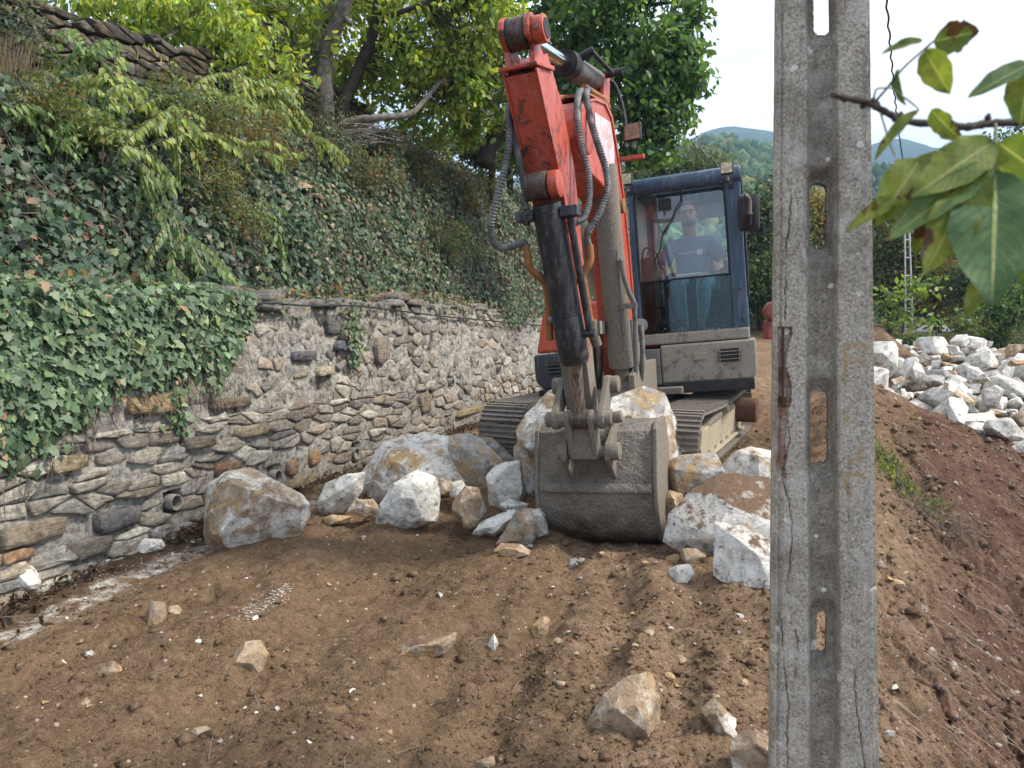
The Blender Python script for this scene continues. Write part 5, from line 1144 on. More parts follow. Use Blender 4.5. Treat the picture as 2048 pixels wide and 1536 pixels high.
B = [
 ([(422, 1000), (430, 975), (455, 955), (490, 945), (515, 948), (530, 968), (560, 980), (590, 995), (622, 1020), (600, 1045), (565, 1085), (500, 1110), (440, 1100), (425, 1050)], 4.95, 0.75, (0.56, 0.24, 0.0), 'big white and ochre boulder standing alone left of the boulder row', 0.10),
 ([(638, 1005), (655, 970), (690, 953), (724, 950), (718, 985), (700, 1015), (665, 1035), (645, 1030)], 5.5, 0.7, (0.42, 0.34, 0.05), 'low white boulder at the left end of the boulder row', 0.1),
 ([(715, 990), (725, 960), (770, 895), (840, 880), (905, 888), (912, 930), (922, 958), (880, 985), (820, 990), (760, 1010), (725, 1005)], 5.95, 0.7, (0.50, 0.22, 0.0), 'long flat cream and brown boulder resting high in the row left of the bucket', 0.35),
 ([(757, 1050), (765, 1010), (790, 970), (830, 950), (865, 960), (877, 985), (868, 1040), (810, 1055)], 5.2, 0.75, (0.46, 0.30, 0.05), 'rounded white speckled boulder half sunk in soil before the long flat boulder', 0.1),
 ([(893, 880), (925, 868), (960, 885), (1000, 920), (1010, 945), (990, 1010), (975, 1020), (930, 965), (905, 940)], 6.0, 0.6, (0.56, 0.58, 0.0), 'smooth brown grey triangular boulder pointing down behind the small brown rock', 0.1),
 ([(958, 888), (975, 865), (1000, 880), (1032, 918), (1022, 945), (990, 945)], 6.25, 0.8, (0.44, 0.45, 0.0), 'pointed pale boulder at the back against the left track', 0.0),
 ([(976, 950), (995, 932), (1035, 928), (1051, 1005), (1010, 1025), (984, 1022)], 5.55, 0.7, (0.42, 0.40, 0.0), 'square white rock with brown specks leaning left of the bucket', 0.0),
 ([(1028, 900), (1045, 885), (1085, 880), (1090, 1005), (1055, 1010)], 5.65, 0.8, (0.58, 0.55, 0.0), 'upright brown grey boulder tucked behind the bucket left edge', 0.0),
 ([(905, 1005), (930, 975), (955, 980), (969, 1020), (948, 1055), (915, 1045)], 5.25, 0.8, (0.62, 0.42, 0.1), 'small brown angular rock below the triangular boulder', 0.0),
 ([(899, 990), (903, 968), (922, 962), (940, 985), (925, 1005)], 5.5, 0.8, (0.32, 0.3, 0.0), 'small white rock wedged above the small brown rock', 0.0),
 ([(948, 1066), (965, 1045), (1000, 1028), (1028, 1024), (1026, 1050), (990, 1072)], 5.0, 0.8, (0.42, 0.2, 0.05), 'low cream yellow rock lying in front of the square white rock', 0.0),
 ([(1010, 1030), (1016, 1020), (1030, 1020), (1032, 1032), (1018, 1038)], 5.1, 0.9, (0.2, 0.2, 0.0), 'tiny bright white stone on top of the low cream rock', 0.0),
 ([(998, 1085), (1035, 1025), (1062, 1022), (1068, 1070), (1058, 1095)], 4.85, 0.7, (0.58, 0.62, 0.05), 'grey brown wedge shaped rock at the lower left of the bucket', 0.0),
 ([(1060, 1024), (1085, 1018), (1098, 1075), (1066, 1078)], 4.95, 0.9, (0.36, 0.60, 0.0), 'bluish white rock squeezed between wedge rock and bucket', 0.0),
 ([(990, 1102), (1005, 1088), (1040, 1090), (1062, 1106), (1030, 1120)], 4.65, 0.9, (0.66, 0.5, 0.4), 'small dusty brown rock in the soil below the wedge rock', 0.0),
 ([(1042, 860), (1060, 830), (1100, 790), (1140, 775), (1180, 790), (1200, 850), (1190, 920), (1120, 930), (1050, 890)], 5.5, 0.6, (0.50, 0.42, 0.0), 'big brown and white boulder behind the bucket on its left side', 0.15),
 ([(1180, 850), (1215, 812), (1290, 787), (1325, 797), (1352, 840), (1370, 882), (1352, 945), (1320, 970), (1240, 965), (1185, 920)], 5.5, 0.6, (0.52, 0.50, 0.0), 'biggest grey white boulder rising behind the bucket on its right side', 0.15),
 ([(1336, 930), (1370, 905), (1440, 912), (1452, 945), (1440, 985), (1405, 1010), (1345, 985)], 5.15, 0.8, (0.56, 0.56, 0.0), 'split grey brown boulder with dark broken face right of the bucket', -0.2),
 ([(1446, 945), (1465, 910), (1500, 900), (1560, 912), (1580, 990), (1510, 1010), (1452, 980)], 5.35, 0.75, (0.47, 0.28, 0.0), 'cream white boulder between the right track and the concrete pole', 0.1),
 ([(1345, 1075), (1355, 1030), (1395, 990), (1450, 968), (1540, 972), (1600, 1010), (1610, 1095), (1480, 1120), (1380, 1100)], 4.72, 0.8, (0.34, 0.26, 0.62), 'broad white boulder buried under brown soil left of the pole', 0.5),
 ([(1436, 1150), (1450, 1062), (1500, 1068), (1570, 1105), (1610, 1125), (1610, 1185), (1540, 1175), (1470, 1165)], 4.2, 0.7, (0.30, 0.2, 0.45), 'squared white block with soil on its sloping top beside the pole', 0.5),
 ([(1336, 1152), (1345, 1132), (1375, 1130), (1388, 1145), (1372, 1164), (1345, 1170)], 4.12, 0.8, (0.46, 0.30, 0.0), 'fist sized cream stone lying between the bucket and squared white block', 0.0),
 ([(1478, 1066), (1482, 1050), (1495, 1046), (1506, 1058), (1504, 1072)], 4.3, 0.9, (0.68, 0.5, 0.3), 'small brown stone perched above the squared white block', 0.0),
 ([(1180, 1448), (1212, 1392), (1258, 1363), (1308, 1358), (1318, 1400), (1306, 1455), (1240, 1475)], 3.15, 0.8, (0.66, 0.45, 0.42), 'large brown rock with pale broken corner half buried in the foreground', 0.3),
 ([(1405, 1425), (1432, 1408), (1470, 1440), (1480, 1475), (1440, 1478)], 2.95, 0.8, (0.58, 0.4, 0.5), 'dusty pale edged rock half buried left of the pole near the bottom', 0.3),
 ([(1468, 1500), (1500, 1470), (1560, 1500), (1600, 1560), (1600, 1640), (1490, 1620)], 2.75, 0.7, (0.56, 0.36, 0.45), 'reddish brown slab of rock at the bottom beside the pole', 0.4),
 ([(0, 1160), (5, 1128), (32, 1120), (60, 1134), (76, 1165), (66, 1185), (20, 1186)], 4.15, 0.85, (0.18, 0.22, 0.0), 'round bright white boulder at the left edge below the wall', 0.0),
 ([(-30, 1135), (-5, 1110), (8, 1120), (5, 1150), (-20, 1165)], 4.2, 0.85, (0.4, 0.6, 0.0), 'grey boulder cut off by the left edge of the view', 0.0),
 ([(268, 1085), (285, 1078), (320, 1080), (330, 1092), (300, 1108), (285, 1102)], 4.55, 0.9, (0.2, 0.3, 0.0), 'jagged white rock lying in dark litter at the wall foot', 0.2),
 ([(288, 1240), (298, 1205), (326, 1208), (330, 1232), (318, 1262), (295, 1265)], 3.9, 0.7, (0.76, 0.4, 0.3), 'brown upright brick shaped stone in the left soil', 0.0),
 ([(332, 1232), (340, 1214), (355, 1212), (368, 1228), (362, 1240), (340, 1242)], 3.92, 0.8, (0.62, 0.3, 0.2), 'small pale brown stone right beside the brick shaped stone', 0.0),
 ([(462, 1345), (468, 1305), (490, 1286), (515, 1286), (532, 1310), (522, 1345), (485, 1355)], 3.55, 0.9, (0.66, 0.45, 0.3), 'round brown stone with pale crust half buried in the left soil', 0.1),
 ([(775, 1312), (795, 1288), (840, 1272), (905, 1272), (900, 1300), (840, 1320)], 3.62, 0.7, (0.60, 0.6, 0.55), 'grey rock breaking through a low soil hump in the centre foreground', 0.3),
 ([(972, 1325), (978, 1285), (988, 1270), (995, 1285), (994, 1325)], 3.55, 0.6, (0.30, 0.1, 0.0), 'upright cream splinter of stone in the centre foreground', 0.0),
 ([(1058, 1285), (1065, 1252), (1085, 1234), (1098, 1242), (1092, 1280), (1075, 1290)], 3.65, 0.7, (0.72, 0.42, 0.25), 'flat brown stone standing in a furrow below the bucket', 0.0),
 ([(1135, 1135), (1142, 1118), (1154, 1116), (1156, 1132), (1148, 1142)], 4.3, 0.9, (0.5, 0.62, 0.1), 'small grey stone just below the bucket edge', 0.0),
 ([(1153, 1122), (1160, 1116), (1172, 1117), (1170, 1126), (1160, 1130)], 4.3, 0.9, (0.3, 0.7, 0.0), 'small bluish white stone touching the small grey stone under the bucket', 0.0),
 ([(945, 1540), (955, 1522), (985, 1514), (990, 1536), (970, 1550)], 2.72, 0.8, (0.66, 0.3, 0.2), 'tan stone at the bottom edge of the picture', 0.0),
 ([(375, 1470), (388, 1458), (412, 1452), (420, 1460), (400, 1475), (384, 1482)], 2.98, 0.8, (0.6, 0.25, 0.1), 'elongated tan stone in the bottom left soil', 0.0),
 ([(165, 1430), (160, 1405), (172, 1398), (184, 1415), (182, 1432)], 3.1, 0.8, (0.8, 0.5, 0.4), 'dark brown flat stone in the bottom left soil', 0.0),
 ([(172, 1316), (174, 1304), (184, 1300), (190, 1310), (184, 1322)], 3.55, 0.9, (0.52, 0.1, 0.0), 'egg shaped cream pebble in the left foreground soil', 0.0),
 ([(119, 1334), (120, 1322), (127, 1319), (131, 1328), (127, 1337)], 3.5, 0.9, (0.1, 0.1, 0.0), 'round white pebble left of the egg shaped pebble', 0.0),
 ([(322, 1332), (330, 1318), (340, 1312), (338, 1322), (328, 1335)], 3.5, 0.6, (0.56, 0.1, 0.0), 'slender cream stone chip in the left foreground soil', 0.0),
 ([(200, 1350), (205, 1330), (225, 1322), (242, 1340), (225, 1355)], 3.4, 0.8, (0.75, 0.5, 0.6), 'dusty brown stone sunk in the left foreground soil', 0.1),
 ([(700, 1020), (712, 1000), (745, 1000), (760, 1020), (735, 1035)], 5.35, 0.9, (0.66, 0.5, 0.1), 'flat brown stone in the gap under the long flat boulder', 0.0),
 ([(870, 970), (885, 955), (905, 965), (905, 990), (880, 995)], 5.6, 0.9, (0.60, 0.4, 0.1), 'brown fill stone between speckled boulder and small white rock', 0.0),
 ([(1000, 1010), (1020, 1000), (1055, 1008), (1050, 1030), (1015, 1030)], 5.25, 0.9, (0.62, 0.5, 0.3), 'dusty brown fill stone below the square white rock', 0.0),
 ([(1040, 905), (1060, 890), (1085, 900), (1080, 940), (1050, 945)], 5.9, 0.9, (0.5, 0.4, 0.0), 'pale fill rock behind the upright boulder', 0.0),
 ([(925, 1040), (940, 1030), (960, 1042), (950, 1060), (930, 1058)], 5.1, 0.9, (0.7, 0.5, 0.3), 'small dusty stone between brown angular rock and low cream rock', 0.0),
 ([(1325, 1000), (1340, 985), (1365, 992), (1360, 1040), (1335, 1050)], 4.95, 0.9, (0.62, 0.5, 0.2), 'brown rock squeezed between bucket and soil covered boulder', 0.0),
 ([(640, 1040), (665, 1030), (700, 1034), (690, 1046), (655, 1050)], 5.3, 0.8, (0.68, 0.5, 0.1), 'dark flat stone under the low white boulder', 0.0),
 ([(1362, 1110), (1368, 1098), (1390, 1098), (1410, 1108), (1408, 1128), (1376, 1134)], 4.3, 0.9, (0.75, 0.5, 0.3), 'reddish brown rock behind the fist sized cream stone', 0.0),
 ([(1330, 1125), (1335, 1112), (1355, 1108), (1362, 1122), (1345, 1132)], 4.35, 0.9, (0.72, 0.5, 0.3), 'brown rock next to the reddish brown rock right of the bucket', 0.0),
]
for i, (ol, Y, th, col, lab, lean) in enumerate(B):
    if max(p[1] for p in ol) > 1100 and i > 0 and min(p[0] for p in ol) > 90:
        ym = max(p[1] for p in ol); hh_ = ym - min(p[1] for p in ol); Y = on_ground(sum(p[0] for p in ol) / len(ol), ym - 0.22 * hh_).y + 0.02
    big_ = (max(p[0] for p in ol) - min(p[0] for p in ol)) > 60
    rock_from_outline('boulder' if big_ else 'stone', ol, Y, th, i, 0.035, col, 4 if big_ else 2, lab, G_B if 1 <= i <= 19 else None, 'boulder' if big_ else 'stone', lean)
# ------------------------------------------------------------------ heap of white quarry rock at the right
G_H = 'white quarry rocks heaped at the right'
protos = [rock_mesh('heap_rock', 300 + k, (1.0, rs_.uniform(0.7, 1.0), rs_.uniform(0.6, 0.85)), 0.03, 2, 13, 0.15) for k, rs_ in enumerate([np.random.RandomState(k) for k in range(14)])]
def put_rock(me, p, s, rot, col, label, cat, group, name):
    o = bpy.data.objects.new(name, me); COL.objects.link(o); o.location = p; o.scale = s; o.rotation_euler = rot; o.color = (*col, 1)
    return tag(o, label, cat, group)
rs = np.random.RandomState(77)
KEY = [(1872, 692, 11.6, 0.72, 0.36, 'largest white rock crowning the top of the white heap'), (1920, 684, 12.0, 0.36, 0.30, 'white rock leaning on the right of the crowning rock'), (1953, 690, 12.2, 0.36, 0.26, 'grey white rock at the top right of the white heap'),
       (1780, 738, 9.6, 0.36, 0.34, 'blue grey squared rock at the left foot of the white heap'), (1832, 745, 9.4, 0.28, 0.32, 'upright cream rock second from the left at the heap foot'), (1903, 700, 11.2, 0.30, 0.2, 'small white rock right below the crowning rock'),
       (1955, 755, 9.6, 0.42, 0.36, 'large pale angular rock in the middle of the white heap'), (1985, 795, 8.9, 0.36, 0.30, 'bluish white rock in the lower middle of the heap'), (2015, 860, 8.2, 0.50, 0.30, 'lowest long white rock at the right edge below the heap'), (2035, 890, 8.6, 0.46, 0.30, 'flat white slab lying on the red bank under the heap'),
       (1920, 800, 8.9, 0.30, 0.36, 'pale brown faced rock low in the white heap'), (1797, 682, 13.0, 0.16, 0.12, 'single white rock beside the soil mound left of the heap'), (2020, 700, 11.0, 0.44, 0.24, 'brown weathered rock on the upper right of the heap'), (2035, 725, 10.6, 0.36, 0.16, 'thin brown slab under the brown weathered rock')]
placed = []
for k, (px, py, Y, w, h, lab) in enumerate(KEY):
    p = P(px, py, Y); placed.append((p, max(w, h) / 2))
    col = (0.62, 0.3, 0.0) if 'brown' in lab else ((0.25, 0.62, 0.0) if 'blu' in lab else (0.18, 0.34, 0.0))
    put_rock(protos[k % 14], p, (w, w * 0.85, h * 1.2), (rs.uniform(-0.2, 0.2), rs.uniform(-0.3, 0.3), rs.uniform(-0.5, 0.5)), col, lab, 'rock', G_H, 'heap_rock')
cnt = 0
for tr in range(9000):
    Y = rs.uniform(8.0, 13.2); px = rs.uniform(1752, 2110)
    x = (px - 1024) / F_PX * Y
    g = gz(x, Y); r = (0.09 + 0.25 * rs.rand() ** 1.5) * (1.15 if Y > 9 else 0.95)
    p = Vector((x, Y, g + r * 0.35 + 0.06))
    q = proj(p)
    if q[1] < 662 + max(0, (1850 - q[0]) * 0.35) or Y < 8.5 or q[1] > 915: continue
    if any((p - a).length < (r + b) * 0.70 for a, b in placed): continue
    placed.append((p, r)); cnt += 1
    warm = rs.rand() < 0.18
    col = (0.60, 0.3, 0.0) if warm else ((0.22, 0.60, 0.0) if rs.rand() < 0.3 else (rs.uniform(0.1, 0.36), rs.uniform(0.2, 0.45), 0.0))
    size = 'big' if r > 0.19 else ('small' if r < 0.13 else 'medium')
    tone = 'brown stained' if warm else ('bluish grey' if col[1] > 0.5 else 'white')
    near = min(KEY, key=lambda kk: (P(kk[0], kk[1], kk[2]) - p).length)
    kp = proj(P(*near[:3])); dx, dy = q[0] - kp[0], q[1] - kp[1]
    rel = ('right of' if dx > 0 else 'left of') if abs(dx) > abs(dy) else ('under' if dy > 0 else 'above')
    hgt = 'touching' if (P(*near[:3]) - p).length < 0.6 else 'well away'
    short = near[5].split(' at ')[0].split(' in ')[0].split(' on ')[0].split(' under ')[0].split(' low ')[0].split(' second ')[0].split(' lying')[0].split(' beside')[0].split(' leaning')[0].split(' crowning')[0].split(' right below')[0]
    HEAPLAB = '%s %s rock %s the %s%s' % (size, tone, rel, short, '' if hgt == 'touching' else ' farther off')
    s = 2 * r
    put_rock(protos[rs.randint(14)], p, (s * rs.uniform(0.95, 1.4), s * rs.uniform(0.9, 1.1), s * rs.uniform(0.8, 1.1)), tuple(rs.uniform(-0.5, 0.5, 2)) + (rs.uniform(0, 6.28),), col,
             ' '.join(HEAPLAB.split()[:16]), 'rock', G_H, 'heap_rock')
    if cnt >= 190: break
# ------------------------------------------------------------------ loose stones and chips on the earth
chips = [rock_mesh('stone_chip', 500 + k, (1.0, 0.8, 0.6), 0.05, 1, 10) for k in range(8)]
SMALL = [(512, 1250, 24, 'w'), (705, 1392, 20, 'w'), (556, 1422, 24, 'w'), (514, 1436, 12, 'w'), (400, 1400, 18, 'w'), (490, 1425, 14, 'w'), (620, 1488, 18, 'w'), (440, 1490, 16, 'g'), (412, 1228, 10, 'w'), (398, 1285, 18, 'w'), (340, 1282, 9, 'w'), (322, 1270, 10, 'w'),
         (455, 1143, 9, 'w'), (493, 1164, 11, 'w'), (517, 1175, 14, 'g'), (733, 1225, 11, 'w'), (835, 1075, 9, 'w'), (863, 1108, 9, 'w'), (768, 1372, 10, 'w'), (740, 1320, 8, 'w'), (1008, 1200, 8, 'w'), (1105, 1188, 14, 'w'), (1018, 1195, 8, 'w'), (1175, 1195, 14, 'b'), (1100, 1200, 22, 'b'), (1230, 1215, 14, 'b'), (1310, 1200, 9, 'w'),
         (730, 1080, 20, 'b'), (727, 1112, 14, 'b'), (750, 1157, 14, 'b'), (660, 1170, 18, 'b'), (780, 1470, 22, 'b'), (762, 1490, 18, 'b'), (90, 1420, 20, 'b'), (115, 1416, 18, 'b'), (175, 1425, 22, 'b'), (110, 1455, 26, 'b'), (160, 1295, 22, 'b'), (165, 1330, 14, 'b'), (575, 1305, 14, 'b'), (880, 1195, 24, 'g'), (1135, 1270, 26, 'b'), (1150, 1310, 24, 'b'),
         (1215, 1265, 18, 'b'), (1265, 1240, 20, 'b'), (1300, 1270, 30, 'b'), (1340, 1262, 18, 'w'), (1270, 1310, 26, 'b'), (1360, 1300, 22, 'b'), (1390, 1290, 16, 'b'), (1400, 1210, 18, 'g'), (1480, 1235, 26, 'g'), (1475, 1275, 18, 'g'), (1490, 1250, 14, 'b'), (1360, 1340, 36, 'b'), (1340, 1360, 30, 'b'), (1430, 1400, 26, 'b'), (1490, 1370, 26, 'b'), (1440, 1370, 18, 'b'),
         (1120, 1385, 40, 'b'), (1080, 1360, 20, 'b'), (1115, 1290, 24, 'b'), (1235, 1320, 20, 'b'), (1300, 1400, 20, 'b'), (1352, 1380, 22, 'b'), (1185, 1380, 22, 'b'), (1205, 1120, 30, 'b'), (1290, 1130, 22, 'b'), (1310, 1130, 16, 'b'), (1400, 1075, 18, 'b'), (1080, 1160, 14, 'g'), (1160, 1165, 16, 'g'), (1060, 1100, 20, 'g'), (1350, 1080, 8, 'w'), (1328, 1078, 14, 'w'),
         (345, 1110, 14, 'w'), (420, 1095, 16, 'w'), (385, 1090, 14, 'w'), (135, 1240, 12, 'w'), (20, 1200, 26, 'w'), (40, 1205, 10, 'w'), (80, 1160, 26, 'b'), (155, 1135, 22, 'b'), (215, 1130, 20, 'w'), (170, 1200, 12, 'w'), (1810, 770, 16, 'w'), (1825, 1085, 26, 'b'), (1795, 1180, 36, 'b'), (1780, 1170, 24, 'b'), (1850, 1070, 18, 'b'), (1990, 1300, 26, 'b'), (2030, 1390, 20, 'b'), (1905, 1080, 14, 'b'), (1780, 1140, 18, 'b'), (1810, 1120, 20, 'b'), (1775, 1480, 40, 'w'), (1790, 1400, 26, 'w'), (1765, 1430, 36, 'b'), (1930, 1350, 16, 'b'),
         (1840, 840, 20, 'b'), (1790, 800, 18, 'w'), (1870, 905, 12, 'b'), (1840, 1000, 16, 'b'), (620, 1020, 18, 'b'), (1880, 790, 14, 'b')]
CT = {'w': ((0.05, 0.12, 0.0), 'white'), 'b': ((0.72, 0.45, 0.25), 'brown'), 'g': ((0.45, 0.64, 0.1), 'grey')}
ANCH = [((sum(p[0] for p in b_[0]) / len(b_[0]), sum(p[1] for p in b_[0]) / len(b_[0])), ' '.join(b_[4].split()[:6]).split(' with')[0].split(' lying')[0].split(' below')[0].split(' standing')[0].split(' half')[0].split(' at the')[0].split(' in ')[0].split(' resting')[0].split(' of ')[0].split(' touching')[0].split(' before')[0].split(' sunk')[0].split(' behind')[0].split(' next')[0].split(' beside')[0].split(' breaking')[0].split(' between')[0].split(' buried')[0].split(' right')[0].split(' on ')[0].split(' cut')[0].split(' perched')[0].split(' pointing')[0].split(' leaning')[0].split(' just')[0].split(' tucked')[0]) for b_ in B]
for k, (px, py, w, t_) in enumerate(SMALL):
    p = on_ground(px, py); s = w * p.y / F_PX
    col, tone = CT[t_]
    (ax, ay), an = min(ANCH, key=lambda q: (q[0][0] - px) ** 2 + (q[0][1] - py) ** 2)
    dx, dy = px - ax, py - ay
    rel = ('right of' if dx > 0 else 'left of') if abs(dx) > abs(dy) else ('in front of' if dy > 0 else 'behind')
    far = ' some way off' if dx * dx + dy * dy > 130 ** 2 else ''
    lab = ('%s %s stone %s the %s%s' % ('tiny' if w < 13 else ('small' if w < 22 else 'fist sized'), tone, rel, an, far)) if px < 1560 else '%s %s stone on the red embankment %s' % ('tiny' if w < 17 else ('small' if w < 25 else 'fist sized'), tone, ('close beside the pole' if px < 1800 else ('a little right of the pole' if px < 1900 else 'far right of the pole')) + (', high up' if py < 950 else (', halfway down' if py < 1220 else ', low down')))
    put_rock(chips[k % 8], p + Vector((0, 0, s * 0.10)), (s, s * rs.uniform(0.8, 1.1), s * rs.uniform(0.7, 1.0)), (rs.uniform(-0.4, 0.4), rs.uniform(-0.4, 0.4), rs.uniform(0, 6.28)), col,
             lab, 'stone', 'loose stones on the earth', 'stone_chip')
# crumbs and clods nobody could count
def clods(name, n, seed, mat, smin, smax, sampler, colf=None, flat=0.75):
    r = np.random.RandomState(seed); pos = sampler(r, n); n = len(pos)
    base = np.array([(1, 0, 0), (-1, 0, 0), (0, 1, 0), (0, -1, 0), (0, 0, 1), (0, 0, -1.0)])
    tri = np.array([(0, 2, 4), (2, 1, 4), (1, 3, 4), (3, 0, 4), (2, 0, 5), (1, 2, 5), (3, 1, 5), (0, 3, 5)])
    s = smin * (smax / smin) ** (r.rand(n) ** 2.2)
    V = base[None] * r.uniform(0.55, 1.15, (n, 6, 1)) + r.uniform(-0.25, 0.25, (n, 6, 3))
    V[:, :, 2] *= flat
    a = r.rand(n) * 6.28; ca, sa = np.cos(a), np.sin(a)
    X = V[:, :, 0] * ca[:, None] - V[:, :, 1] * sa[:, None]; Y_ = V[:, :, 0] * sa[:, None] + V[:, :, 1] * ca[:, None]
    V = np.stack([X, Y_, V[:, :, 2]], -1) * s[:, None, None] + pos[:, None, :]
    F = (tri[None] + (np.arange(n) * 6)[:, None, None]).reshape(-1, 3)
    c = np.repeat(np.tile((0, 0, 0), (n, 1)) if colf is None else colf(r, pos), 6, 0)
    return fast_mesh(name, V.reshape(-1, 3), [F], c)
def soil_sampler(r, n):
    Y = 2.3 + 5.5 * r.rand(n) ** 1.7; u = r.uniform(-0.75, 0.72, n); X = u * Y
    m = wall_w(X, Y) > 0.3
    X, Y = X[m], Y[m]; keep = (fbm(X * 1.1, Y * 1.1, 3.0, 3) + 0.55 * sstep(-0.6, 0.5, X) + r.uniform(-0.5, 0.5, len(X))) > 0.05
    X, Y = X[keep], Y[keep]
    return np.stack([X, Y, gq(X, Y)], -1)
def soil_zone(r, pos):
    d = pos[:, 0] - crest_x(pos[:, 1]); return np.stack([sstep(0.1, 1.1, d), 0.75 * r.rand(len(pos)) * sstep(-1.2, 0.2, d) + 0.35 * r.rand(len(pos)), np.zeros(len(pos))], -1)
tag(link('soil_clods', clods('soil_clods', 45000, 5, M_EARTH, 0.003, 0.020, soil_sampler, soil_zone), M_EARTH), 'loose crumbs and clods of brown earth', kind='stuff')
M_CHIP = simple('white_grit', (0.42, 0.38, 0.33), (0.72, 0.70, 0.66), 30, 0.9, 0.2)
def grit_sampler(r, n):
    p = soil_sampler(r, n); return p
tag(link('soil_lumps', clods('soil_lumps', 2600, 6, M_EARTH, 0.012, 0.055, soil_sampler, soil_zone, 0.6), M_EARTH), 'bigger lumps of brown earth', kind='stuff')
def bank_sampler(r, n):
    Y = r.uniform(2.6, 8.4, n); X = r.uniform(0.42, 0.80, n) * Y; m = X - crest_x(Y) > 0.1; X, Y = X[m], Y[m]
    k = fbm(X * 1.3, Y * 1.3, 23.0, 3) + r.uniform(-0.4, 0.4, len(X)) > 0.05; X, Y = X[k], Y[k]
    return np.stack([X, Y, gq(X, Y)], -1)
tag(link('embankment_lumps', clods('embankment_lumps', 6000, 16, M_EARTH, 0.010, 0.075, bank_sampler, soil_zone, 0.7), M_EARTH), 'lumps of red earth lying on the embankment', kind='stuff')
tag(link('white_grit', clods('white_grit', 900, 9, M_CHIP, 0.002, 0.009, grit_sampler), M_CHIP), 'scattered white grit', kind='stuff')
def streak_sampler(r, n):      # crushed lime dragged across the soil
    out = []
    for k in range(n):
        a = r.rand(); px = 488 + (575 - 488) * a + r.normal() * 16 * (1 - a * 0.6); py = 1232 - 52 * a + r.normal() * 9
        out.append(on_ground(px, py, 3.0, 5.5, 160))
    for k in range(n // 2):
        a = r.rand(); px = 60 + 300 * a + r.normal() * 10; py = 1185 - 65 * a + r.normal() * 8
        out.append(on_ground(px, py, 3.4, 6, 160))
    return np.array([list(p) for p in out])
tag(link('crushed_lime', clods('crushed_lime', 1000, 12, M_CHIP, 0.0015, 0.010, streak_sampler, flat=0.22), M_CHIP), 'crushed white lime dragged over the soil', kind='stuff')
# ================================================================== slotted concrete pole in front
PY = 2.3
pole = empty('concrete_pole', tuple(P(1652, 1900, PY))); tag(pole, 'weathered grey concrete utility pole with slots and cracks in the right foreground', 'utility pole')
def edges(y):
    l = np.interp(y, [-120, 0, 768, 1536, 2300], [1553, 1552, 1546, 1539, 1532]); r = np.interp(y, [-120, 0, 768, 1536, 2300], [1738, 1741, 1750, 1760, 1770]); return l, r
na, nb = 108, 760
yy = np.linspace(-110, 2050, nb); aa = np.linspace(0, 1, na)
AA, YY = np.meshgrid(aa, yy); l_, r_ = edges(YY); XX = l_ + (r_ - l_) * AA
wob = 1.2 * fbm(XX * 0, YY * 0.02, 3.0, 3)
XX = XX + wob * 0.8
# slots (photo pixel rows) and the web between the two flanges
SLOT = [(-100, 54, 1648, 18), (355, 495, 1640, 18), (784, 940, 1642, 19), (1236, 1332, 1647, 11), (1700, 1800, 1648, 12)]
ctr = 1645 + 0.004 * (YY - 700)
rough = 3.0 * fbm(XX * 0.06, YY * 0.05, 1.0, 3)
ud = np.abs(XX - ctr - 2 * np.sin(YY * 0.006)) + rough * 0.5
dep = 0.040 * (1 - sstep(20, 34, ud))                # recess of the web
hole = np.zeros_like(XX, bool)
for y0, y1, cx, hw in SLOT:
    yn = np.clip((YY - y0) / (y1 - y0), 0, 1)
    rr = hw + 2.5 * fbm(YY * 0.05, YY * 0 + cx, 2.0, 3)
    e = np.minimum(YY - y0, y1 - YY); rnd = np.clip(e / 16, 0, 1)
    hole |= (e > 0) & (np.abs(XX - cx - 2.0 * fbm(YY * 0.03, XX * 0.0 + 5, 4.0, 2)) < rr * np.sqrt(np.clip(1 - (1 - rnd) ** 2, 0, 1)))
    dep += 0.030 * sstep(-34, 4, YY - y0) * (1 - sstep(-4, 34, YY - y1)) * (1 - sstep(16, 40, np.abs(XX - cx) + rough))
dep += 0.034 * sstep(0.50, 0.72, fbm(YY * 0.02 + (AA > 0.5) * 40, XX * 0.0, 5.0, 4)) * (np.exp(-((AA - 0.0) / 0.05) ** 2) + np.exp(-((AA - 1.0) / 0.05) ** 2)) + 0.012 * np.exp(-((AA - 0.0) / 0.03) ** 2) + 0.016 * (AA > 0.955) + 0.008 * np.exp(-((AA - 0.068) / 0.012) ** 2)
def poly_d(px, py, pts):
    d = np.full(px.shape, 1e9)
    for (x0, y0), (x1, y1) in zip(pts, pts[1:]):
        vx, vy = x1 - x0, y1 - y0; tt = np.clip(((px - x0) * vx + (py - y0) * vy) / (vx * vx + vy * vy + 1e-9), 0, 1)
        d = np.minimum(d, np.hypot(px - x0 - tt * vx, py - y0 - tt * vy))
    return d
def jag(pts, seed, amp=2.0, k=10):
    r = np.random.RandomState(seed); out = []
    for (x0, y0), (x1, y1) in zip(pts, pts[1:]):
        n = max(2, int(abs(y1 - y0) / k))
        for i in range(n): out.append((x0 + (x1 - x0) * i / n + r.normal() * amp * 0.6, y0 + (y1 - y0) * i / n))
    return out + [pts[-1]]
CR = [jag([(1573, 470), (1572, 560), (1570, 640)], 1), jag([(1583, 395), (1577, 480)], 2), jag([(1572, 815), (1580, 880), (1563, 950), (1580, 1010), (1585, 1075), (1574, 1180), (1580, 1190)], 3), jag([(1563, 1240), (1568, 1330), (1577, 1410), (1573, 1480), (1576, 1560)], 4), jag([(1591, 1260), (1596, 1300), (1590, 1360)], 5), jag([(1709, 1340), (1712, 1420), (1722, 1480), (1732, 1560)], 6)]
crack = np.min([poly_d(XX, YY, c) for c in CR], 0)
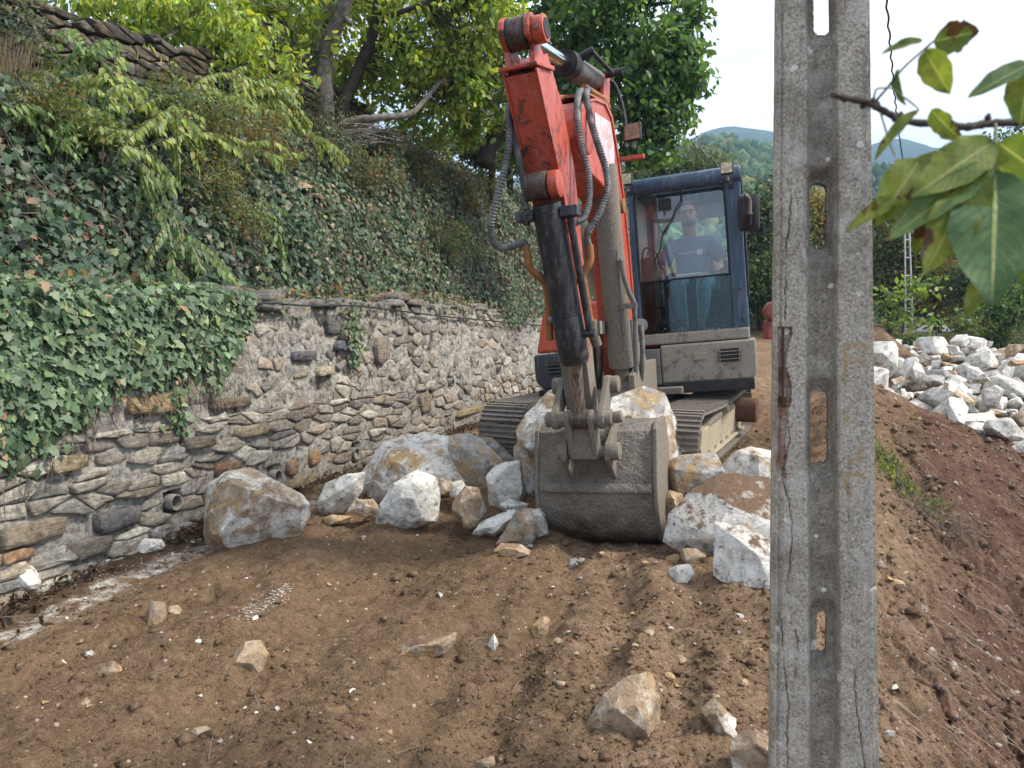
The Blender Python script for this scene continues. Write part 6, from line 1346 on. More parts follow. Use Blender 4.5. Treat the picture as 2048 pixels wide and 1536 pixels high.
cw = 0.55 + 1.1 * np.clip(0.5 + fbm(YY * 0.03, XX * 0.01, 13.0, 4), 0, 1); dep += 0.008 * np.exp(-(crack / cw) ** 2) * sstep(-0.5, 0.0, fbm(YY * 0.014, XX * 0.0, 15.0, 3))
# spalled strip with rust-stained steel
sp = (XX < 1578 + 6 * np.sin(YY * 0.05) + 4 * fbm(YY * 0.04, YY * 0, 7.0, 3)) & (YY > 655) & (YY < 815) & (XX > 1556)
sp2 = (XX < 1572 + 5 * fbm(YY * 0.04, YY * 0, 7.0, 3)) & (YY >= 795) & (YY < 960) & (XX > 1554)
dep += 0.016 * sp + 0.006 * sp2
dep += 0.0035 * np.abs(fbm(XX * 0.12, YY * 0.12, 3.0, 3)) + 0.0012 * fbm(XX * 0.5, YY * 0.5, 6.0, 2)
pit = fbm(XX * 0.16, YY * 0.16, 11.0, 2); dep += 0.006 * sstep(0.62, 0.8, pit)
# painted marks: faint ochre characters running down the right flange
LET = [[(1691, 765), (1690, 690), (1728, 690), (1728, 722), (1692, 724)], [(1694, 850), (1694, 815), (1700, 812)], [(1722, 890), (1724, 918), (1700, 925), (1697, 915)], [(1724, 950), (1691, 950), (1690, 975), (1700, 990)], [(1690, 950), (1694, 968)], [(1708, 1014), (1716, 1008), (1718, 1000)]]
paint = np.min([poly_d(XX, YY, c) for c in LET], 0)
pm = (1 - sstep(3.0, 6.5, paint + 3.0 * fbm(XX * 0.12, YY * 0.12, 9.0, 3))) * (0.55 + 0.45 * fbm(XX * 0.08, YY * 0.08, 2.0, 2))
rust = np.clip(sp2 * 0.8 + sp * (YY > 735) * 0.7 + 0.5 * np.exp(-((XX - 1560) / 10) ** 2) * (YY > 735) * (YY < 960), 0, 1)
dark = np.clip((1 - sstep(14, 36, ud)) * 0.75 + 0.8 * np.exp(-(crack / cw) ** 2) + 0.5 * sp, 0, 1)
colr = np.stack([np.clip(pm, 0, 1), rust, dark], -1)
c_, s_ = math.cos(TH), math.sin(TH)
U_ = (XX - 1024) / F_PX; V_ = (768 - YY) / F_PX
DY = c_ + V_ * s_; RX = U_ / DY; RZ = (V_ * c_ - s_) / DY       # ray slopes
PA = math.radians(17.5); C0 = P(1650, 768, PY); sn, cs = math.sin(PA), math.cos(PA)   # the pole faces the viewer, turned 17.5 degrees
TT_ = (C0.x * sn + C0.y * cs) / (RX * sn + cs); Fx = RX * TT_; Fy = TT_; Fz = RZ * TT_
front = np.stack([Fx + sn * dep, Fy + cs * dep, Fz], -1).reshape(-1, 3); bd2 = 0.17 - dep * 0.8; back = np.stack([Fx + sn * bd2, Fy + cs * bd2, Fz], -1).reshape(-1, 3)
ii = np.arange(na * nb).reshape(nb, na)
q = np.stack([ii[:-1, :-1], ii[1:, :-1], ii[1:, 1:], ii[:-1, 1:]], -1).reshape(-1, 4)
hq = (hole[:-1, :-1] & hole[1:, 1:]).reshape(-1)
q = q[~hq]
ed = np.concatenate([q[:, [0, 1]], q[:, [1, 2]], q[:, [2, 3]], q[:, [3, 0]]]); key = np.sort(ed, 1); kk = key[:, 0].astype(np.int64) * (na * nb) + key[:, 1]
uq, inv, cn = np.unique(kk, return_inverse=True, return_counts=True); bd_ = ed[cn[inv] == 1]
N_ = na * nb
wallq = np.stack([bd_[:, 1], bd_[:, 0], bd_[:, 0] + N_, bd_[:, 1] + N_], -1)
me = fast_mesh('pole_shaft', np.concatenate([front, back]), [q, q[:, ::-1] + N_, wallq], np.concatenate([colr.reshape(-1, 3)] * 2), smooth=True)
me.set_sharp_from_angle(angle=math.radians(50))
t = NT('weathered_concrete'); v = t.pos; z = t.n('ShaderNodeSeparateColor', {0: t.attr()}).outputs
n1 = t.noise(v, 5, 6, 0.6); n2 = t.noise(v, 55, 6, 0.75); n3 = t.noise(v, 120, 5, 0.8); n4 = t.noise(v, 17, 6, 0.7)
c = t.ramp(n3, [(0.34, (0.078, 0.069, 0.054)), (0.47, (0.245, 0.225, 0.188)), (0.60, (0.50, 0.465, 0.40))])
c = t.mix(t.mapr(n2, 0.40, 0.60, 0, 0.8), c, t.mix(0.5, c, (0.48, 0.47, 0.44)))
c = t.mix(t.mapr(n1, 0.46, 0.62, 0, 0.75), c, t.mix(0.6, c, (0.10, 0.088, 0.07)))
c = t.mix(t.mapr(t.noise(v, 8, 7, 0.72), 0.52, 0.64, 0, 0.7), c, t.mix(0.6, c, (0.55, 0.545, 0.52)))
c = t.mix(t.mapr(t.noise(t.n('ShaderNodeMapping', {0: v, 3: (38, 38, 1.6)}).outputs[0], 1.0, 5, 0.65), 0.52, 0.70, 0, 0.55), c, t.mix(0.65, c, (0.07, 0.064, 0.055)))
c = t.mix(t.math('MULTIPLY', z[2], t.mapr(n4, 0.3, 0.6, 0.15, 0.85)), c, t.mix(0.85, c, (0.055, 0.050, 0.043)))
vo = t.n('ShaderNodeTexVoronoi', {'Vector': t.n('ShaderNodeVectorMath', {0: v, 1: t.n('ShaderNodeVectorMath', {0: t.n('ShaderNodeTexNoise', {'Vector': v, 'Scale': 40.0}).outputs['Color'], 1: (0.02, 0.02, 0.02)}, operation='MULTIPLY').outputs[0]}, operation='ADD').outputs[0], 'Scale': 16.0})
rr = t.n('ShaderNodeSeparateColor', {0: vo.outputs['Color']}).outputs
lich = t.math('MULTIPLY', t.math('GREATER_THAN', rr[0], 0.62), t.math('LESS_THAN', vo.outputs['Distance'], t.math('MULTIPLY', rr[1], 0.30)))
lich = t.math('MULTIPLY', lich, t.mapr(n2, 0.36, 0.48))
c = t.mix(t.math('MULTIPLY', lich, 0.85), c, (0.62, 0.62, 0.58))
c = t.mix(t.mapr(t.noise(v, 30, 6, 0.8), 0.62, 0.66, 0, 0.65), c, (0.03, 0.03, 0.028))
c = t.mix(t.math('MULTIPLY', z[1], t.mapr(n4, 0.3, 0.6)), c, t.ramp(n2, [(0.4, (0.13, 0.055, 0.03)), (0.65, (0.23, 0.115, 0.07))]))
c = t.mix(t.math('MULTIPLY', z[0], t.mapr(n2, 0.3, 0.6, 0.5, 1.0)), c, (0.30, 0.18, 0.05))
c = t.mix(1.0, c, (1.22, 1.17, 1.09), 'MULTIPLY')
h = t.math('ADD', t.math('MULTIPLY', n3, 0.6), n2)
M_CONC = t.done(t.bsdf(c, 0.95, t.bump(h, 0.75, 0.006), 0, 0.15))
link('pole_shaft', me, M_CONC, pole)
mb = MB(); mb.tube([P(1566, 650, PY + 0.055), P(1566, 965, PY + 0.055)], 0.005, 8); mb.build('reinforcing_bar', M_RUSTDRUM, pole)
# ================================================================== foliage tools
def leaf_mat(name, gloss=0.35, trans=0.45, objcol=False, rough=0.45):
    t = NT(name)
    c = t.n('ShaderNodeObjectInfo').outputs['Color'] if objcol else t.attr()
    n = t.noise(t.pos, 30, 3)
    c = t.mix(1.0, c, t.ramp(n, [(0.3, 0.8), (0.7, 1.2)]), 'MULTIPLY')
    b = t.bsdf(c, rough, None, 0, gloss)
    tr = t.n('ShaderNodeBsdfTranslucent', {0: t.mix(1.0, c, (1.5, 1.5, 0.6), 'MULTIPLY')}).outputs[0]
    return t.done(t.n('ShaderNodeMixShader', {0: trans, 1: b, 2: tr}).outputs[0])
M_LEAF = leaf_mat('leaf_green'); M_LEAFO = leaf_mat('leaf_single', objcol=True)
M_IVY = leaf_mat('ivy_leaf', 0.4, 0.18, rough=0.5); M_IVYO = leaf_mat('ivy_leaf_single', 0.4, 0.18, True, 0.5)
def T(v, fs): return np.array(v, float), [np.array(f) for f in fs]
LEAF_POINT = T([(0, 0, 0), (0.28, 0.20, 0.05), (0.62, 0.17, 0.02), (1, 0, -0.16), (0.62, -0.17, 0.02), (0.28, -0.20, 0.05), (0.28, 0, 0), (0.62, 0, -0.03)],
               [[(6, 7, 2, 1), (7, 6, 5, 4)], [(0, 6, 1), (0, 5, 6), (7, 3, 2), (7, 4, 3)]])
LEAF_OVAL = T([(0, 0, 0), (0.25, 0.24, 0.06), (0.65, 0.26, 0.04), (1, 0, -0.10), (0.65, -0.26, 0.04), (0.25, -0.24, 0.06), (0.28, 0, 0), (0.65, 0, -0.02)],
              [[(6, 7, 2, 1), (7, 6, 5, 4)], [(0, 6, 1), (0, 5, 6), (7, 3, 2), (7, 4, 3)]])
LEAF_KITE = T([(0, 0, 0), (0.5, 0.27, 0.06), (1, 0, -0.1), (0.5, -0.27, 0.06)], [[(0, 2, 1), (0, 3, 2)]])
_iv = [(0.02, 0.0), (-0.12, 0.26), (0.10, 0.30), (0.22, 0.52), (0.40, 0.28), (0.62, 0.30), (1.0, 0.0), (0.62, -0.30), (0.40, -0.28), (0.22, -0.52), (0.10, -0.30), (-0.12, -0.26)]
LEAF_IVY = T([(x, y, 0.05 * abs(y) - 0.10 * x * x) for x, y in _iv] + [(0.30, 0, 0.02)], [[(12, (i + 1) % 12, i) for i in range(12)]])
def rotations(tip, nor):
    tip = tip / np.linalg.norm(tip, axis=1)[:, None]
    side = np.cross(nor, tip); side /= (np.linalg.norm(side, axis=1)[:, None] + 1e-9)
    up = np.cross(tip, side)
    return np.stack([tip, side, up], -1)
def leaves_mesh(name, pos, tip, nor, size, tpl, cols):
    R = rotations(tip, nor); V, Fs = tpl
    W = np.einsum('nij,kj->nki', R, V) * size[:, None, None] + pos[:, None, :]
    k = len(V); off = (np.arange(len(pos)) * k)[:, None, None]
    return fast_mesh(name, W.reshape(-1, 3), [(f[None] + off).reshape(-1, f.shape[1]) for f in Fs], np.repeat(cols, k, 0))
_tplmesh = {}
def put_leaves(parent, pos, tip, nor, size, tpl, cols, mat, mato, nsingle=300, rest_name='foliage', key=None):
    """the leaves that show largest become parts, the others one mass"""
    d = np.linalg.norm(pos, axis=1); score = size / d
    u = pos[:, 0] / pos[:, 1]; v = pos[:, 2] / pos[:, 1]
    vis = (np.abs(u) < 0.70) & (v < 0.48) & (v > -0.6)
    score = np.where(vis, score, 0)
    order = np.argsort(-score); one = order[:nsingle]; rest = order[nsingle:]
    if nsingle:
        kid = id(tpl[0]), mato.name
        if kid not in _tplmesh:
            m = fast_mesh('leaf', tpl[0], tpl[1]); m.materials.append(mato); _tplmesh[kid] = m
        R = rotations(tip[one], nor[one]); base = Vector((0, 0, 0)); p = parent
        while p is not None: base += p.location; p = p.parent
        for i, r in zip(one, R):
            o = bpy.data.objects.new('leaf', _tplmesh[kid]); COL.objects.link(o); o.parent = parent
            m = Matrix([list(q) for q in r * size[i]]).to_4x4(); m.translation = Vector(pos[i]) - base; o.matrix_local = m
            o.color = (*cols[i], 1)
    if len(rest):
        o = link(rest_name, leaves_mesh(rest_name, pos[rest], tip[rest], nor[rest], size[rest], tpl, cols[rest]), mat, parent); o['kind'] = 'stuff'
def pal(r, n, colours, weights=None, jit=0.2):
    c = np.array(colours)[r.choice(len(colours), n, p=weights)]
    return np.clip(c * (1 + r.uniform(-jit, jit, (n, 1))) * (1 + r.uniform(-0.08, 0.08, (n, 3))), 0.005, 1)
def unit(r, n):
    v = r.normal(size=(n, 3)); return v / np.linalg.norm(v, axis=1)[:, None]
M_BARK = simple('grey_bark', (0.10, 0.085, 0.07), (0.25, 0.22, 0.185), 14, 0.9, 0.6, 0.02)
M_BARKD = simple('dark_bark', (0.030, 0.025, 0.021), (0.075, 0.062, 0.05), 14, 0.9, 0.6, 0.02)
M_TWIG = simple('dry_twig', (0.085, 0.065, 0.045), (0.20, 0.165, 0.125), 14, 0.9, 0.2)
# ---- generic tree: limbs are polylines [(point, radius)...]; blobs are (centre, radii, clusters)
def tree(name, label, cat, limbs, blobs, leaf, size, per, colours, weights=None, bark=None, seed=0, nsingle=300, spread=0.16, droop=0.6, group=None, tpl=LEAF_POINT, twig_r=0.006, hollow=0.35, gap=0.0, mat=None):
    r = np.random.RandomState(seed); base = limbs[0][0][0]
    t_ = empty(name, tuple(base)); tag(t_, label, cat, group, kind='thing')
    bark = bark or M_BARKD; nodes = []
    for i, lb in enumerate(limbs):
        pts = spline([p for p, _ in lb], 5); rad = np.interp(np.linspace(0, 1, len(pts)), np.linspace(0, 1, len(lb)), [q for _, q in lb])
        rad = [q * (1 + 0.10 * math.sin(3.1 * k + seed)) for k, q in enumerate(rad)]
        mb = MB(); mb.tube(pts, rad, 10 if rad[0] > 0.03 else 6); mb.build('trunk' if i == 0 else 'limb', bark, t_, smooth=80)
        nodes += [np.array(p) for p in pts[2:]]
    nodes = np.array(nodes)
    C = []
    for c, rad, n in blobs:
        d = unit(r, n * 2); q = d * (hollow + (1 - hollow) * r.rand(n * 2, 1) ** 0.6) * np.array(rad) + np.array(c)
        if gap > 0:
            keep = fbm(q[:, 0] * 1.7, q[:, 1] * 1.7, q[:, 2] * 1.7, 3) > -0.45 + gap
            q = q[keep]
        C.append(q[:n])
    C = np.concatenate(C)
    # twigs from the nearest limb node to each cluster
    mb = MB()
    for c in C[:: 2]:
        k = np.argmin(((nodes - c) ** 2).sum(1)); a = nodes[k]
        mid = (a + c) / 2 + np.array([0, 0, 0.12 * np.linalg.norm(c - a)]) + r.normal(size=3) * 0.03
        mb.tube([a, mid, c], [twig_r * 1.6, twig_r * 1.1, twig_r * 0.5], 3, cap=False)
    if mb.v: tw = mb.build('twigs', bark, t_); tw['kind'] = 'stuff'
    n = len(C) * per
    ax = unit(r, len(C)); ax[:, 2] *= 0.5; ax /= np.linalg.norm(ax, axis=1)[:, None]
    axn = np.repeat(ax, per, 0); along = r.uniform(-0.6, 1.0, n)[:, None]
    pos = np.repeat(C, per, 0) + axn * along * spread * 1.5 + r.normal(size=(n, 3)) * spread * 0.38
    tip = axn * 0.45 + unit(r, n) * 0.8; tip[:, 2] -= droop
    nor = unit(r, n) * 0.8; nor[:, 2] += 0.75
    sz = size * r.uniform(0.6, 1.25, n)
    cl = pal(r, n, colours, weights)
    cl *= np.repeat(r.uniform(0.75, 1.25, len(C)), per)[:, None]
    put_leaves(t_, pos, tip, nor, sz, tpl, cl, mat or M_LEAF, M_LEAFO, nsingle)
    return t_
def px_limb(pts, r0, r1):
    n = len(pts); return [(P(*p), r0 + (r1 - r0) * i / (n - 1)) for i, p in enumerate(pts)]
YG = [(0.31, 0.40, 0.075), (0.40, 0.47, 0.10), (0.22, 0.32, 0.075), (0.50, 0.45, 0.10), (0.16, 0.25, 0.07)]
GR = [(0.075, 0.15, 0.055), (0.11, 0.20, 0.07), (0.16, 0.255, 0.085), (0.055, 0.11, 0.042)]
# ------------------------------------------------------------------ ivy over the bank and hanging down the wall
def bank_pt(Y, w):
    X = WA + WB * Y + w * WN
    return np.stack([X, Y, gq(X, Y)], -1)
def bank_n(Y, w):
    e = 0.06; a = bank_pt(Y + e, w) - bank_pt(Y - e, w); b = bank_pt(Y, w + e) - bank_pt(Y, w - e)
    n = np.cross(b, a); n /= np.linalg.norm(n, axis=1)[:, None]; return n * np.sign(n[:, 2:3])
r = np.random.RandomState(31)
def ivy_part(n, ylo, yhi, wlo, whi, size, colours, weights, lift, mask=None, seed=0):
    r = np.random.RandomState(seed)
    Y = ylo + (yhi - ylo) * r.rand(n) ** 1.25; w = r.uniform(wlo, whi, n)
    if mask is not None:
        k = mask(Y, w, r); Y, w = Y[k], w[k]
    n = len(Y); p = bank_pt(Y, w); nn = bank_n(Y, w)
    lf = lift * r.rand(n) ** 1.5 + 0.32 * np.maximum(0, fbm(Y * 1.3, w * 1.9, 5.0, 3)) + 0.12 * np.maximum(0, fbm(Y * 4.3, w * 5, 8.0, 2))
    p = p + nn * lf[:, None]
    tip = np.stack([WNOR.x * np.ones(n) * 0.35, WNOR.y * np.ones(n) * 0.35, -np.ones(n)], -1) + r.normal(size=(n, 3)) * 0.5
    nor = nn + np.array([0.25, -0.35, 0.15]) + r.normal(size=(n, 3)) * 0.42
    return p, tip, nor, size * (0.45 + 0.85 * r.rand(n) ** 1.4), pal(r, n, colours, weights, 0.35)
DI = [(0.033, 0.066, 0.033), (0.054, 0.096, 0.046), (0.085, 0.135, 0.065), (0.023, 0.045, 0.024), (0.26, 0.15, 0.08)]
WI = [0.31, 0.33, 0.20, 0.125, 0.035]
MI = [(0.055, 0.09, 0.045), (0.10, 0.14, 0.065), (0.19, 0.19, 0.085), (0.28, 0.19, 0.10), (0.15, 0.09, 0.055)]
ivy = empty('ivy_bank', tuple(bank_pt(np.array([6.0]), np.array([-0.8]))[0])); tag(ivy, 'dense dark green ivy covering the steep bank above the stone wall', 'ivy', kind='thing')
A = [ivy_part(20000, 3.6, 8.2, -1.75, -0.40, 0.070, DI + MI[2:], [0.30, 0.31, 0.20, 0.12, 0.015, 0.02, 0.015, 0.02], 0.16, lambda Y, w, r: (fbm(Y * 2.2, w * 2.6, 17.0, 3) + r.uniform(-0.25, 0.25, len(Y)) > -0.33), 1),
     ivy_part(34000, 7.0, 17.5, -1.9, -0.40, 0.060, DI + MI, [0.20, 0.22, 0.15, 0.09, 0.015, 0.13, 0.10, 0.04, 0.025, 0.03], 0.09, lambda Y, w, r: (fbm(Y * 0.9, w * 1.6, 1.0, 3) + r.uniform(-0.4, 0.4, len(Y)) > -0.25), 2)]
A.append(ivy_part(17000, 8.0, 17.5, -2.0, -0.40, 0.055, DI[1:3] + MI, [0.22, 0.22, 0.22, 0.19, 0.09, 0.03, 0.03], 0.16, None, 3))
A = [np.concatenate(z) for z in zip(*A)]
put_leaves(ivy, *A[:4], LEAF_IVY, A[4], M_IVY, M_IVYO, 300, 'ivy_foliage')
hang = empty('hanging_ivy', tuple(wall3(5.0, 0.2, 0.05))); tag(hang, 'paler ivy curtain hanging over the left end of the stone wall', 'ivy', kind='thing')
n = 14000; s_ = 3.3 + 2.6 * r.rand(n); lim = np.interp(s_, [3.3, 4.1, 4.4, 4.68, 5.14, 5.35, 5.6, 5.76, 5.9], [-0.78, -0.66, -0.55, -0.28, -0.22, -0.16, -0.24, 0.0, 0.22])
t0 = wall_top(s_) + 0.05 + 0.16 * fbm(s_ * 2.4, s_ * 0, 12.0, 3); f = r.rand(n) ** 0.85; t_z = t0 + (lim - t0) * f + 0.08 * r.normal(size=n) * f - 0.16 * np.maximum(0, fbm(s_ * 7, s_ * 0, 3.0, 2)) * f
keep = (t_z > -1.1); s_, t_z, f = s_[keep], t_z[keep], f[keep]; n = len(s_)
o_ = 0.02 + 0.13 * r.rand(n) * (1 - 0.55 * f) + 0.08 * np.maximum(0, fbm(s_ * 3, t_z * 3, 2.0, 3)) - 0.25 * (1 - sstep(0, 0.08, f)) * r.rand(n)
p = np.array([wall3(a, b, c) for a, b, c in zip(s_, t_z, o_)])
tip = np.array([WNOR.x * 0.35, WNOR.y * 0.35, -1.0]) + r.normal(size=(n, 3)) * 0.42
nor = np.array([WNOR.x, WNOR.y - 0.25, 0.45]) + r.normal(size=(n, 3)) * 0.40
LI = [(0.075, 0.125, 0.062), (0.115, 0.175, 0.085), (0.16, 0.225, 0.11), (0.045, 0.082, 0.042), (0.23, 0.27, 0.10), (0.30, 0.19, 0.10)]
put_leaves(hang, p, tip, nor, 0.058 * (0.40 + 1.0 * r.rand(n) ** 1.6), LEAF_IVY, pal(r, n, LI, [0.30, 0.30, 0.17, 0.17, 0.04, 0.02], 0.25), M_IVY, M_IVYO, 300, 'ivy_foliage')
n = 5200; s2 = np.concatenate([3.4 + 2.5 * r.rand(2600), 5.7 + 6.4 * r.rand(2600)]); on = r.uniform(-0.46, 0.07, n); far2 = s2 > 5.8
p2 = np.array([wall3(a, 0.0, b) for a, b in zip(s2, on)]); p2[:, 2] = wall_top(s2) + 0.02 + 0.10 * r.rand(n) * (1 + 0.5 * fbm(s2 * 3, on * 4, 3.0, 2)) - np.where(on > -0.02, 0.16 * r.rand(n), 0) - 0.06 * far2
kp = (~far2) | (fbm(s2 * 1.7, s2 * 0, 9.0, 3) + r.uniform(-0.3, 0.3, n) > -0.02); p2, far3 = p2[kp], far2[kp]; n = len(p2)
c2 = np.where(far3[:, None], pal(r, n, MI + DI[:3], None, 0.3), pal(r, n, LI, [0.30, 0.30, 0.17, 0.17, 0.04, 0.02], 0.3))
put_leaves(hang, p2, np.array([0.5, -0.1, -0.6]) + r.normal(size=(n, 3)) * 0.6, np.array([0.4, -0.3, 0.8]) + r.normal(size=(n, 3)) * 0.4, np.where(far3, 0.046, 0.06) * r.uniform(0.5, 1.2, n), LEAF_IVY, c2, M_IVY, M_IVYO, 0, 'ledge_foliage')
mb = MB()
for k in range(70):
    s0 = r.uniform(3.7, 5.8); tt = float(np.interp(s0, [3.3, 4.1, 4.68, 5.6, 5.9], [-0.9, -0.75, -0.35, -0.3, 0.1])) + 0.25; pts = []; ss_ = s0
    for j in range(7):
        pts.append(wall3(ss_, tt, 0.05 + 0.03 * r.rand())); tt -= r.uniform(0.05, 0.11); ss_ += r.normal() * 0.03 + 0.012
    mb.tube(pts, [0.003] * 6 + [0.0015], 3, cap=False)
mb.build('trailing_stem', M_TWIG, hang)['kind'] = 'stuff'
# a few sprigs of ivy further along the wall
for (px, py, h_, n_, lab) in ((700, 640, 0.55, 160, 'small ivy tuft hanging on the wall between dark slabs'), (345, 800, 0.35, 60, 'thin ivy sprig straying down over the ochre slab'), (1030, 620, 0.35, 260, 'ivy fringe at the far end of the wall top')):
    s0, t0_ = wall_st(px, py); g_ = empty('ivy_sprig', tuple(wall3(s0, t0_, 0.03))); tag(g_, lab, 'ivy', kind='thing')
    f = r.rand(n_); ss_ = s0 + r.normal(size=n_) * (0.10 + 0.35 * (px > 1000)) * (1 - f * 0.6); tz_ = t0_ + 0.12 - f * h_
    p = np.array([wall3(a, b, 0.03 + 0.06 * r.rand()) for a, b in zip(ss_, tz_)])
    put_leaves(g_, p, np.array([0.3, 0, -1.0]) + r.normal(size=(n_, 3)) * 0.5, np.array([WNOR.x, WNOR.y - 0.2, 0.4]) + r.normal(size=(n_, 3)) * 0.4, 0.055 * r.uniform(0.5, 1.2, n_), LEAF_IVY, pal(r, n_, LI, [0.3, 0.3, 0.17, 0.17, 0.04, 0.02], 0.25), M_IVY, M_IVYO, 300)
# dry vines and dead leaves on the bank
mb = MB()
for k in range(800):
    Y = 3.8 + 13 * r.rand() ** 1.2; w = r.uniform(-1.7, -0.4); pts = []
    for j in range(6):
        b = bank_pt(np.array([Y]), np.array([w]))[0]; nn = bank_n(np.array([Y]), np.array([w]))[0]
        pts.append(b + nn * r.uniform(0.02, 0.17)); w += r.uniform(0.02, 0.14); Y += r.normal() * 0.10
        w = min(w, -0.36)
    mb.tube(pts, [0.004, 0.004, 0.0035, 0.003, 0.003, 0.002], 3, cap=False)
o = mb.build('dry_vines', M_TWIG); tag(o, 'tangle of dry vines on the ivy bank', kind='stuff')
n = 1500; Y = 3.8 + 13.5 * r.rand(n) ** 1.3; w = np.where(r.rand(n) < 0.5, r.uniform(-0.5, -0.12, n), r.uniform(-1.8, -0.3, n))
p = bank_pt(Y, np.minimum(w, -0.34)); p[:, 0] += (w - np.minimum(w, -0.34)) * WN
p[:, 2] = np.where(w > -0.36, wall_top(Y) + 0.03, p[:, 2]); p += r.uniform(0, 0.10, (n, 3)) * np.array([0.4, -0.2, 1])
DL = [(0.20, 0.115, 0.07), (0.27, 0.175, 0.11), (0.12, 0.07, 0.045), (0.34, 0.26, 0.16)]
o = link('dead_leaves', leaves_mesh('dead_leaves', p, unit(r, n), unit(r, n) + np.array([0.4, -0.3, 0.8]), 0.075 * r.uniform(0.5, 1.2, n), LEAF_OVAL, pal(r, n, DL)), M_LEAF); tag(o, 'dead brown leaves caught in ivy and on the wall top', kind='stuff')
# leaf litter and roots along the wall foot
n = 5200; Y = 3.6 + 6 * r.rand(n); w = np.abs(r.normal(size=n)) * 0.16 + 0.05; X = WA + WB * Y + w * WN
k = fbm(X * 1.2, Y * 1.2, 4.0, 2) + r.uniform(-0.3, 0.3, n) > 0.0; X, Y = X[k], Y[k]; n = len(X)
p = np.stack([X, Y, ground_z(X, Y) + 0.05 * r.rand(n)], -1)
LT = [(0.035, 0.026, 0.02), (0.07, 0.047, 0.032), (0.10, 0.06, 0.04), (0.16, 0.10, 0.06)]
o = link('leaf_litter', leaves_mesh('leaf_litter', p, unit(r, n), unit(r, n) + np.array([0.2, -0.2, 0.7]), 0.05 * r.uniform(0.4, 1.3, n), LEAF_POINT, pal(r, n, LT)), M_LEAF); tag(o, 'dark leaf litter along the foot of the wall', kind='stuff')
mb = MB()
for k in range(330):
    if k < 200: Y = r.uniform(3.7, 9); X = WA + WB * Y + (0.08 + abs(r.normal()) * 0.2) * WN
    else: Y = r.uniform(2.6, 5.5); X = r.uniform(-0.5, 0.4) * Y
    a = r.uniform(0, 6.28); L = r.uniform(0.05, 0.2); z0 = gz(X, Y)
    mb.tube([(X, Y, z0 + 0.01), (X + math.cos(a) * L * 0.5, Y + math.sin(a) * L * 0.5, z0 + r.uniform(0.01, 0.06)), (X + math.cos(a + r.normal() * 0.5) * L, Y + math.sin(a) * L, z0 + r.uniform(0.0, 0.04))], [0.0025, 0.002, 0.001], 3, cap=False)
o = mb.build('root_bits', M_TWIG); tag(o, 'bits of root and twig on the earth', kind='stuff')
# brushwood pile on top of the bank
brush = empty('brushwood_pile', tuple(on_ground(860, 300, 4, 20))); tag(brush, 'pile of grey dry cut branches on top of the ivy bank', 'brushwood', kind='thing')
mb = MB(); r2 = np.random.RandomState(8)
for k in range(260):
    c = on_ground(r2.uniform(700, 980), r2.normal() * 12 + 292 + 18 * r2.rand(), 4, 22); a = r2.normal() * 0.35 + 0.25; L = r2.uniform(0.3, 0.9)
    d = Vector((math.cos(a), r2.normal() * 0.3, math.sin(a) * 0.45 + r2.normal() * 0.12)) * L; c = c + Vector((0, -0.1, r2.uniform(0.03, 0.30)))
    mb.tube([c - d * 0.5, c + Vector((0, 0, r2.uniform(-.03, .06))), c + d * 0.5], [0.009, 0.007, 0.003], 4, cap=False)
mb.build('dry_branches', simple('bleached_twig', (0.16, 0.13, 0.11), (0.34, 0.30, 0.26), 12, 0.9, 0.2), brush)['kind'] = 'stuff'
r3 = np.random.RandomState(66)
for k, (px, py, w_, lab) in enumerate([(600, 378, 74, 'broad dark schist slab sticking out of the ivy bank'), (625, 400, 52, 'dark slab just under the broad schist slab in the ivy'), (648, 412, 44, 'dark stone to the right of the broad schist slab in the ivy'), (650, 485, 40, 'brown stone showing low in the ivy below the slabs'), (575, 395, 40, 'small dark stone left of the slabs in the ivy'), (655, 372, 36, 'topmost dark stone of the slab cluster in the ivy')]):
    h_ = on_ground(px, py, 3.5, 20, 400); h_ = h_ * (1 - 0.12 / h_.y); s_w = w_ * h_.y / F_PX
    put_rock(protos[k % 14], h_, (s_w, s_w * 0.8, s_w * 0.42), (r3.uniform(-0.2, 0.2), r3.uniform(-0.25, 0.25), 0.4), (0.9, 0.9, 0.0), lab, 'stone', 'stones showing through the ivy', 'bank_stone').data = protos[k % 14]
# black pipe lying along the wall top
mb = MB(); mb.tube(spline([P(470, 612, 5.75), P(530, 606, 6.0), P(590, 610, 6.35), P(640, 612, 6.7), P(715, 612, 7.25), P(800, 622, 8.0), P(900, 634, 9.2), P(1000, 643, 10.5), P(1090, 652, 11.6)]), 0.009, 6)
o = mb.build('cable', M_RUBBER, smooth=60); tag(o, 'thin black cable running along the top of the stone wall', 'cable')
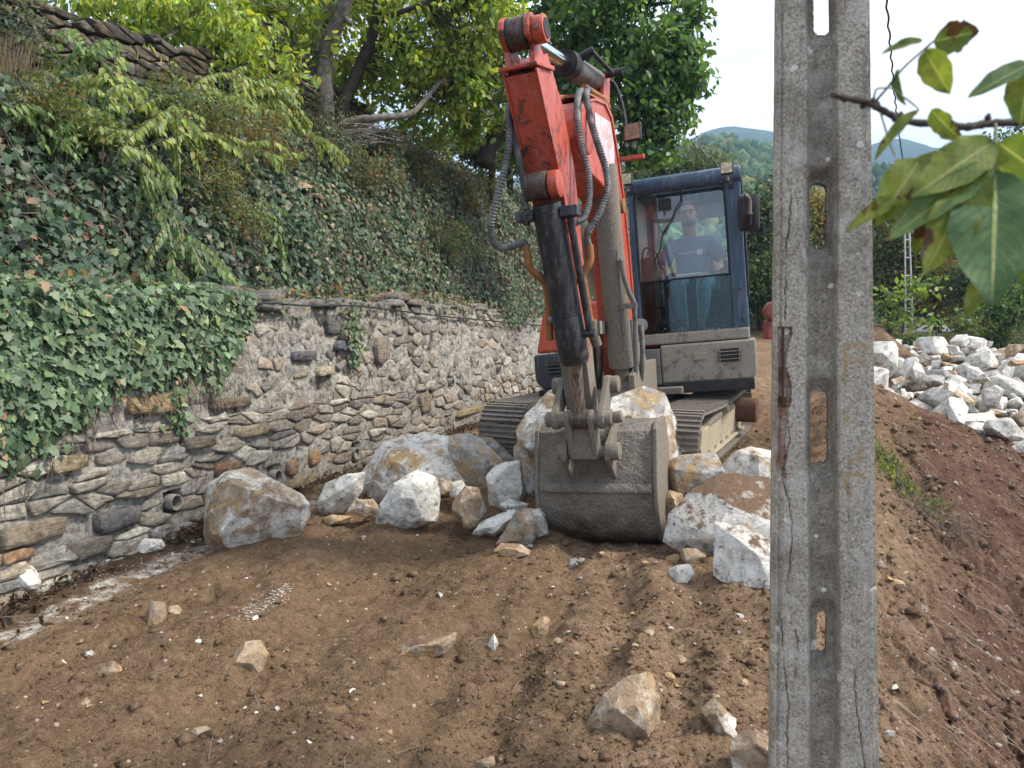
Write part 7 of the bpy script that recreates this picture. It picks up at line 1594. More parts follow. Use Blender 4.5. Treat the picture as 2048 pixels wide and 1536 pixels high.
# ------------------------------------------------------------------ drooping sunlit shrub on the left bank
def bankP(px, py, off):
    h = on_ground(px, py, 3.3, 16, 400); return h * (1 - off / h.y)
def shrub(name, label, branches, size, colours, weights, seed, step=0.020, group=None, offs=0.45, sub=True):
    r = np.random.RandomState(seed)
    pos, tip, nor = [], [], []
    t_ = None
    for bi, (pts, off) in enumerate(branches):
        q = spline([bankP(x, y, off + 0.06 * math.sin(i * 2.1)) for i, (x, y) in enumerate(pts)], 7)
        if t_ is None: t_ = empty(name, tuple(q[0])); tag(t_, label, 'shrub', group, kind='thing')
        L = len(q); rad = np.linspace(0.005, 0.0018, L)
        mb = MB(); mb.tube(q, list(rad), 6); mb.build('branch', M_BARKD, t_, smooth=80)
        twigs = [(q, 0.12)]
        if sub:
            tot = sum((b - a).length for a, b in zip(q, q[1:]))
            for k in range(int(tot * 7.5)):
                i = r.randint(int(L * 0.12), L - 1); a = q[i]; tg = (q[min(i + 1, L - 1)] - q[i - 1]).normalized()
                sd = Vector(r.normal(size=3)); sd = (sd - tg * sd.dot(tg)).normalized(); d = (tg * 0.8 + sd * 0.8 + Vector((0.1, -0.25, 0.1))).normalized()
                ln = r.uniform(0.15, 0.42); w = []
                for j in range(6):
                    w.append(a + d * ln * j / 5 + Vector((0, 0, -0.55 * ln * (j / 5) ** 2)))
                mb = MB(); mb.tube(w, [0.004, 0.0035, 0.003, 0.0025, 0.002, 0.001], 3, cap=False); mb.build('twig', M_TWIG, t_); twigs.append((w, 0.0))
        for w, skip in twigs:
            Ls = [0]
            for a, b in zip(w, w[1:]): Ls.append(Ls[-1] + (b - a).length)
            x = Ls[-1] * skip; sgn = 1
            arr = np.array([list(p) for p in w])
            while x < Ls[-1]:
                p = np.array([np.interp(x, Ls, arr[:, j]) for j in range(3)]); p2 = np.array([np.interp(x + 0.02, Ls, arr[:, j]) for j in range(3)])
                tg = p2 - p; tg = tg / (np.linalg.norm(tg) + 1e-6)
                sd = np.cross(tg, [0, 0, 1.0]); sd /= np.linalg.norm(sd) + 1e-6
                pos.append(p); tip.append(tg * 0.45 + sd * sgn * 0.55 + np.array([0, 0, -0.95]) + r.normal(size=3) * 0.16); nor.append(np.array([0.15, -0.35, 0.55]) + sd * sgn * 0.5 + r.normal(size=3) * 0.25)
                sgn = -sgn; x += step * r.uniform(0.7, 1.4)
    pos, tip, nor = map(np.array, (pos, tip, nor)); n = len(pos)
    put_leaves(t_, pos, tip, nor, size * r.uniform(0.6, 1.2, n), LEAF_POINT, pal(r, n, colours, weights), M_LEAF, M_LEAFO, 300)
    return t_
SH = [(0.28, 0.34, 0.10), (0.36, 0.40, 0.12), (0.19, 0.26, 0.08), (0.44, 0.42, 0.13), (0.12, 0.19, 0.065)]
shrub('drooping_shrub', 'sunlit yellow green shrub with arching branches of drooping leaves on the left bank',
      [([(205, 335), (212, 240), (235, 150), (262, 80), (290, 5), (300, -40)], 0.40), ([(255, 230), (330, 205), (430, 195), (520, 218), (590, 240), (640, 285)], 0.9), ([(300, 270), (350, 215), (410, 170), (470, 150), (520, 170)], 0.8),
       ([(290, 300), (380, 268), (460, 275), (520, 300), (560, 320)], 0.7), ([(225, 330), (270, 270), (330, 225), (350, 230), (355, 265)], 0.7), ([(420, 220), (520, 185), (600, 175), (680, 195), (748, 178)], 1.1), ([(500, 215), (580, 215), (640, 240), (655, 290)], 1.0)], 0.088, SH, [0.3, 0.25, 0.25, 0.1, 0.1], 3)
shrub('drooping_shrub', 'pale green hanging shoots falling down the ivy in front of the left bank',
      [([(235, 300), (275, 330), (300, 400), (330, 450), (345, 530), (342, 585)], 0.42), ([(225, 330), (280, 310), (320, 330), (335, 375)], 0.5), ([(270, 290), (310, 300), (300, 360), (320, 420), (360, 460), (390, 520)], 0.4)], 0.080, [(0.17, 0.25, 0.10), (0.24, 0.32, 0.13), (0.30, 0.36, 0.14), (0.11, 0.18, 0.075)], [0.3, 0.3, 0.2, 0.2], 4)
shrub('drooping_shrub', 'small pale green shoots hanging in the middle of the ivy bank',
      [([(470, 400), (505, 412), (540, 440), (560, 480), (566, 540)], 0.35), ([(440, 420), (480, 425), (520, 470), (530, 510)], 0.3)], 0.070, [(0.19, 0.28, 0.11), (0.27, 0.35, 0.14), (0.13, 0.21, 0.08)], [0.4, 0.3, 0.3], 5)
shrub('drooping_shrub', 'leafy green shoots at the far left edge above the ivy',
      [([(120, 330), (118, 250), (115, 180), (95, 110)], 0.35), ([(120, 260), (150, 180), (190, 120), (210, 60)], 0.4), ([(-20, 210), (30, 225), (65, 250), (90, 300)], 0.35), ([(100, 60), (150, 30), (200, 15), (260, 20)], 0.5), ([(200, 200), (150, 190), (110, 200), (85, 240)], 0.4)], 0.080, [(0.16, 0.25, 0.075), (0.22, 0.31, 0.09), (0.11, 0.18, 0.06)], [0.4, 0.3, 0.3], 6)
# low mixed bushes along the top of the bank
for k, (px, py, Y, rx, rz, cols_, n_, lab, sz) in enumerate([
    (520, 320, 0, 0.55, 0.35, [(0.20, 0.15, 0.05), (0.30, 0.12, 0.04), (0.12, 0.13, 0.05), (0.22, 0.20, 0.06)], 90, 'orange tinted small leaved bush at the top of the bank', 0.035),
    (420, 330, 0, 0.5, 0.4, [(0.16, 0.15, 0.05), (0.22, 0.17, 0.05), (0.10, 0.12, 0.04)], 90, 'yellowish small leaved bush left of the orange tinted bush', 0.035),
    (90, 270, 0, 0.5, 0.3, [(0.09, 0.13, 0.045), (0.14, 0.15, 0.05), (0.20, 0.15, 0.05)], 80, 'green and yellow bush growing above the ivy at the left edge', 0.045),
    (330, 260, 0, 0.7, 0.35, [(0.08, 0.12, 0.04), (0.13, 0.16, 0.05), (0.17, 0.16, 0.06)], 120, 'green undergrowth behind the drooping shrub', 0.05),
    (620, 270, 0, 0.6, 0.35, [(0.05, 0.075, 0.03), (0.09, 0.09, 0.05), (0.13, 0.09, 0.06)], 100, 'dull brown green bush at the foot of the pale trunk', 0.035),
    (760, 300, 0, 0.6, 0.25, [(0.05, 0.08, 0.03), (0.08, 0.10, 0.04), (0.14, 0.10, 0.06)], 90, 'low brown green bush before the brushwood pile', 0.035),
    (180, 300, 0, 0.40, 0.28, [(0.14, 0.20, 0.07), (0.20, 0.25, 0.08), (0.10, 0.15, 0.05)], 60, 'yellow green bush pushing out of the ivy left of the shrub', 0.06),
    (400, 400, 0, 0.40, 0.30, [(0.12, 0.18, 0.07), (0.20, 0.22, 0.09), (0.24, 0.17, 0.09)], 60, 'pale green and brown growth bulging under the drooping shrub', 0.045),
    (480, 470, 0, 0.35, 0.30, [(0.09, 0.13, 0.06), (0.16, 0.17, 0.08), (0.20, 0.13, 0.08)], 60, 'tangled brown green growth low in the middle of the bank', 0.038),
    (720, 370, 0, 0.60, 0.35, [(0.07, 0.11, 0.05), (0.14, 0.15, 0.07), (0.20, 0.14, 0.08)], 90, 'mixed brown green growth right of the schist slabs', 0.042),
    (830, 350, 0, 0.60, 0.40, [(0.10, 0.14, 0.06), (0.19, 0.18, 0.09), (0.24, 0.17, 0.10)], 100, 'dry looking growth below the brushwood pile', 0.042),
    (930, 400, 0, 0.60, 0.45, [(0.12, 0.15, 0.07), (0.22, 0.20, 0.10), (0.27, 0.19, 0.11)], 100, 'pale dry growth left of the arm hoses', 0.045),
    (880, 500, 0, 0.70, 0.35, [(0.06, 0.10, 0.05), (0.10, 0.14, 0.07), (0.20, 0.14, 0.08)], 100, 'green and rust growth just above the far wall top', 0.045),
    (20, 110, 0, 0.35, 0.35, [(0.10, 0.13, 0.10), (0.15, 0.18, 0.14), (0.07, 0.10, 0.075)], 22, 'silvery olive shoots at the top left corner', 0.055),
    (30, 45, 0, 0.4, 0.3, [(0.10, 0.13, 0.10), (0.15, 0.18, 0.14), (0.07, 0.10, 0.075)], 14, 'silvery leaves in front of the dry stone wall at the corner', 0.055)]):
    c = on_ground(px, py, 3.5, 20, 400) if py > 60 else P(px, py, 6.6)
    c = c * 0.985
    tree('bush', lab, 'bush', [[(c - Vector((0, 0, 0.25)), 0.012), (c, 0.008), (c + Vector((0.05, 0, rz)), 0.003)]], [(tuple(c + Vector((0, -0.05, rz * 0.3))), (rx, 0.35, rz), n_)], None, sz, 26, cols_, seed=40 + k, nsingle=60, spread=0.11, droop=0.3, tpl=LEAF_POINT, twig_r=0.002, hollow=0.1)
# dry grass tuft above the ivy at the left
mb = MB(); r2 = np.random.RandomState(15)
gt = on_ground(40, 195, 3.5, 20, 400)
for k in range(420):
    b = gt + Vector((r2.normal() * 0.22, r2.normal() * 0.12, 0)); b.z = gz(b.x, b.y); a = r2.uniform(-1.2, 0.9); L = r2.uniform(0.25, 0.55)
    mb.tube([b, b + Vector((math.sin(a) * L * 0.4, -0.08 * L, L * 0.7)), b + Vector((math.sin(a) * L, -0.22 * L, L * (0.95 - abs(a) * 0.4)))], [0.003, 0.002, 0.0008], 3, cap=False)
o = mb.build('dry_grass', simple('straw', (0.26, 0.19, 0.10), (0.42, 0.33, 0.19), 10, 0.8, 0.1)); tag(o, 'dry straw coloured grass under the dry stone wall', kind='stuff')
# ------------------------------------------------------------------ walnut trees behind the bank
def blob(px, py, Y, rx, rz, n, ry=None): return (tuple(P(px, py, Y)), (rx, ry or (rx + rz) / 2, rz), n)
tree('walnut_tree', 'yellow green walnut tree with pale leaning trunk behind the ivy bank', 'tree',
     [px_limb([(655, 300, 10.4), (650, 200, 10.3), (648, 140, 10.3), (655, 90, 10.2), (675, 45, 10.1), (690, 0, 10.0), (705, -90, 9.9)], 0.125, 0.085), px_limb([(645, 165, 10.3), (615, 125, 10.4), (590, 80, 10.5), (570, 20, 10.6), (560, -60, 10.6)], 0.075, 0.045), px_limb([(640, 120, 10.3), (630, 60, 10.6), (640, 0, 10.8), (650, -60, 11)], 0.05, 0.03), px_limb([(690, 35, 10.1), (700, 45, 9.9), (706, 47, 9.8)], 0.035, 0.022)],
     [blob(420, 60, 9.6, 0.75, 0.75, 95), blob(560, 60, 10.2, 0.8, 0.7, 105), blob(500, 150, 9.6, 0.7, 0.4, 66), blob(620, -20, 11.4, 1.3, 0.7, 120), blob(720, 90, 11.6, 0.9, 0.9, 95), blob(400, -40, 9.5, 1.2, 0.6, 120), blob(640, 140, 11.5, 0.7, 0.6, 70)], None, 0.105, 13, YG, [0.3, 0.25, 0.25, 0.08, 0.12], M_BARK, 51, tpl=LEAF_OVAL, gap=0.05)
tree('walnut_tree', 'light airy walnut boughs overhanging the dry stone wall at the top left', 'tree',
     [px_limb([(480, 330, 9.2), (470, 200, 9.2), (420, 80, 9.0), (340, 10, 8.8), (230, -30, 8.5), (120, -40, 8.3)], 0.05, 0.015), px_limb([(420, 80, 9.0), (400, 30, 8.9), (360, 60, 8.6), (300, 90, 8.3)], 0.02, 0.006), px_limb([(340, 10, 8.8), (290, 30, 8.5), (250, 70, 8.3)], 0.016, 0.005)],
     [blob(400, 25, 8.8, 0.55, 0.4, 62), blob(320, 50, 8.5, 0.35, 0.35, 30), blob(240, 0, 8.3, 0.6, 0.3, 50), blob(130, -10, 8.0, 0.5, 0.25, 26), blob(470, 100, 8.9, 0.4, 0.5, 46), blob(250, 110, 8.0, 0.25, 0.25, 14)], None, 0.115, 12, YG, [0.34, 0.26, 0.22, 0.10, 0.08], M_BARK, 59, tpl=LEAF_POINT, droop=0.9)
tree('walnut_tree', 'yellow green walnut tree with dark forked trunk right of the pale trunk', 'tree',
     [px_limb([(672, 290, 10.6), (690, 200, 10.6), (715, 145, 10.6), (735, 95, 10.5), (750, 50, 10.4), (757, 0, 10.3), (770, -70, 10.2)], 0.095, 0.055), px_limb([(750, 50, 10.4), (785, 30, 10.3), (840, 10, 10.2), (900, -20, 10.1)], 0.045, 0.02), px_limb([(715, 150, 10.6), (745, 105, 10.8), (780, 88, 11)], 0.04, 0.02)],
     [blob(850, 60, 10.8, 0.9, 0.7, 105), blob(940, 60, 11.0, 0.75, 0.8, 100), blob(800, 150, 11.2, 0.8, 0.5, 110), blob(900, 160, 10.9, 0.7, 0.5, 100), blob(760, -30, 10.6, 1.3, 0.5, 120), blob(990, 10, 10.6, 0.5, 0.6, 80)], None, 0.105, 13, YG, [0.33, 0.2, 0.30, 0.07, 0.10], M_BARKD, 52, tpl=LEAF_OVAL, gap=0.05)
tree('walnut_tree', 'walnut with a low pale limb reaching right above the brushwood', 'tree',
     [px_limb([(665, 262, 10.0), (700, 243, 10.0), (750, 236, 10.0), (800, 232, 10.1), (825, 225, 10.2), (850, 200, 10.4), (880, 165, 10.6), (925, 135, 10.8)], 0.058, 0.025), px_limb([(925, 135, 10.8), (945, 145, 10.8), (960, 146, 10.8)], 0.02, 0.012), px_limb([(880, 165, 10.6), (930, 160, 10.7), (985, 190, 10.8)], 0.018, 0.008)],
     [blob(960, 210, 11.4, 0.6, 0.45, 90), blob(870, 250, 11.8, 0.8, 0.35, 90), blob(985, 130, 11.6, 0.5, 0.5, 70)], None, 0.105, 13, YG, [0.25, 0.1, 0.40, 0.05, 0.20], M_BARK, 53, tpl=LEAF_OVAL, gap=0.0)
tree('walnut_tree', 'big dense green walnut tree rising behind the excavator boom', 'tree',
     [px_limb([(970, 330, 11.6), (985, 280, 11.7), (1040, 200, 11.9), (1120, 120, 12), (1200, 30, 12), (1250, -60, 12)], 0.14, 0.06), px_limb([(1120, 120, 12), (1220, 110, 11.8), (1320, 120, 11.6), (1380, 100, 11.5)], 0.06, 0.015), px_limb([(1040, 200, 11.9), (1150, 220, 11.7), (1260, 240, 11.5), (1330, 260, 11.4)], 0.06, 0.015), px_limb([(1200, 30, 12), (1300, 10, 11.8), (1400, 0, 11.6)], 0.05, 0.012)],
     [blob(1130, 70, 11.8, 0.95, 0.95, 170), blob(1250, 40, 11.6, 0.85, 0.9, 150), blob(1330, 130, 11.4, 0.55, 0.75, 110), blob(1230, 190, 11.5, 0.8, 0.7, 130), blob(1320, 240, 11.4, 0.5, 0.42, 70), blob(1090, 190, 12, 0.7, 0.7, 90), blob(1290, 305, 11.3, 0.45, 0.22, 45), blob(1380, 30, 11.5, 0.28, 0.35, 26), blob(1370, 170, 11.4, 0.32, 0.45, 34), blob(1050, 290, 12.2, 0.5, 0.4, 50), blob(1200, -70, 11.6, 1.3, 0.6, 90), blob(1360, 95, 11.4, 0.30, 0.25, 20)], None, 0.125, 13, GR + [(0.13, 0.19, 0.05)], [0.26, 0.30, 0.22, 0.12, 0.10], M_BARKD, 54, tpl=LEAF_OVAL, hollow=0.2, gap=0.06)
OL = [(0.085, 0.115, 0.075), (0.12, 0.15, 0.10), (0.055, 0.08, 0.05), (0.16, 0.18, 0.13)]
DG = [(0.025, 0.050, 0.022), (0.04, 0.075, 0.03), (0.06, 0.10, 0.04), (0.09, 0.13, 0.05)]
YB = [(0.16, 0.14, 0.04), (0.22, 0.17, 0.05), (0.09, 0.11, 0.035), (0.28, 0.15, 0.04)]
def far_tree(name, label, cat, px, base_y, Y, blobs, size, cols_, w=None, seed=0, per=14, trunk=0.08, nsingle=0, tpl=LEAF_KITE, spread=0.3, group='trees and bushes beyond the track', droop=0.3):
    b = P(px, base_y, Y); top = P(blobs[0][0], blobs[0][1], Y)
    limbs = [[(b - Vector((0, 0, 0.6)), trunk), (b * 0.7 + top * 0.3, trunk * 0.8), (top, trunk * 0.35)]]
    for q in blobs[1:4]: limbs.append([(b * 0.6 + top * 0.4, trunk * 0.5), (P(q[0], q[1], Y), trunk * 0.15)])
    return tree(name, label, cat, limbs, [blob(q[0], q[1], Y + (q[5] if len(q) > 5 else 0), q[2], q[3], q[4]) for q in blobs], None, size, per, cols_, w, None, seed, nsingle, spread, droop, group, tpl, 0.008, 0.15, 0.0)
far_tree('olive_tree', 'silvery olive tree above the cab roof before the hills', 'tree', 1330, 420, 19, [(1380, 330, 0.95, 0.65, 120), (1320, 345, 0.6, 0.4, 60), (1430, 360, 0.6, 0.5, 60), (1270, 360, 0.6, 0.5, 60)], 0.12, OL, seed=61)
far_tree('olive_bush', 'grey green olive bush between the bank and the arm', 'bush', 985, 345, 13.5, [(980, 305, 0.45, 0.40, 90), (940, 300, 0.3, 0.3, 40)], 0.09, OL, seed=62, per=16, spread=0.2)
far_tree('olive_bush', 'grey olive bush at the end of the bank under the walnut limb', 'bush', 1020, 340, 15, [(1015, 300, 0.5, 0.45, 110), (900, 285, 0.6, 0.3, 70), (1060, 330, 0.4, 0.35, 60)], 0.09, OL + DG[2:], seed=81, per=16, spread=0.2)
far_tree('olive_tree', 'tall grey green shrub right behind the cab mirror', 'tree', 1520, 640, 17, [(1520, 430, 0.65, 0.9, 120), (1500, 520, 0.5, 0.9, 100), (1560, 480, 0.7, 1.0, 120)], 0.12, OL + DG[:2], seed=63)
far_tree('dark_bush', 'dark green bush low between cab and concrete pole', 'bush', 1525, 650, 16, [(1520, 570, 0.5, 0.7, 110), (1570, 560, 0.5, 0.8, 90), (1495, 590, 0.3, 0.5, 50)], 0.11, DG, seed=64)
far_tree('yellow_tree', 'yellow orange autumn tree seen through the pole slot', 'tree', 1650, 640, 24, [(1640, 430, 0.9, 0.7, 130), (1600, 470, 0.8, 0.9, 80), (1680, 480, 0.8, 0.9, 80)], 0.16, YB, seed=65)
far_tree('green_tree', 'mixed green tree right of the pole with yellowing twigs', 'tree', 1780, 650, 21, [(1780, 470, 0.8, 1.0, 150), (1760, 560, 0.7, 0.9, 120), (1830, 520, 0.7, 0.9, 120)], 0.14, DG + YB[:2], seed=66)
far_tree('brown_tree', 'brownish thin tree left of the grey far pole', 'tree', 1870, 650, 23, [(1870, 540, 0.8, 0.8, 130), (1850, 470, 0.8, 0.8, 100), (1890, 600, 0.7, 0.6, 80)], 0.13, YB + DG[1:3], seed=67)
far_tree('dark_tree', 'dark green wood edge under the brownish thin tree', 'tree', 1880, 650, 27, [(1880, 600, 1.3, 0.8, 160), (1800, 600, 1.1, 0.8, 120), (1960, 590, 1.1, 0.9, 120)], 0.15, DG, seed=68)
far_tree('green_tree', 'green tree behind the walnut leaves at the right edge', 'tree', 1990, 650, 20, [(1990, 520, 0.9, 0.9, 150), (2050, 470, 0.8, 1.0, 130), (1940, 580, 0.7, 0.7, 100)], 0.13, DG + [(0.08, 0.13, 0.05)], seed=69)
far_tree('bush', 'bright green leafy bush standing over the white heap', 'bush', 2010, 700, 15.5, [(2000, 630, 0.5, 0.42, 120), (2045, 600, 0.5, 0.5, 100), (1985, 670, 0.35, 0.25, 50)], 0.10, [(0.10, 0.17, 0.055), (0.14, 0.21, 0.07), (0.06, 0.11, 0.04)], seed=70, per=16, tpl=LEAF_POINT, spread=0.22)
far_tree('yellow_tree', 'sunlit yellow tree high on the right behind the walnut branch', 'tree', 1960, 620, 38, [(1950, 380, 2.4, 1.4, 160), (2060, 350, 2.6, 1.8, 140), (1900, 450, 2.0, 1.4, 100)], 0.30, YB + [(0.14, 0.17, 0.05)], seed=71, spread=0.7)
far_tree('green_tree', 'tall thin green tree at the right edge before the sky', 'tree', 2040, 640, 30, [(2040, 300, 1.1, 1.0, 70), (2060, 380, 1.2, 1.4, 110)], 0.2, DG + [(0.08, 0.13, 0.05)], seed=72, spread=0.4)
far_tree('sapling', 'light green sapling leaves around the far lattice mast', 'sapling', 1800, 670, 17, [(1830, 575, 0.35, 0.18, 26), (1775, 600, 0.22, 0.2, 20), (1795, 640, 0.25, 0.18, 20), (1860, 640, 0.25, 0.08, 10)], 0.15, [(0.14, 0.22, 0.06), (0.20, 0.26, 0.07)], seed=73, per=5, trunk=0.015, tpl=LEAF_OVAL)
far_tree('bush', 'small green bush at the left foot of the white heap', 'bush', 1850, 690, 14.5, [(1840, 685, 0.45, 0.14, 50), (1930, 655, 0.4, 0.14, 30)], 0.09, [(0.07, 0.12, 0.045), (0.13, 0.15, 0.06)], seed=74, per=14, trunk=0.01, spread=0.15)
rr_ = np.random.RandomState(90)
for k in range(12):
    px = 1250 + 78 * k + rr_.uniform(-15, 15); Y = rr_.uniform(42, 70); yb = 640; h_ = rr_.uniform(95, 170)
    kind = k % 3
    far_tree(['pine_tree', 'oak_tree', 'yellow_tree'][kind], ['dark green tree in the distant wood behind the track', 'mid green round tree in the distant wood behind the track', 'yellowing tree in the distant wood behind the track'][kind], 'tree', px, yb, Y,
             [(px, yb - h_ * 0.62, h_ * 0.42 / 1500 * Y, h_ * 0.40 / 1500 * Y, 110), (px + 20, yb - h_ * 0.3, h_ * 0.45 / 1500 * Y, h_ * 0.3 / 1500 * Y, 80)], 0.40, [DG, GR, YB][kind], seed=200 + k, spread=0.9, per=12)
# small weeds on the embankment
w_n = 0
for k, (px, py) in enumerate([(1765, 905), (1775, 930), (1790, 960), (1805, 975), (1830, 990), (1850, 1010), (1780, 950), (1990, 880), (1975, 855), (1895, 800), (1870, 1020)]):
    g_ = on_ground(px, py); n_ = 46; p = np.array(g_) + r.normal(size=(n_, 3)) * np.array([0.07, 0.07, 0.015]); p[:, 2] = gq(p[:, 0], p[:, 1]) + 0.02
    t_ = empty('weed', tuple(g_)); tag(t_, ['weed clump', 'leafy weed', 'low weed tuft'][k % 3] + ' on the embankment ' + ('under the white heap, %s' % ['lower', 'upper', 'middle'][k % 3] if px > 1880 else '%s in the green strip by the pole' % ['first', 'second', 'third', 'fourth', 'fifth', 'sixth', 'seventh', 'eighth', 'ninth', 'tenth', 'last'][k]), 'weed', 'weeds on the embankment', 'thing')
    tp = unit(r, n_); tp[:, 2] = np.abs(tp[:, 2]) + 0.5
    put_leaves(t_, p, tp, unit(r, n_) + np.array([0, -.3, .6]), 0.045 * r.uniform(0.6, 1.4, n_), LEAF_POINT, pal(r, n_, [(0.12, 0.17, 0.05), (0.20, 0.22, 0.08), (0.08, 0.12, 0.04)]), M_LEAF, M_LEAFO, 0)
mb = MB(); r2 = np.random.RandomState(25)
for k in range(190):
    a = r2.rand(); px = 1800 + 150 * a + r2.normal() * 12; py = 985 + 120 * a + r2.normal() * 14; g_ = on_ground(px, py); L = r2.uniform(0.06, 0.22); an = r2.uniform(-1.3, 1.3)
    mb.tube([g_, g_ + Vector((math.sin(an) * L * 0.5, -0.02, L * 0.5)), g_ + Vector((math.sin(an) * L, -0.04, L * 0.75))], [0.0025, 0.002, 0.001], 3, cap=False)
for k in range(150):
    px = r2.uniform(1770, 2048); py = r2.uniform(800, 1500); g_ = on_ground(px, py); L = r2.uniform(0.1, 0.35)
    d = Vector((0.7, -0.2, -0.6)) * L + Vector(r2.normal(size=3)) * 0.03
    mb.tube([g_ + Vector((0, -0.01, 0.01)), g_ + d * 0.5 + Vector((0, -0.02, 0.03)), g_ + d + Vector((0, 0, 0.02))], [0.0022, 0.002, 0.001], 3, cap=False)
o = mb.build('dry_stalks', simple('grey_stalk', (0.16, 0.12, 0.09), (0.32, 0.26, 0.19), 10, 0.85, 0.1)); tag(o, 'dry stalks and roots sticking out of the red embankment', kind='stuff')
# ------------------------------------------------------------------ hills
def hill(name, sil, Y1, Y0, z0, mat, label, amp, seed):
    """ridge seen along sil (px,py), rising from Y0 to the crest at Y1"""
    xs_ = np.linspace(-700, 3200, 260); ysil = np.interp(xs_, [s[0] for s in sil], [s[1] for s in sil])
    tt = np.concatenate([np.linspace(0, 1, 60), [1.15, 1.5]])
    V = []
    for t__ in tt:
        f = min(t__, 1.0); Yc = Y0 + (Y1 - Y0) * t__
        d = np.array([ray(a, b) for a, b in zip(xs_, ysil)]); X1 = d[:, 0] / d[:, 1] * Y1; Z1 = d[:, 2] / d[:, 1] * Y1
        prof = f ** 0.8 if t__ <= 1 else max(0.0, 1 - (t__ - 1) * 1.6)
        X = X1 * (Yc / Y1) ** 0.5
        Z = z0 + (Z1 - z0) * prof
        nz = fbm(X / (Y1 * 0.11), np.full_like(X, Yc / (Y1 * 0.11)), seed, 4) * amp * math.sin(PI * min(f, 1)) + fbm(X / (Y1 * 0.012), np.full_like(X, Yc / (Y1 * 0.012)), seed + 3, 3) * amp * 0.10
        V.append(np.stack([X, np.full_like(X, Yc), Z + nz], -1))
    V = np.array(V); nj, ni = V.shape[:2]; ii = np.arange(ni * nj).reshape(nj, ni)
    q = np.stack([ii[:-1, :-1], ii[:-1, 1:], ii[1:, 1:], ii[1:, :-1]], -1).reshape(-1, 4)
    o = link(name, fast_mesh(name, V.reshape(-1, 3), [q], smooth=True), mat); tag(o, label, kind='structure'); return V
t = NT('distant_forest'); v = t.pos
vo = t.n('ShaderNodeTexVoronoi', {'Vector': v, 'Scale': 0.12}); n1 = t.noise(v, 0.02, 6, 0.65); n2 = t.noise(v, 0.25, 5, 0.7)
c = t.ramp(n2, [(0.3, (0.018, 0.034, 0.016)), (0.5, (0.035, 0.062, 0.025)), (0.7, (0.065, 0.095, 0.035))])
c = t.mix(t.mapr(n1, 0.60, 0.68, 0, 0.5), c, (0.22, 0.20, 0.16))
M_FOREST = t.done(t.bsdf(c, 0.95, t.bump(t.math('ADD', n2, vo.outputs['Distance']), 1.0, 4.0), 0, 0.05))
sil1 = [(-700, 520), (1000, 420), (1200, 360), (1300, 330), (1390, 292), (1450, 285), (1550, 305), (1640, 335), (1760, 345), (1850, 350), (1950, 330), (2100, 315), (3200, 430)]
sil2 = [(-700, 420), (900, 380), (1280, 310), (1380, 278), (1420, 259), (1465, 252), (1510, 258), (1550, 264), (1620, 292), (1700, 305), (1760, 283), (1800, 276), (1840, 286), (1900, 312), (2000, 292), (2100, 270), (3200, 380)]
H1 = hill('forest_hill', sil1, 260, 105, 2.0, M_FOREST, 'forested hill behind the track', 7.0, 3.0)
hill('mountain', sil2, 760, 330, 8.0, M_FOREST, 'blue wooded mountain on the skyline', 15.0, 8.0)
# tree crowns on the near hill
r = np.random.RandomState(17); n = 9000
fi = r.uniform(2, 59, n); fj = r.uniform(95, 215, n); i0 = fi.astype(int); j0 = fj.astype(int)
p = H1[i0, j0] + (H1[np.minimum(i0 + 1, 61), j0] - H1[i0, j0]) * (fi - i0)[:, None] + (H1[i0, j0 + 1] - H1[i0, j0]) * (fj - j0)[:, None]
ico = bmesh.new(); bmesh.ops.create_icosphere(ico, subdivisions=1, radius=1.0); iv = np.array([v.co[:] for v in ico.verts]); ico.verts.index_update(); itri = np.array([[v.index for v in f.verts] for f in ico.faces]); ico.free()
sz = r.uniform(1.1, 2.4, n); V = iv[None] * (1 + r.uniform(-0.28, 0.22, (n, len(iv), 1))) * sz[:, None, None]; V[:, :, 2] *= r.uniform(0.9, 1.5, (n, 1)); V = V + (p + np.array([0, 0, 0.8]))[:, None, :]
F = (itri[None] + (np.arange(n) * len(iv))[:, None, None]).reshape(-1, 3)
cl = np.repeat(pal(r, n, DG + [(0.10, 0.12, 0.05), (0.15, 0.14, 0.05)], [0.3, 0.3, 0.2, 0.1, 0.06, 0.04], 0.3), len(iv), 0)
o = link('forest', fast_mesh('forest', V.reshape(-1, 3), [F], cl), leaf_mat('forest_leaf', 0.05, 0.0, rough=0.9)); tag(o, 'wood of small trees covering the near hill', kind='stuff')
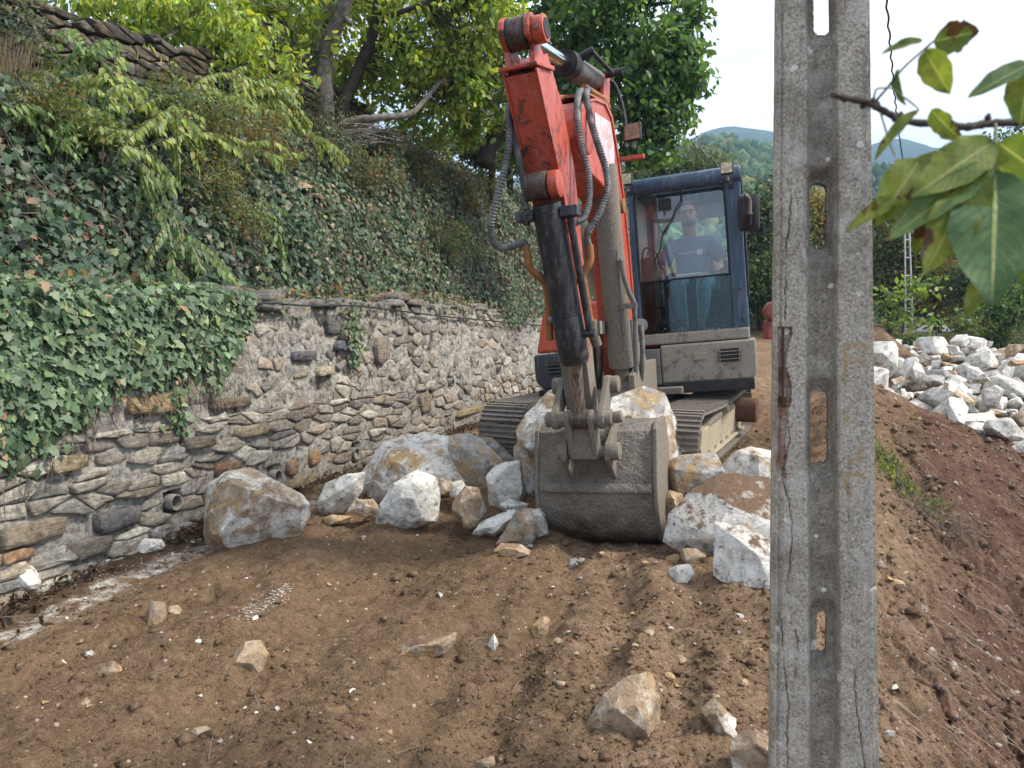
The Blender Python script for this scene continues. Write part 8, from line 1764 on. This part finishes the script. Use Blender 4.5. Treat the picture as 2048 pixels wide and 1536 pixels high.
# ================================================================== operator in the cab
def to_cf(p): q = Vector(p) - CF[0]; return q.dot(CF[1]), q.dot(CF[2]), q.dot(CF[3])
FH = -0.50
hl, _, hu = to_cf(cpix(1376, 432, FH))
print('head', hl, hu)
per = empty('person', tuple(fp(CF, hl, -0.62, hu - 0.66))); tag(per, 'man in a blue grey t-shirt and jeans sitting at the controls behind the windscreen', 'person', kind='thing')
def skin(name, joints, edges_, mat, root=0, lev=2, parent=per, post=None, smooth=True):
    """joints: (l,f,u,radius[,radius2]) in cab coordinates"""
    me = bpy.data.meshes.new(name); me.from_pydata([tuple(fp(CF, *j[:3])) for j in joints], edges_, [])
    o = bpy.data.objects.new(name, me); COL.objects.link(o)
    o.modifiers.new('skin', 'SKIN'); s = o.modifiers.new('sub', 'SUBSURF'); s.levels = lev; s.render_levels = lev
    for i, j in enumerate(joints):
        sv = me.skin_vertices[0].data[i]; sv.radius = (j[3], j[4] if len(j) > 4 else j[3]); sv.use_root = i == root
    dg = bpy.context.evaluated_depsgraph_get(); nm = bpy.data.meshes.new_from_object(o.evaluated_get(dg))
    bpy.data.objects.remove(o); bpy.data.meshes.remove(me)
    nm.name = name; nm.materials.clear()
    if post:
        for v in nm.vertices: v.co = post(v.co)
    nm.polygons.foreach_set('use_smooth', np.ones(len(nm.polygons), dtype=bool))
    return link(name, nm, mat, parent)
M_SKIN = simple('skin', (0.36, 0.20, 0.135), (0.44, 0.26, 0.18), 30, 0.55, 0.1)
M_SHIRT = simple('blue_grey_shirt', (0.12, 0.155, 0.24), (0.155, 0.19, 0.28), 14, 0.9, 0.25, 0.01)
M_JEANS = simple('blue_jeans', (0.11, 0.20, 0.34), (0.19, 0.29, 0.44), 18, 0.9, 0.25, 0.01)
M_SHOE2 = simple('dusty_shoe', (0.10, 0.085, 0.065), (0.19, 0.165, 0.13), 25, 0.9, 0.3)
M_HAIR = simple('dark_hair', (0.012, 0.010, 0.009), (0.03, 0.026, 0.022), 60, 0.6, 0.3)
sh = hu - 0.235                 # shoulder height
pz = hu - 0.66                  # hip height
J = [(hl, -0.70, pz, 0.12, 0.09), (hl, -0.69, pz + 0.20, 0.10, 0.075), (hl, -0.65, pz + 0.38, 0.115, 0.08), (hl, -0.60, sh + 0.04, 0.065, 0.06), (hl, -0.545, hu - 0.11, 0.066), (hl, FH - 0.01, hu - 0.04, 0.078, 0.092), (hl, FH - 0.02, hu + 0.06, 0.080, 0.098), (hl, FH - 0.02, hu + 0.115, 0.056, 0.065)]
E_ = [(0, 1), (1, 2), (2, 3), (3, 4), (4, 5), (5, 6), (6, 7)]
def arm_j(s):
    i = len(J)
    J.extend([(hl + s * 0.175, -0.62, sh - 0.005, 0.055), (hl + s * 0.25, -0.60, sh - 0.15, 0.048), (hl + s * 0.275, -0.55, pz + 0.19, 0.042), (hl + s * 0.265, -0.44, pz + 0.165, 0.036), (hl + s * 0.25, -0.34, pz + 0.155, 0.028), (hl + s * 0.245, -0.30, pz + 0.155, 0.034, 0.022)])
    E_.extend([(2, i), (i, i + 1), (i + 1, i + 2), (i + 2, i + 3), (i + 3, i + 4), (i + 4, i + 5)])
    w = i + 5
    for k in range(4):          # fingers curled round the lever knob
        j = len(J); dx = (k - 1.5) * 0.0
        J.extend([(hl + s * 0.240, -0.268, pz + 0.175 - 0.018 * k, 0.011), (hl + s * 0.222, -0.245, pz + 0.172 - 0.018 * k, 0.010), (hl + s * 0.200, -0.255 - 0.004 * k, pz + 0.168 - 0.018 * k, 0.009)])
        E_.extend([(w, j), (j, j + 1), (j + 1, j + 2)])
    j = len(J); J.extend([(hl + s * 0.222, -0.300, pz + 0.185, 0.012), (hl + s * 0.205, -0.275, pz + 0.198, 0.010)]); E_.extend([(w, j), (j, j + 1)])
def leg_j(s):
    i = len(J)
    J.extend([(hl + s * 0.095, -0.66, pz + 0.0, 0.085), (hl + s * 0.115, -0.42, pz + 0.055, 0.072), (hl + s * 0.12, -0.27, pz + 0.05, 0.060), (hl + s * 0.105, -0.25, pz - 0.15, 0.052), (hl + s * 0.075, -0.25, pz - 0.34, 0.040), (hl + s * 0.075, -0.19, pz - 0.40, 0.04, 0.03)])
    E_.extend([(0, i), (i, i + 1), (i + 1, i + 2), (i + 2, i + 3), (i + 3, i + 4), (i + 4, i + 5)])
arm_j(-1); arm_j(1); leg_j(-1); leg_j(1)
def face(co):                  # brow, eye hollows, nose, chin pressed into the head
    l, f, u = to_cf(co); l -= hl; u -= hu
    if f > FH + 0.02 and abs(l) < 0.09 and -0.12 < u < 0.14:
        g = lambda a, b, sa, sb: math.exp(-((l - a) / sa) ** 2 - ((u - b) / sb) ** 2)
        df = 0.030 * g(0, -0.012, 0.013, 0.026) - 0.013 * (g(-0.032, 0.018, 0.016, 0.012) + g(0.032, 0.018, 0.016, 0.012)) + 0.008 * g(0, 0.045, 0.05, 0.012) + 0.010 * g(0, -0.085, 0.025, 0.016) + 0.006 * g(0, -0.05, 0.022, 0.006) - 0.004 * g(0, -0.058, 0.03, 0.004)
        co = co + CF[2] * df
    return co
skin('body', J, E_, M_SKIN, 0, 3, post=face)
S = [(hl, -0.70, pz + 0.03, 0.175, 0.145), (hl, -0.68, pz + 0.20, 0.168, 0.145), (hl, -0.64, pz + 0.37, 0.185, 0.140), (hl, -0.61, sh + 0.025, 0.105, 0.095)]
SE = [(0, 1), (1, 2), (2, 3)]
for s in (-1, 1):
    i = len(S); S.extend([(hl + s * 0.165, -0.62, sh - 0.005, 0.086), (hl + s * 0.245, -0.60, sh - 0.13, 0.080), (hl + s * 0.272, -0.575, sh - 0.215, 0.075)]); SE.extend([(2, i), (i, i + 1), (i + 1, i + 2)])
skin('t_shirt', S, SE, M_SHIRT, 0, 2)
Tj = [(hl, -0.70, pz, 0.15, 0.115)]; TE = []
for s in (-1, 1):
    i = len(Tj); Tj.extend([(hl + s * 0.095, -0.62, pz + 0.005, 0.10), (hl + s * 0.115, -0.42, pz + 0.055, 0.086), (hl + s * 0.12, -0.27, pz + 0.045, 0.075), (hl + s * 0.105, -0.245, pz - 0.15, 0.064), (hl + s * 0.078, -0.25, pz - 0.33, 0.056)]); TE.extend([(0, i), (i, i + 1), (i + 1, i + 2), (i + 2, i + 3), (i + 3, i + 4)])
skin('trousers', Tj, TE, M_JEANS, 0, 2)
for s in (-1, 1):
    x = hl + s * 0.075
    skin('shoe', [(x, -0.28, pz - 0.395, 0.045), (x, -0.22, pz - 0.40, 0.05, 0.045), (x + s * 0.01, -0.13, pz - 0.41, 0.048, 0.034), (x, -0.25, pz - 0.34, 0.045)], [(0, 1), (1, 2), (1, 3)], M_SHOE2, 1, 2)
def ellip(name, c, rad, mat, cut=None, parent=per):
    bm = bmesh.new(); bmesh.ops.create_uvsphere(bm, u_segments=24, v_segments=14, radius=1.0)
    if cut: bmesh.ops.delete(bm, geom=[v for v in bm.verts if cut(v.co)], context='VERTS')
    me = bpy.data.meshes.new(name)
    for v in bm.verts: v.co = fp(CF, c[0] + v.co.x * rad[0], c[1] + v.co.y * rad[1], c[2] + v.co.z * rad[2])
    bm.to_mesh(me); bm.free(); me.polygons.foreach_set('use_smooth', np.ones(len(me.polygons), dtype=bool))
    return link(name, me, mat, parent)
ellip('hair', (hl, FH - 0.035, hu + 0.045), (0.090, 0.108, 0.098), M_HAIR, lambda v: (v.y > 0.35 and v.z < 0.62) or v.z < -0.5)
M_BEARD = simple('stubble', (0.11, 0.075, 0.058), (0.19, 0.125, 0.095), 60, 0.8, 0.1)
ellip('beard', (hl, FH + 0.005, hu - 0.062), (0.070, 0.082, 0.050), M_BEARD, lambda v: v.y < 0.1 or (v.z > 0.55 and abs(v.x) < 0.7))
for s in (-1, 1):
    ellip('eye', (hl + s * 0.031, FH + 0.062, hu + 0.016), (0.012, 0.008, 0.007), M_HAIR)
    ellip('eyebrow', (hl + s * 0.032, FH + 0.071, hu + 0.040), (0.022, 0.006, 0.005), M_HAIR)
    ellip('ear', (hl + s * 0.076, FH - 0.02, hu + 0.0), (0.012, 0.022, 0.032), M_SKIN)
# print on the shirt: small pale lettering and a square patch
M_PRINT = simple('shirt_print', (0.55, 0.57, 0.60), (0.65, 0.67, 0.70), 30, 0.8, 0.0)
fc = -0.488
def shirt_f(): return fc
pr = empty('shirt_print', (0, 0, 0), per); pr.location = fp(CF, hl, fc, sh - 0.09) - per.location
rs = np.random.RandomState(3); x = hl - 0.10
for k in range(19):
    if k in (6, 11): x += 0.006; continue
    w = rs.uniform(0.0025, 0.0042); h = 0.0045 if k > 10 else 0.0055
    mb = MB(); mb.box(CF, (x, fc - 0.02 * ((x - hl) / 0.1) ** 2, sh - 0.105 + 0.0 * k), (w * 0.8, 0.002, h)); mb.build('letter', M_PRINT, pr); x += w * 2 + 0.0022
mb = MB(); mb.box(CF, (hl + 0.082, fc - 0.012, sh - 0.105), (0.024, 0.003, 0.024)); mb.build('patch', M_PRINT, pr)
# ================================================================== walnut branch hanging in front, and far things
t = NT('walnut_leaf'); z = t.n('ShaderNodeSeparateColor', {0: t.attr()}).outputs; oi = t.n('ShaderNodeObjectInfo'); oc = t.n('ShaderNodeSeparateColor', {0: oi.outputs['Color']}).outputs
v = t.pos; n1 = t.noise(v, 22, 5, 0.6); n2 = t.noise(v, 70, 5, 0.7)
yel = t.ramp(n1, [(0.3, (0.13, 0.18, 0.030)), (0.5, (0.20, 0.24, 0.035)), (0.7, (0.34, 0.33, 0.04))])
grn = t.ramp(n1, [(0.3, (0.045, 0.10, 0.045)), (0.6, (0.075, 0.145, 0.06))])
c = t.mix(oc[0], grn, yel)
# side veins: stripes slanting away from the midrib
vv = t.math('ADD', t.math('MULTIPLY', z[0], 11.0), t.math('MULTIPLY', z[1], -3.2)); fr = t.math('FRACT', vv)
vein = t.mapr(t.math('ABSOLUTE', t.math('SUBTRACT', fr, 0.5)), 0.0, 0.07, 1, 0)
mid = t.mapr(z[1], 0.03, 0.07, 1, 0)
c = t.mix(1.0, c, t.ramp(n2, [(0.3, 0.7), (0.7, 1.3)]), 'MULTIPLY')
c = t.mix(t.math('MULTIPLY', vein, 0.55), c, (0.27, 0.33, 0.11)); c = t.mix(t.math('MULTIPLY', mid, 0.85), c, (0.40, 0.43, 0.17))
br = t.math('ADD', t.math('ADD', t.math('MULTIPLY', t.math('SUBTRACT', n1, 0.5), 2.4), t.math('MULTIPLY', t.math('SUBTRACT', n2, 0.5), 0.5)), t.math('ADD', t.math('MULTIPLY', z[1], 0.20), t.math('MULTIPLY', z[0], 0.22)))
bm_ = t.mapr(t.math('ADD', br, oc[1]), 0.72, 0.80)
c = t.mix(bm_, c, t.mix(n2, (0.035, 0.018, 0.014), (0.13, 0.065, 0.04)))
b = t.bsdf(c, 0.55, t.bump(t.math('ADD', t.math('MULTIPLY', t.math('ADD', vein, mid), -1.0), t.math('MULTIPLY', n2, 0.8)), 0.7, 0.003), 0, 0.18)
tr = t.n('ShaderNodeBsdfTranslucent', {0: t.mix(1.0, c, (1.5, 1.5, 0.7), 'MULTIPLY')}).outputs[0]
M_WAL = t.done(t.n('ShaderNodeMixShader', {0: t.mapr(oc[2], 0, 1, 0.15, 0.55), 1: b, 2: tr}).outputs[0])
M_BRANCH = simple('walnut_twig', (0.035, 0.028, 0.024), (0.10, 0.085, 0.075), 60, 0.85, 0.5, 0.004)
M_STALK = simple('green_stalk', (0.10, 0.11, 0.05), (0.16, 0.17, 0.07), 40, 0.6, 0.1)
wb = empty('walnut_branch', tuple(P(2060, 245, 1.05))); tag(wb, 'walnut branch with browning leaves hanging in from the right before the pole', 'branch', kind='thing')
DB = 1.05
main = spline([P(1668, 190, 1.02), P(1700, 198, 1.02), P(1735, 206, 1.03), P(1760, 218, 1.03), P(1790, 233, 1.04), P(1830, 245, 1.05), P(1880, 248, 1.05), P(1930, 254, 1.05), P(1970, 248, 1.06), P(2020, 245, 1.06), P(2120, 240, 1.08), P(2300, 215, 1.10)], 6)
rad = np.linspace(0.0040, 0.0062, len(main)); rad = [q * (1 + 0.18 * math.sin(i * 2.3) * math.sin(i * 0.7)) for i, q in enumerate(rad)]
mb = MB(); mb.tube(main, rad, 10); mb.build('stem', M_BRANCH, wb, smooth=80)
for px, py in ((1668, 190), (1684, 192), (1690, 199), (1727, 212), (1745, 204), (1801, 232), (1976, 236), (1790, 238), (1755, 212)):
    mb = MB(); c_ = P(px, py, 1.03); mb.tube([c_ - Vector((0.003, 0, 0.002)), c_, c_ + Vector((0.001, 0, 0.006))], [0.003, 0.0048, 0.002], 7); mb.build('bud', M_BRANCH, wb, smooth=80)
def stalk(pts, r0=0.0014, r1=0.0010, mat=None):
    mb = MB(); mb.tube(spline([P(*p) for p in pts], 5), list(np.linspace(r0, r1, (len(pts) - 1) * 5 + 1)), 6); mb.build('stalk', mat or M_STALK, wb, smooth=80)
stalk([(1751, 203, 1.03), (1775, 175, 1.02), (1805, 138, 1.02), (1835, 110, 1.02), (1866, 83, 1.02)], 0.0018, 0.0012, M_BRANCH)
stalk([(1748, 196, 1.03), (1752, 180, 1.0), (1765, 176, 0.99), (1785, 178, 0.98), (1800, 190, 0.98)])
stalk([(1800, 190, 0.98), (1820, 203, 0.98), (1838, 219, 0.98)])
stalk([(1760, 222, 1.03), (1770, 255, 1.02), (1779, 285, 1.02), (1790, 312, 1.01)])
stalk([(1991, 248, 1.05), (1992, 275, 1.02), (1990, 320, 0.98), (1990, 350, 0.95)], 0.0022, 0.0018)
stalk([(1988, 300, 1.0), (1930, 350, 0.98), (1890, 390, 0.96), (1870, 420, 0.95)], 0.0016, 0.0012)
stalk([(1945, 312, 1.0), (1962, 335, 1.0)], 0.001, 0.001)
stalk([(1866, 83, 1.02), (1850, 102, 1.02)], 0.001, 0.001)
def wleaf(base, tip, wid, col, fold=0.35, curl=0.25, side=0.0, seed=0, ragged=0.0):
    """base, tip: (px,py,depth); wid photo px; col: (yellowness, browning, translucency)"""
    a = P(*base); b = P(*tip); ax = b - a; L = ax.length; ax.normalize(); rr = np.random.RandomState(seed)
    view = ((a + b) / 2).normalized(); sd = ax.cross(view).normalized(); nrm = sd.cross(ax).normalized()
    if nrm.dot(view) > 0: nrm = -nrm
    sd = (sd * math.cos(side) + nrm * math.sin(side)).normalized(); nrm = sd.cross(ax).normalized()
    if nrm.dot(view) > 0: nrm = -nrm
    W_ = wid / F_PX * a.y / 2
    nu, nv = 22, 11; V = []; C = []
    for i in range(nu + 1):
        tt = i / nu; prof = (math.sin(PI * tt ** 0.82) ** 0.72) * (1 - 0.12 * tt) if 0 < tt < 1 else 0.0
        prof = max(prof, 0.015)
        for j in range(nv):
            s = (j / (nv - 1) - 0.5) * 2
            wv = 1 + 0.05 * math.sin(tt * 23 + seed) * abs(s) + (rr.uniform(-ragged, 0) if abs(s) > 0.9 and tt > 0.3 else 0)
            p = a + ax * (L * tt) + sd * (s * prof * W_ * wv) + nrm * (abs(s) * prof * W_ * fold + 0.10 * W_ * math.sin(tt * 14 + seed) * abs(s) - curl * L * 0.25 * (tt ** 2) + 0.15 * curl * L * tt)
            V.append(tuple(p)); C.append((tt, abs(s), 0.5))
    ii = np.arange((nu + 1) * nv).reshape(nu + 1, nv)
    q = np.stack([ii[:-1, :-1], ii[:-1, 1:], ii[1:, 1:], ii[1:, :-1]], -1).reshape(-1, 4)
    if ragged > 0:
        k = rr.rand(len(q)) > 0.0; q = q[k]
    o = link('leaf', fast_mesh('leaf', np.array(V), [q], np.array(C), True), M_WAL, wb); o.color = (*col, 1)
LV = [
 ((1866, 83, 1.02), (1958, 62, 1.02), 70, (0.45, 0.62, 0.5), 0.2, 0.2, 0.2, .25), ((1850, 102, 1.02), (1900, 188, 0.99), 60, (0.75, 0.02, 1.0), 0.25, 0.3, 0.1, 0), ((1845, 82, 1.02), (1762, 108, 1.01), 24, (0.45, 0.22, 0.3), 0.9, 0.2, 0.7, .1),
 ((1797, 136, 1.02), (1810, 212, 1.0), 26, (0.3, 0.1, 0.4), 0.9, 0.3, 0.9, 0), ((1838, 219, 0.98), (1747, 320, 0.97), 30, (0.8, 0.22, 0.8), 0.8, 0.25, 0.7, .05), ((1862, 219, 1.04), (1925, 285, 1.02), 46, (0.45, 0.20, 0.6), 0.4, 0.3, 0.4, .1),
 ((2060, 128, 1.02), (1936, 194, 1.0), 44, (0.10, 0.0, 0.4), 0.5, 0.3, 0.5, 0), ((2060, 135, 1.02), (2040, 250, 1.0), 74, (0.55, 0.15, 0.9), 0.3, 0.3, 0.2, .05),
 ((1985, 284, 0.98), (1825, 392, 0.93), 92, (0.55, 0.05, 0.7), 0.42, 0.25, 0.15, 0), ((1838, 322, 1.0), (1752, 448, 0.96), 92, (0.62, 0.30, 0.8), 0.35, 0.4, -0.15, .05), ((1870, 300, 1.02), (1835, 420, 0.98), 80, (0.35, 0.15, 0.6), 0.3, 0.3, 0.3, 0),
 ((1800, 392, 0.98), (1692, 460, 0.95), 36, (0.85, 0.45, 0.8), 0.6, 0.5, 0.4, .05), ((1985, 330, 0.96), (1772, 478, 0.92), 66, (0.22, 0.34, 0.4), 0.5, 0.3, 0.25, .05), ((1960, 345, 0.95), (1850, 545, 0.90), 100, (0.85, 0.36, 1.0), 0.25, 0.3, 0.0, .05),
 ((1900, 400, 0.97), (1830, 505, 0.94), 66, (0.9, 0.45, 0.9), 0.3, 0.3, 0.2, .05), ((1990, 345, 0.95), (1984, 606, 0.84), 158, (0.06, -0.15, 0.25), 0.18, 0.2, 0.0, 0), ((1985, 545, 0.93), (1932, 630, 0.90), 46, (0.65, 0.05, 0.9), 0.5, 0.6, 0.5, 0),
 ((1996, 285, 0.98), (2085, 350, 0.96), 92, (0.45, 0.0, 0.8), 0.25, 0.3, 0.1, 0), ((1996, 330, 0.95), (2110, 470, 0.92), 96, (0.40, 0.0, 0.8), 0.25, 0.3, 0.1, 0), ((1992, 330, 0.97), (1905, 440, 0.94), 74, (0.75, 0.0, 0.9), 0.3, 0.3, 0.2, 0), ((2040, 440, 0.97), (2075, 590, 0.95), 80, (0.2, 0.05, 0.6), 0.3, 0.3, 0.1, 0)]
for k, (b_, t_, w_, col, fo, cu, si, rg) in enumerate(LV): wleaf(b_, t_, w_, col, fo, cu, si, k, rg)
# twisted service wire running down to the far lattice mast
mb = MB(); a = P(1768, -60, 9.0); b = P(1806, 322, 20.0); pts = []
for k in range(120):
    q = a.lerp(b, k / 119); pts.append(q + Vector((0.012 * math.sin(k * 1.1), 0, 0.012 * math.cos(k * 1.1))) - Vector((0, 0, 0.25 * math.sin(PI * k / 119))))
mb.tube(pts, 0.013, 6); o = mb.build('service_wire', M_RUBBER); tag(o, 'dark twisted wire running down past the pole to the far lattice mast', 'wire')
# lattice mast
mast = empty('lattice_mast', tuple(P(1818, 662, 20))); tag(mast, 'thin white steel lattice mast standing beyond the white heap', 'mast', kind='thing')
M_MAST = simple('mast_paint', (0.42, 0.42, 0.40), (0.60, 0.59, 0.56), 3, 0.6, 0.1)
MY = 20.0
la, lb = (P(1809, 330, MY), P(1811, 668, MY)), (P(1814, 330, MY), P(1826, 668, MY))
back_ = Vector((0.0, 0.22, 0))
for (p0, p1) in (la, lb):
    for k in (0,):
        mb = MB(); mb.tube([p0 + back_ * k * 0.4, p1 + back_ * k], 0.022, 6); mb.build('mast_leg', M_MAST, mast)
for k in range(9):
    f = k / 8; q0 = la[0].lerp(la[1], 0.12 + 0.85 * f); q1 = lb[0].lerp(lb[1], 0.12 + 0.85 * f)
    mb = MB(); mb.tube([q0, q1], 0.020, 6); mb.build('rung', M_MAST, mast)
# grey far pole
mb = MB(); mb.tube([P(1923, 700, 24), P(1923, 470, 24)], [0.10, 0.08], 10); o = mb.build('utility_pole', simple('far_pole', (0.30, 0.29, 0.27), (0.40, 0.39, 0.36), 4, 0.8, 0.1), smooth=60); tag(o, 'plain grey pole in the wood at the right behind the walnut leaves', 'utility pole')
# red round machine part at the pole's left edge
rd = empty('red_roller', tuple(P(1540, 665, 12))); tag(rd, 'red round drum on a red stand half hidden behind the concrete pole', 'machine', kind='thing')
M_RED = simple('dull_red_paint', (0.20, 0.040, 0.035), (0.28, 0.065, 0.055), 9, 0.55, 0.1); M_YEL = simple('yellow_mark', (0.55, 0.33, 0.03), (0.6, 0.38, 0.05), 9, 0.6, 0.1)
mb = MB(); c0 = P(1548, 622, 12); mb.cyl(c0 + Vector((0, 0.1, 0)), c0 - Vector((0, 0.10, 0)), 0.155, 30); dr = mb.build('drum', M_RED, rd, bevel=0.015, smooth=40)
mb = MB(); pts = [c0 + Vector((math.cos(w) * 0.062, -0.106, math.sin(w) * 0.062)) for w in np.linspace(0, 2 * PI, 25)]; mb.tube(pts, 0.008, 6); mb.tube([c0 + Vector((-0.045, -0.106, 0.01)), c0 + Vector((0.0, -0.106, -0.03)), c0 + Vector((0.045, -0.106, 0.03))], 0.007, 6); mb.build('yellow_emblem', M_YEL, dr)
mb = MB(); mb.box((P(1546, 660, 12.1), Vector((1, 0, 0)), Vector((0, -1, 0)), Vector((0, 0, 1))), (0, 0, 0), (0.13, 0.12, 0.15)); mb.build('stand', M_RED, rd, bevel=0.02)
# grey surfaced road in the distance at the right, and the dug soil mound before it
mb = MB(); x_ = [P(1815, 668, 26), P(1925, 668, 26), P(1935, 648, 34), P(1850, 650, 34)]
mb.add([p for p in x_] + [p - Vector((0, 0, 0.3)) for p in x_], [(0, 1, 2, 3), (7, 6, 5, 4), (0, 4, 5, 1), (1, 5, 6, 2), (2, 6, 7, 3), (3, 7, 4, 0)])
o = mb.build('road', simple('asphalt', (0.16, 0.155, 0.15), (0.24, 0.23, 0.22), 2, 0.9, 0.2)); tag(o, 'grey surfaced road beyond the white heap', kind='structure')
n_ = 44; th_ = np.linspace(0, 2 * PI, n_, endpoint=False); rr = np.linspace(0.02, 1, 16); c0 = P(1766, 712, 12.2); V = []
for q in rr:
    for w in th_:
        x = c0.x + math.cos(w) * q * 0.85; y = c0.y + math.sin(w) * q * 0.9
        V.append((x, y, 0.0))
V = np.array(V); V[:, 2] = c0.z - 0.55 + 0.95 * (1 - np.repeat(rr, n_) ** 1.3) + 0.05 * fbm(V[:, 0] * 3, V[:, 1] * 3, 2.0, 3)
ii = np.arange(len(rr) * n_).reshape(len(rr), n_); jj = np.roll(ii, -1, 1)
q = np.stack([ii[:-1], jj[:-1], jj[1:], ii[1:]], -1).reshape(-1, 4)
o = link('soil_mound', fast_mesh('soil_mound', V, [q], np.tile((0.3, 0.6, 0.0), (len(V), 1)), True), M_EARTH); tag(o, 'heap of brown soil just right of the concrete pole', 'soil heap', kind='thing')
# ------------------------------------------------------------------ air
mb = MB(); mb.box((Vector((0, 0, 0)), Vector((1, 0, 0)), Vector((0, 1, 0)), Vector((0, 0, 1))), (0, 0, 115), (1900, 1900, 130))
hz = mb.build('haze', None); m = bpy.data.materials.new('haze_air'); m.use_nodes = True; m.node_tree.nodes.clear()
ou = m.node_tree.nodes.new('ShaderNodeOutputMaterial'); pv = m.node_tree.nodes.new('ShaderNodeVolumePrincipled')
pv.inputs['Color'].default_value = (0.46, 0.69, 1.0, 1); pv.inputs['Density'].default_value = 0.00080; pv.inputs['Anisotropy'].default_value = 0.2
m.node_tree.links.new(pv.outputs[0], ou.inputs['Volume']); hz.data.materials.clear(); hz.data.materials.append(m); tag(hz, 'pale summer haze', kind='stuff')
print('objects', len(bpy.data.objects), 'tris', sum(len(o.data.loop_triangles) if False else len(o.data.polygons) for o in bpy.data.objects if o.type == 'MESH'))
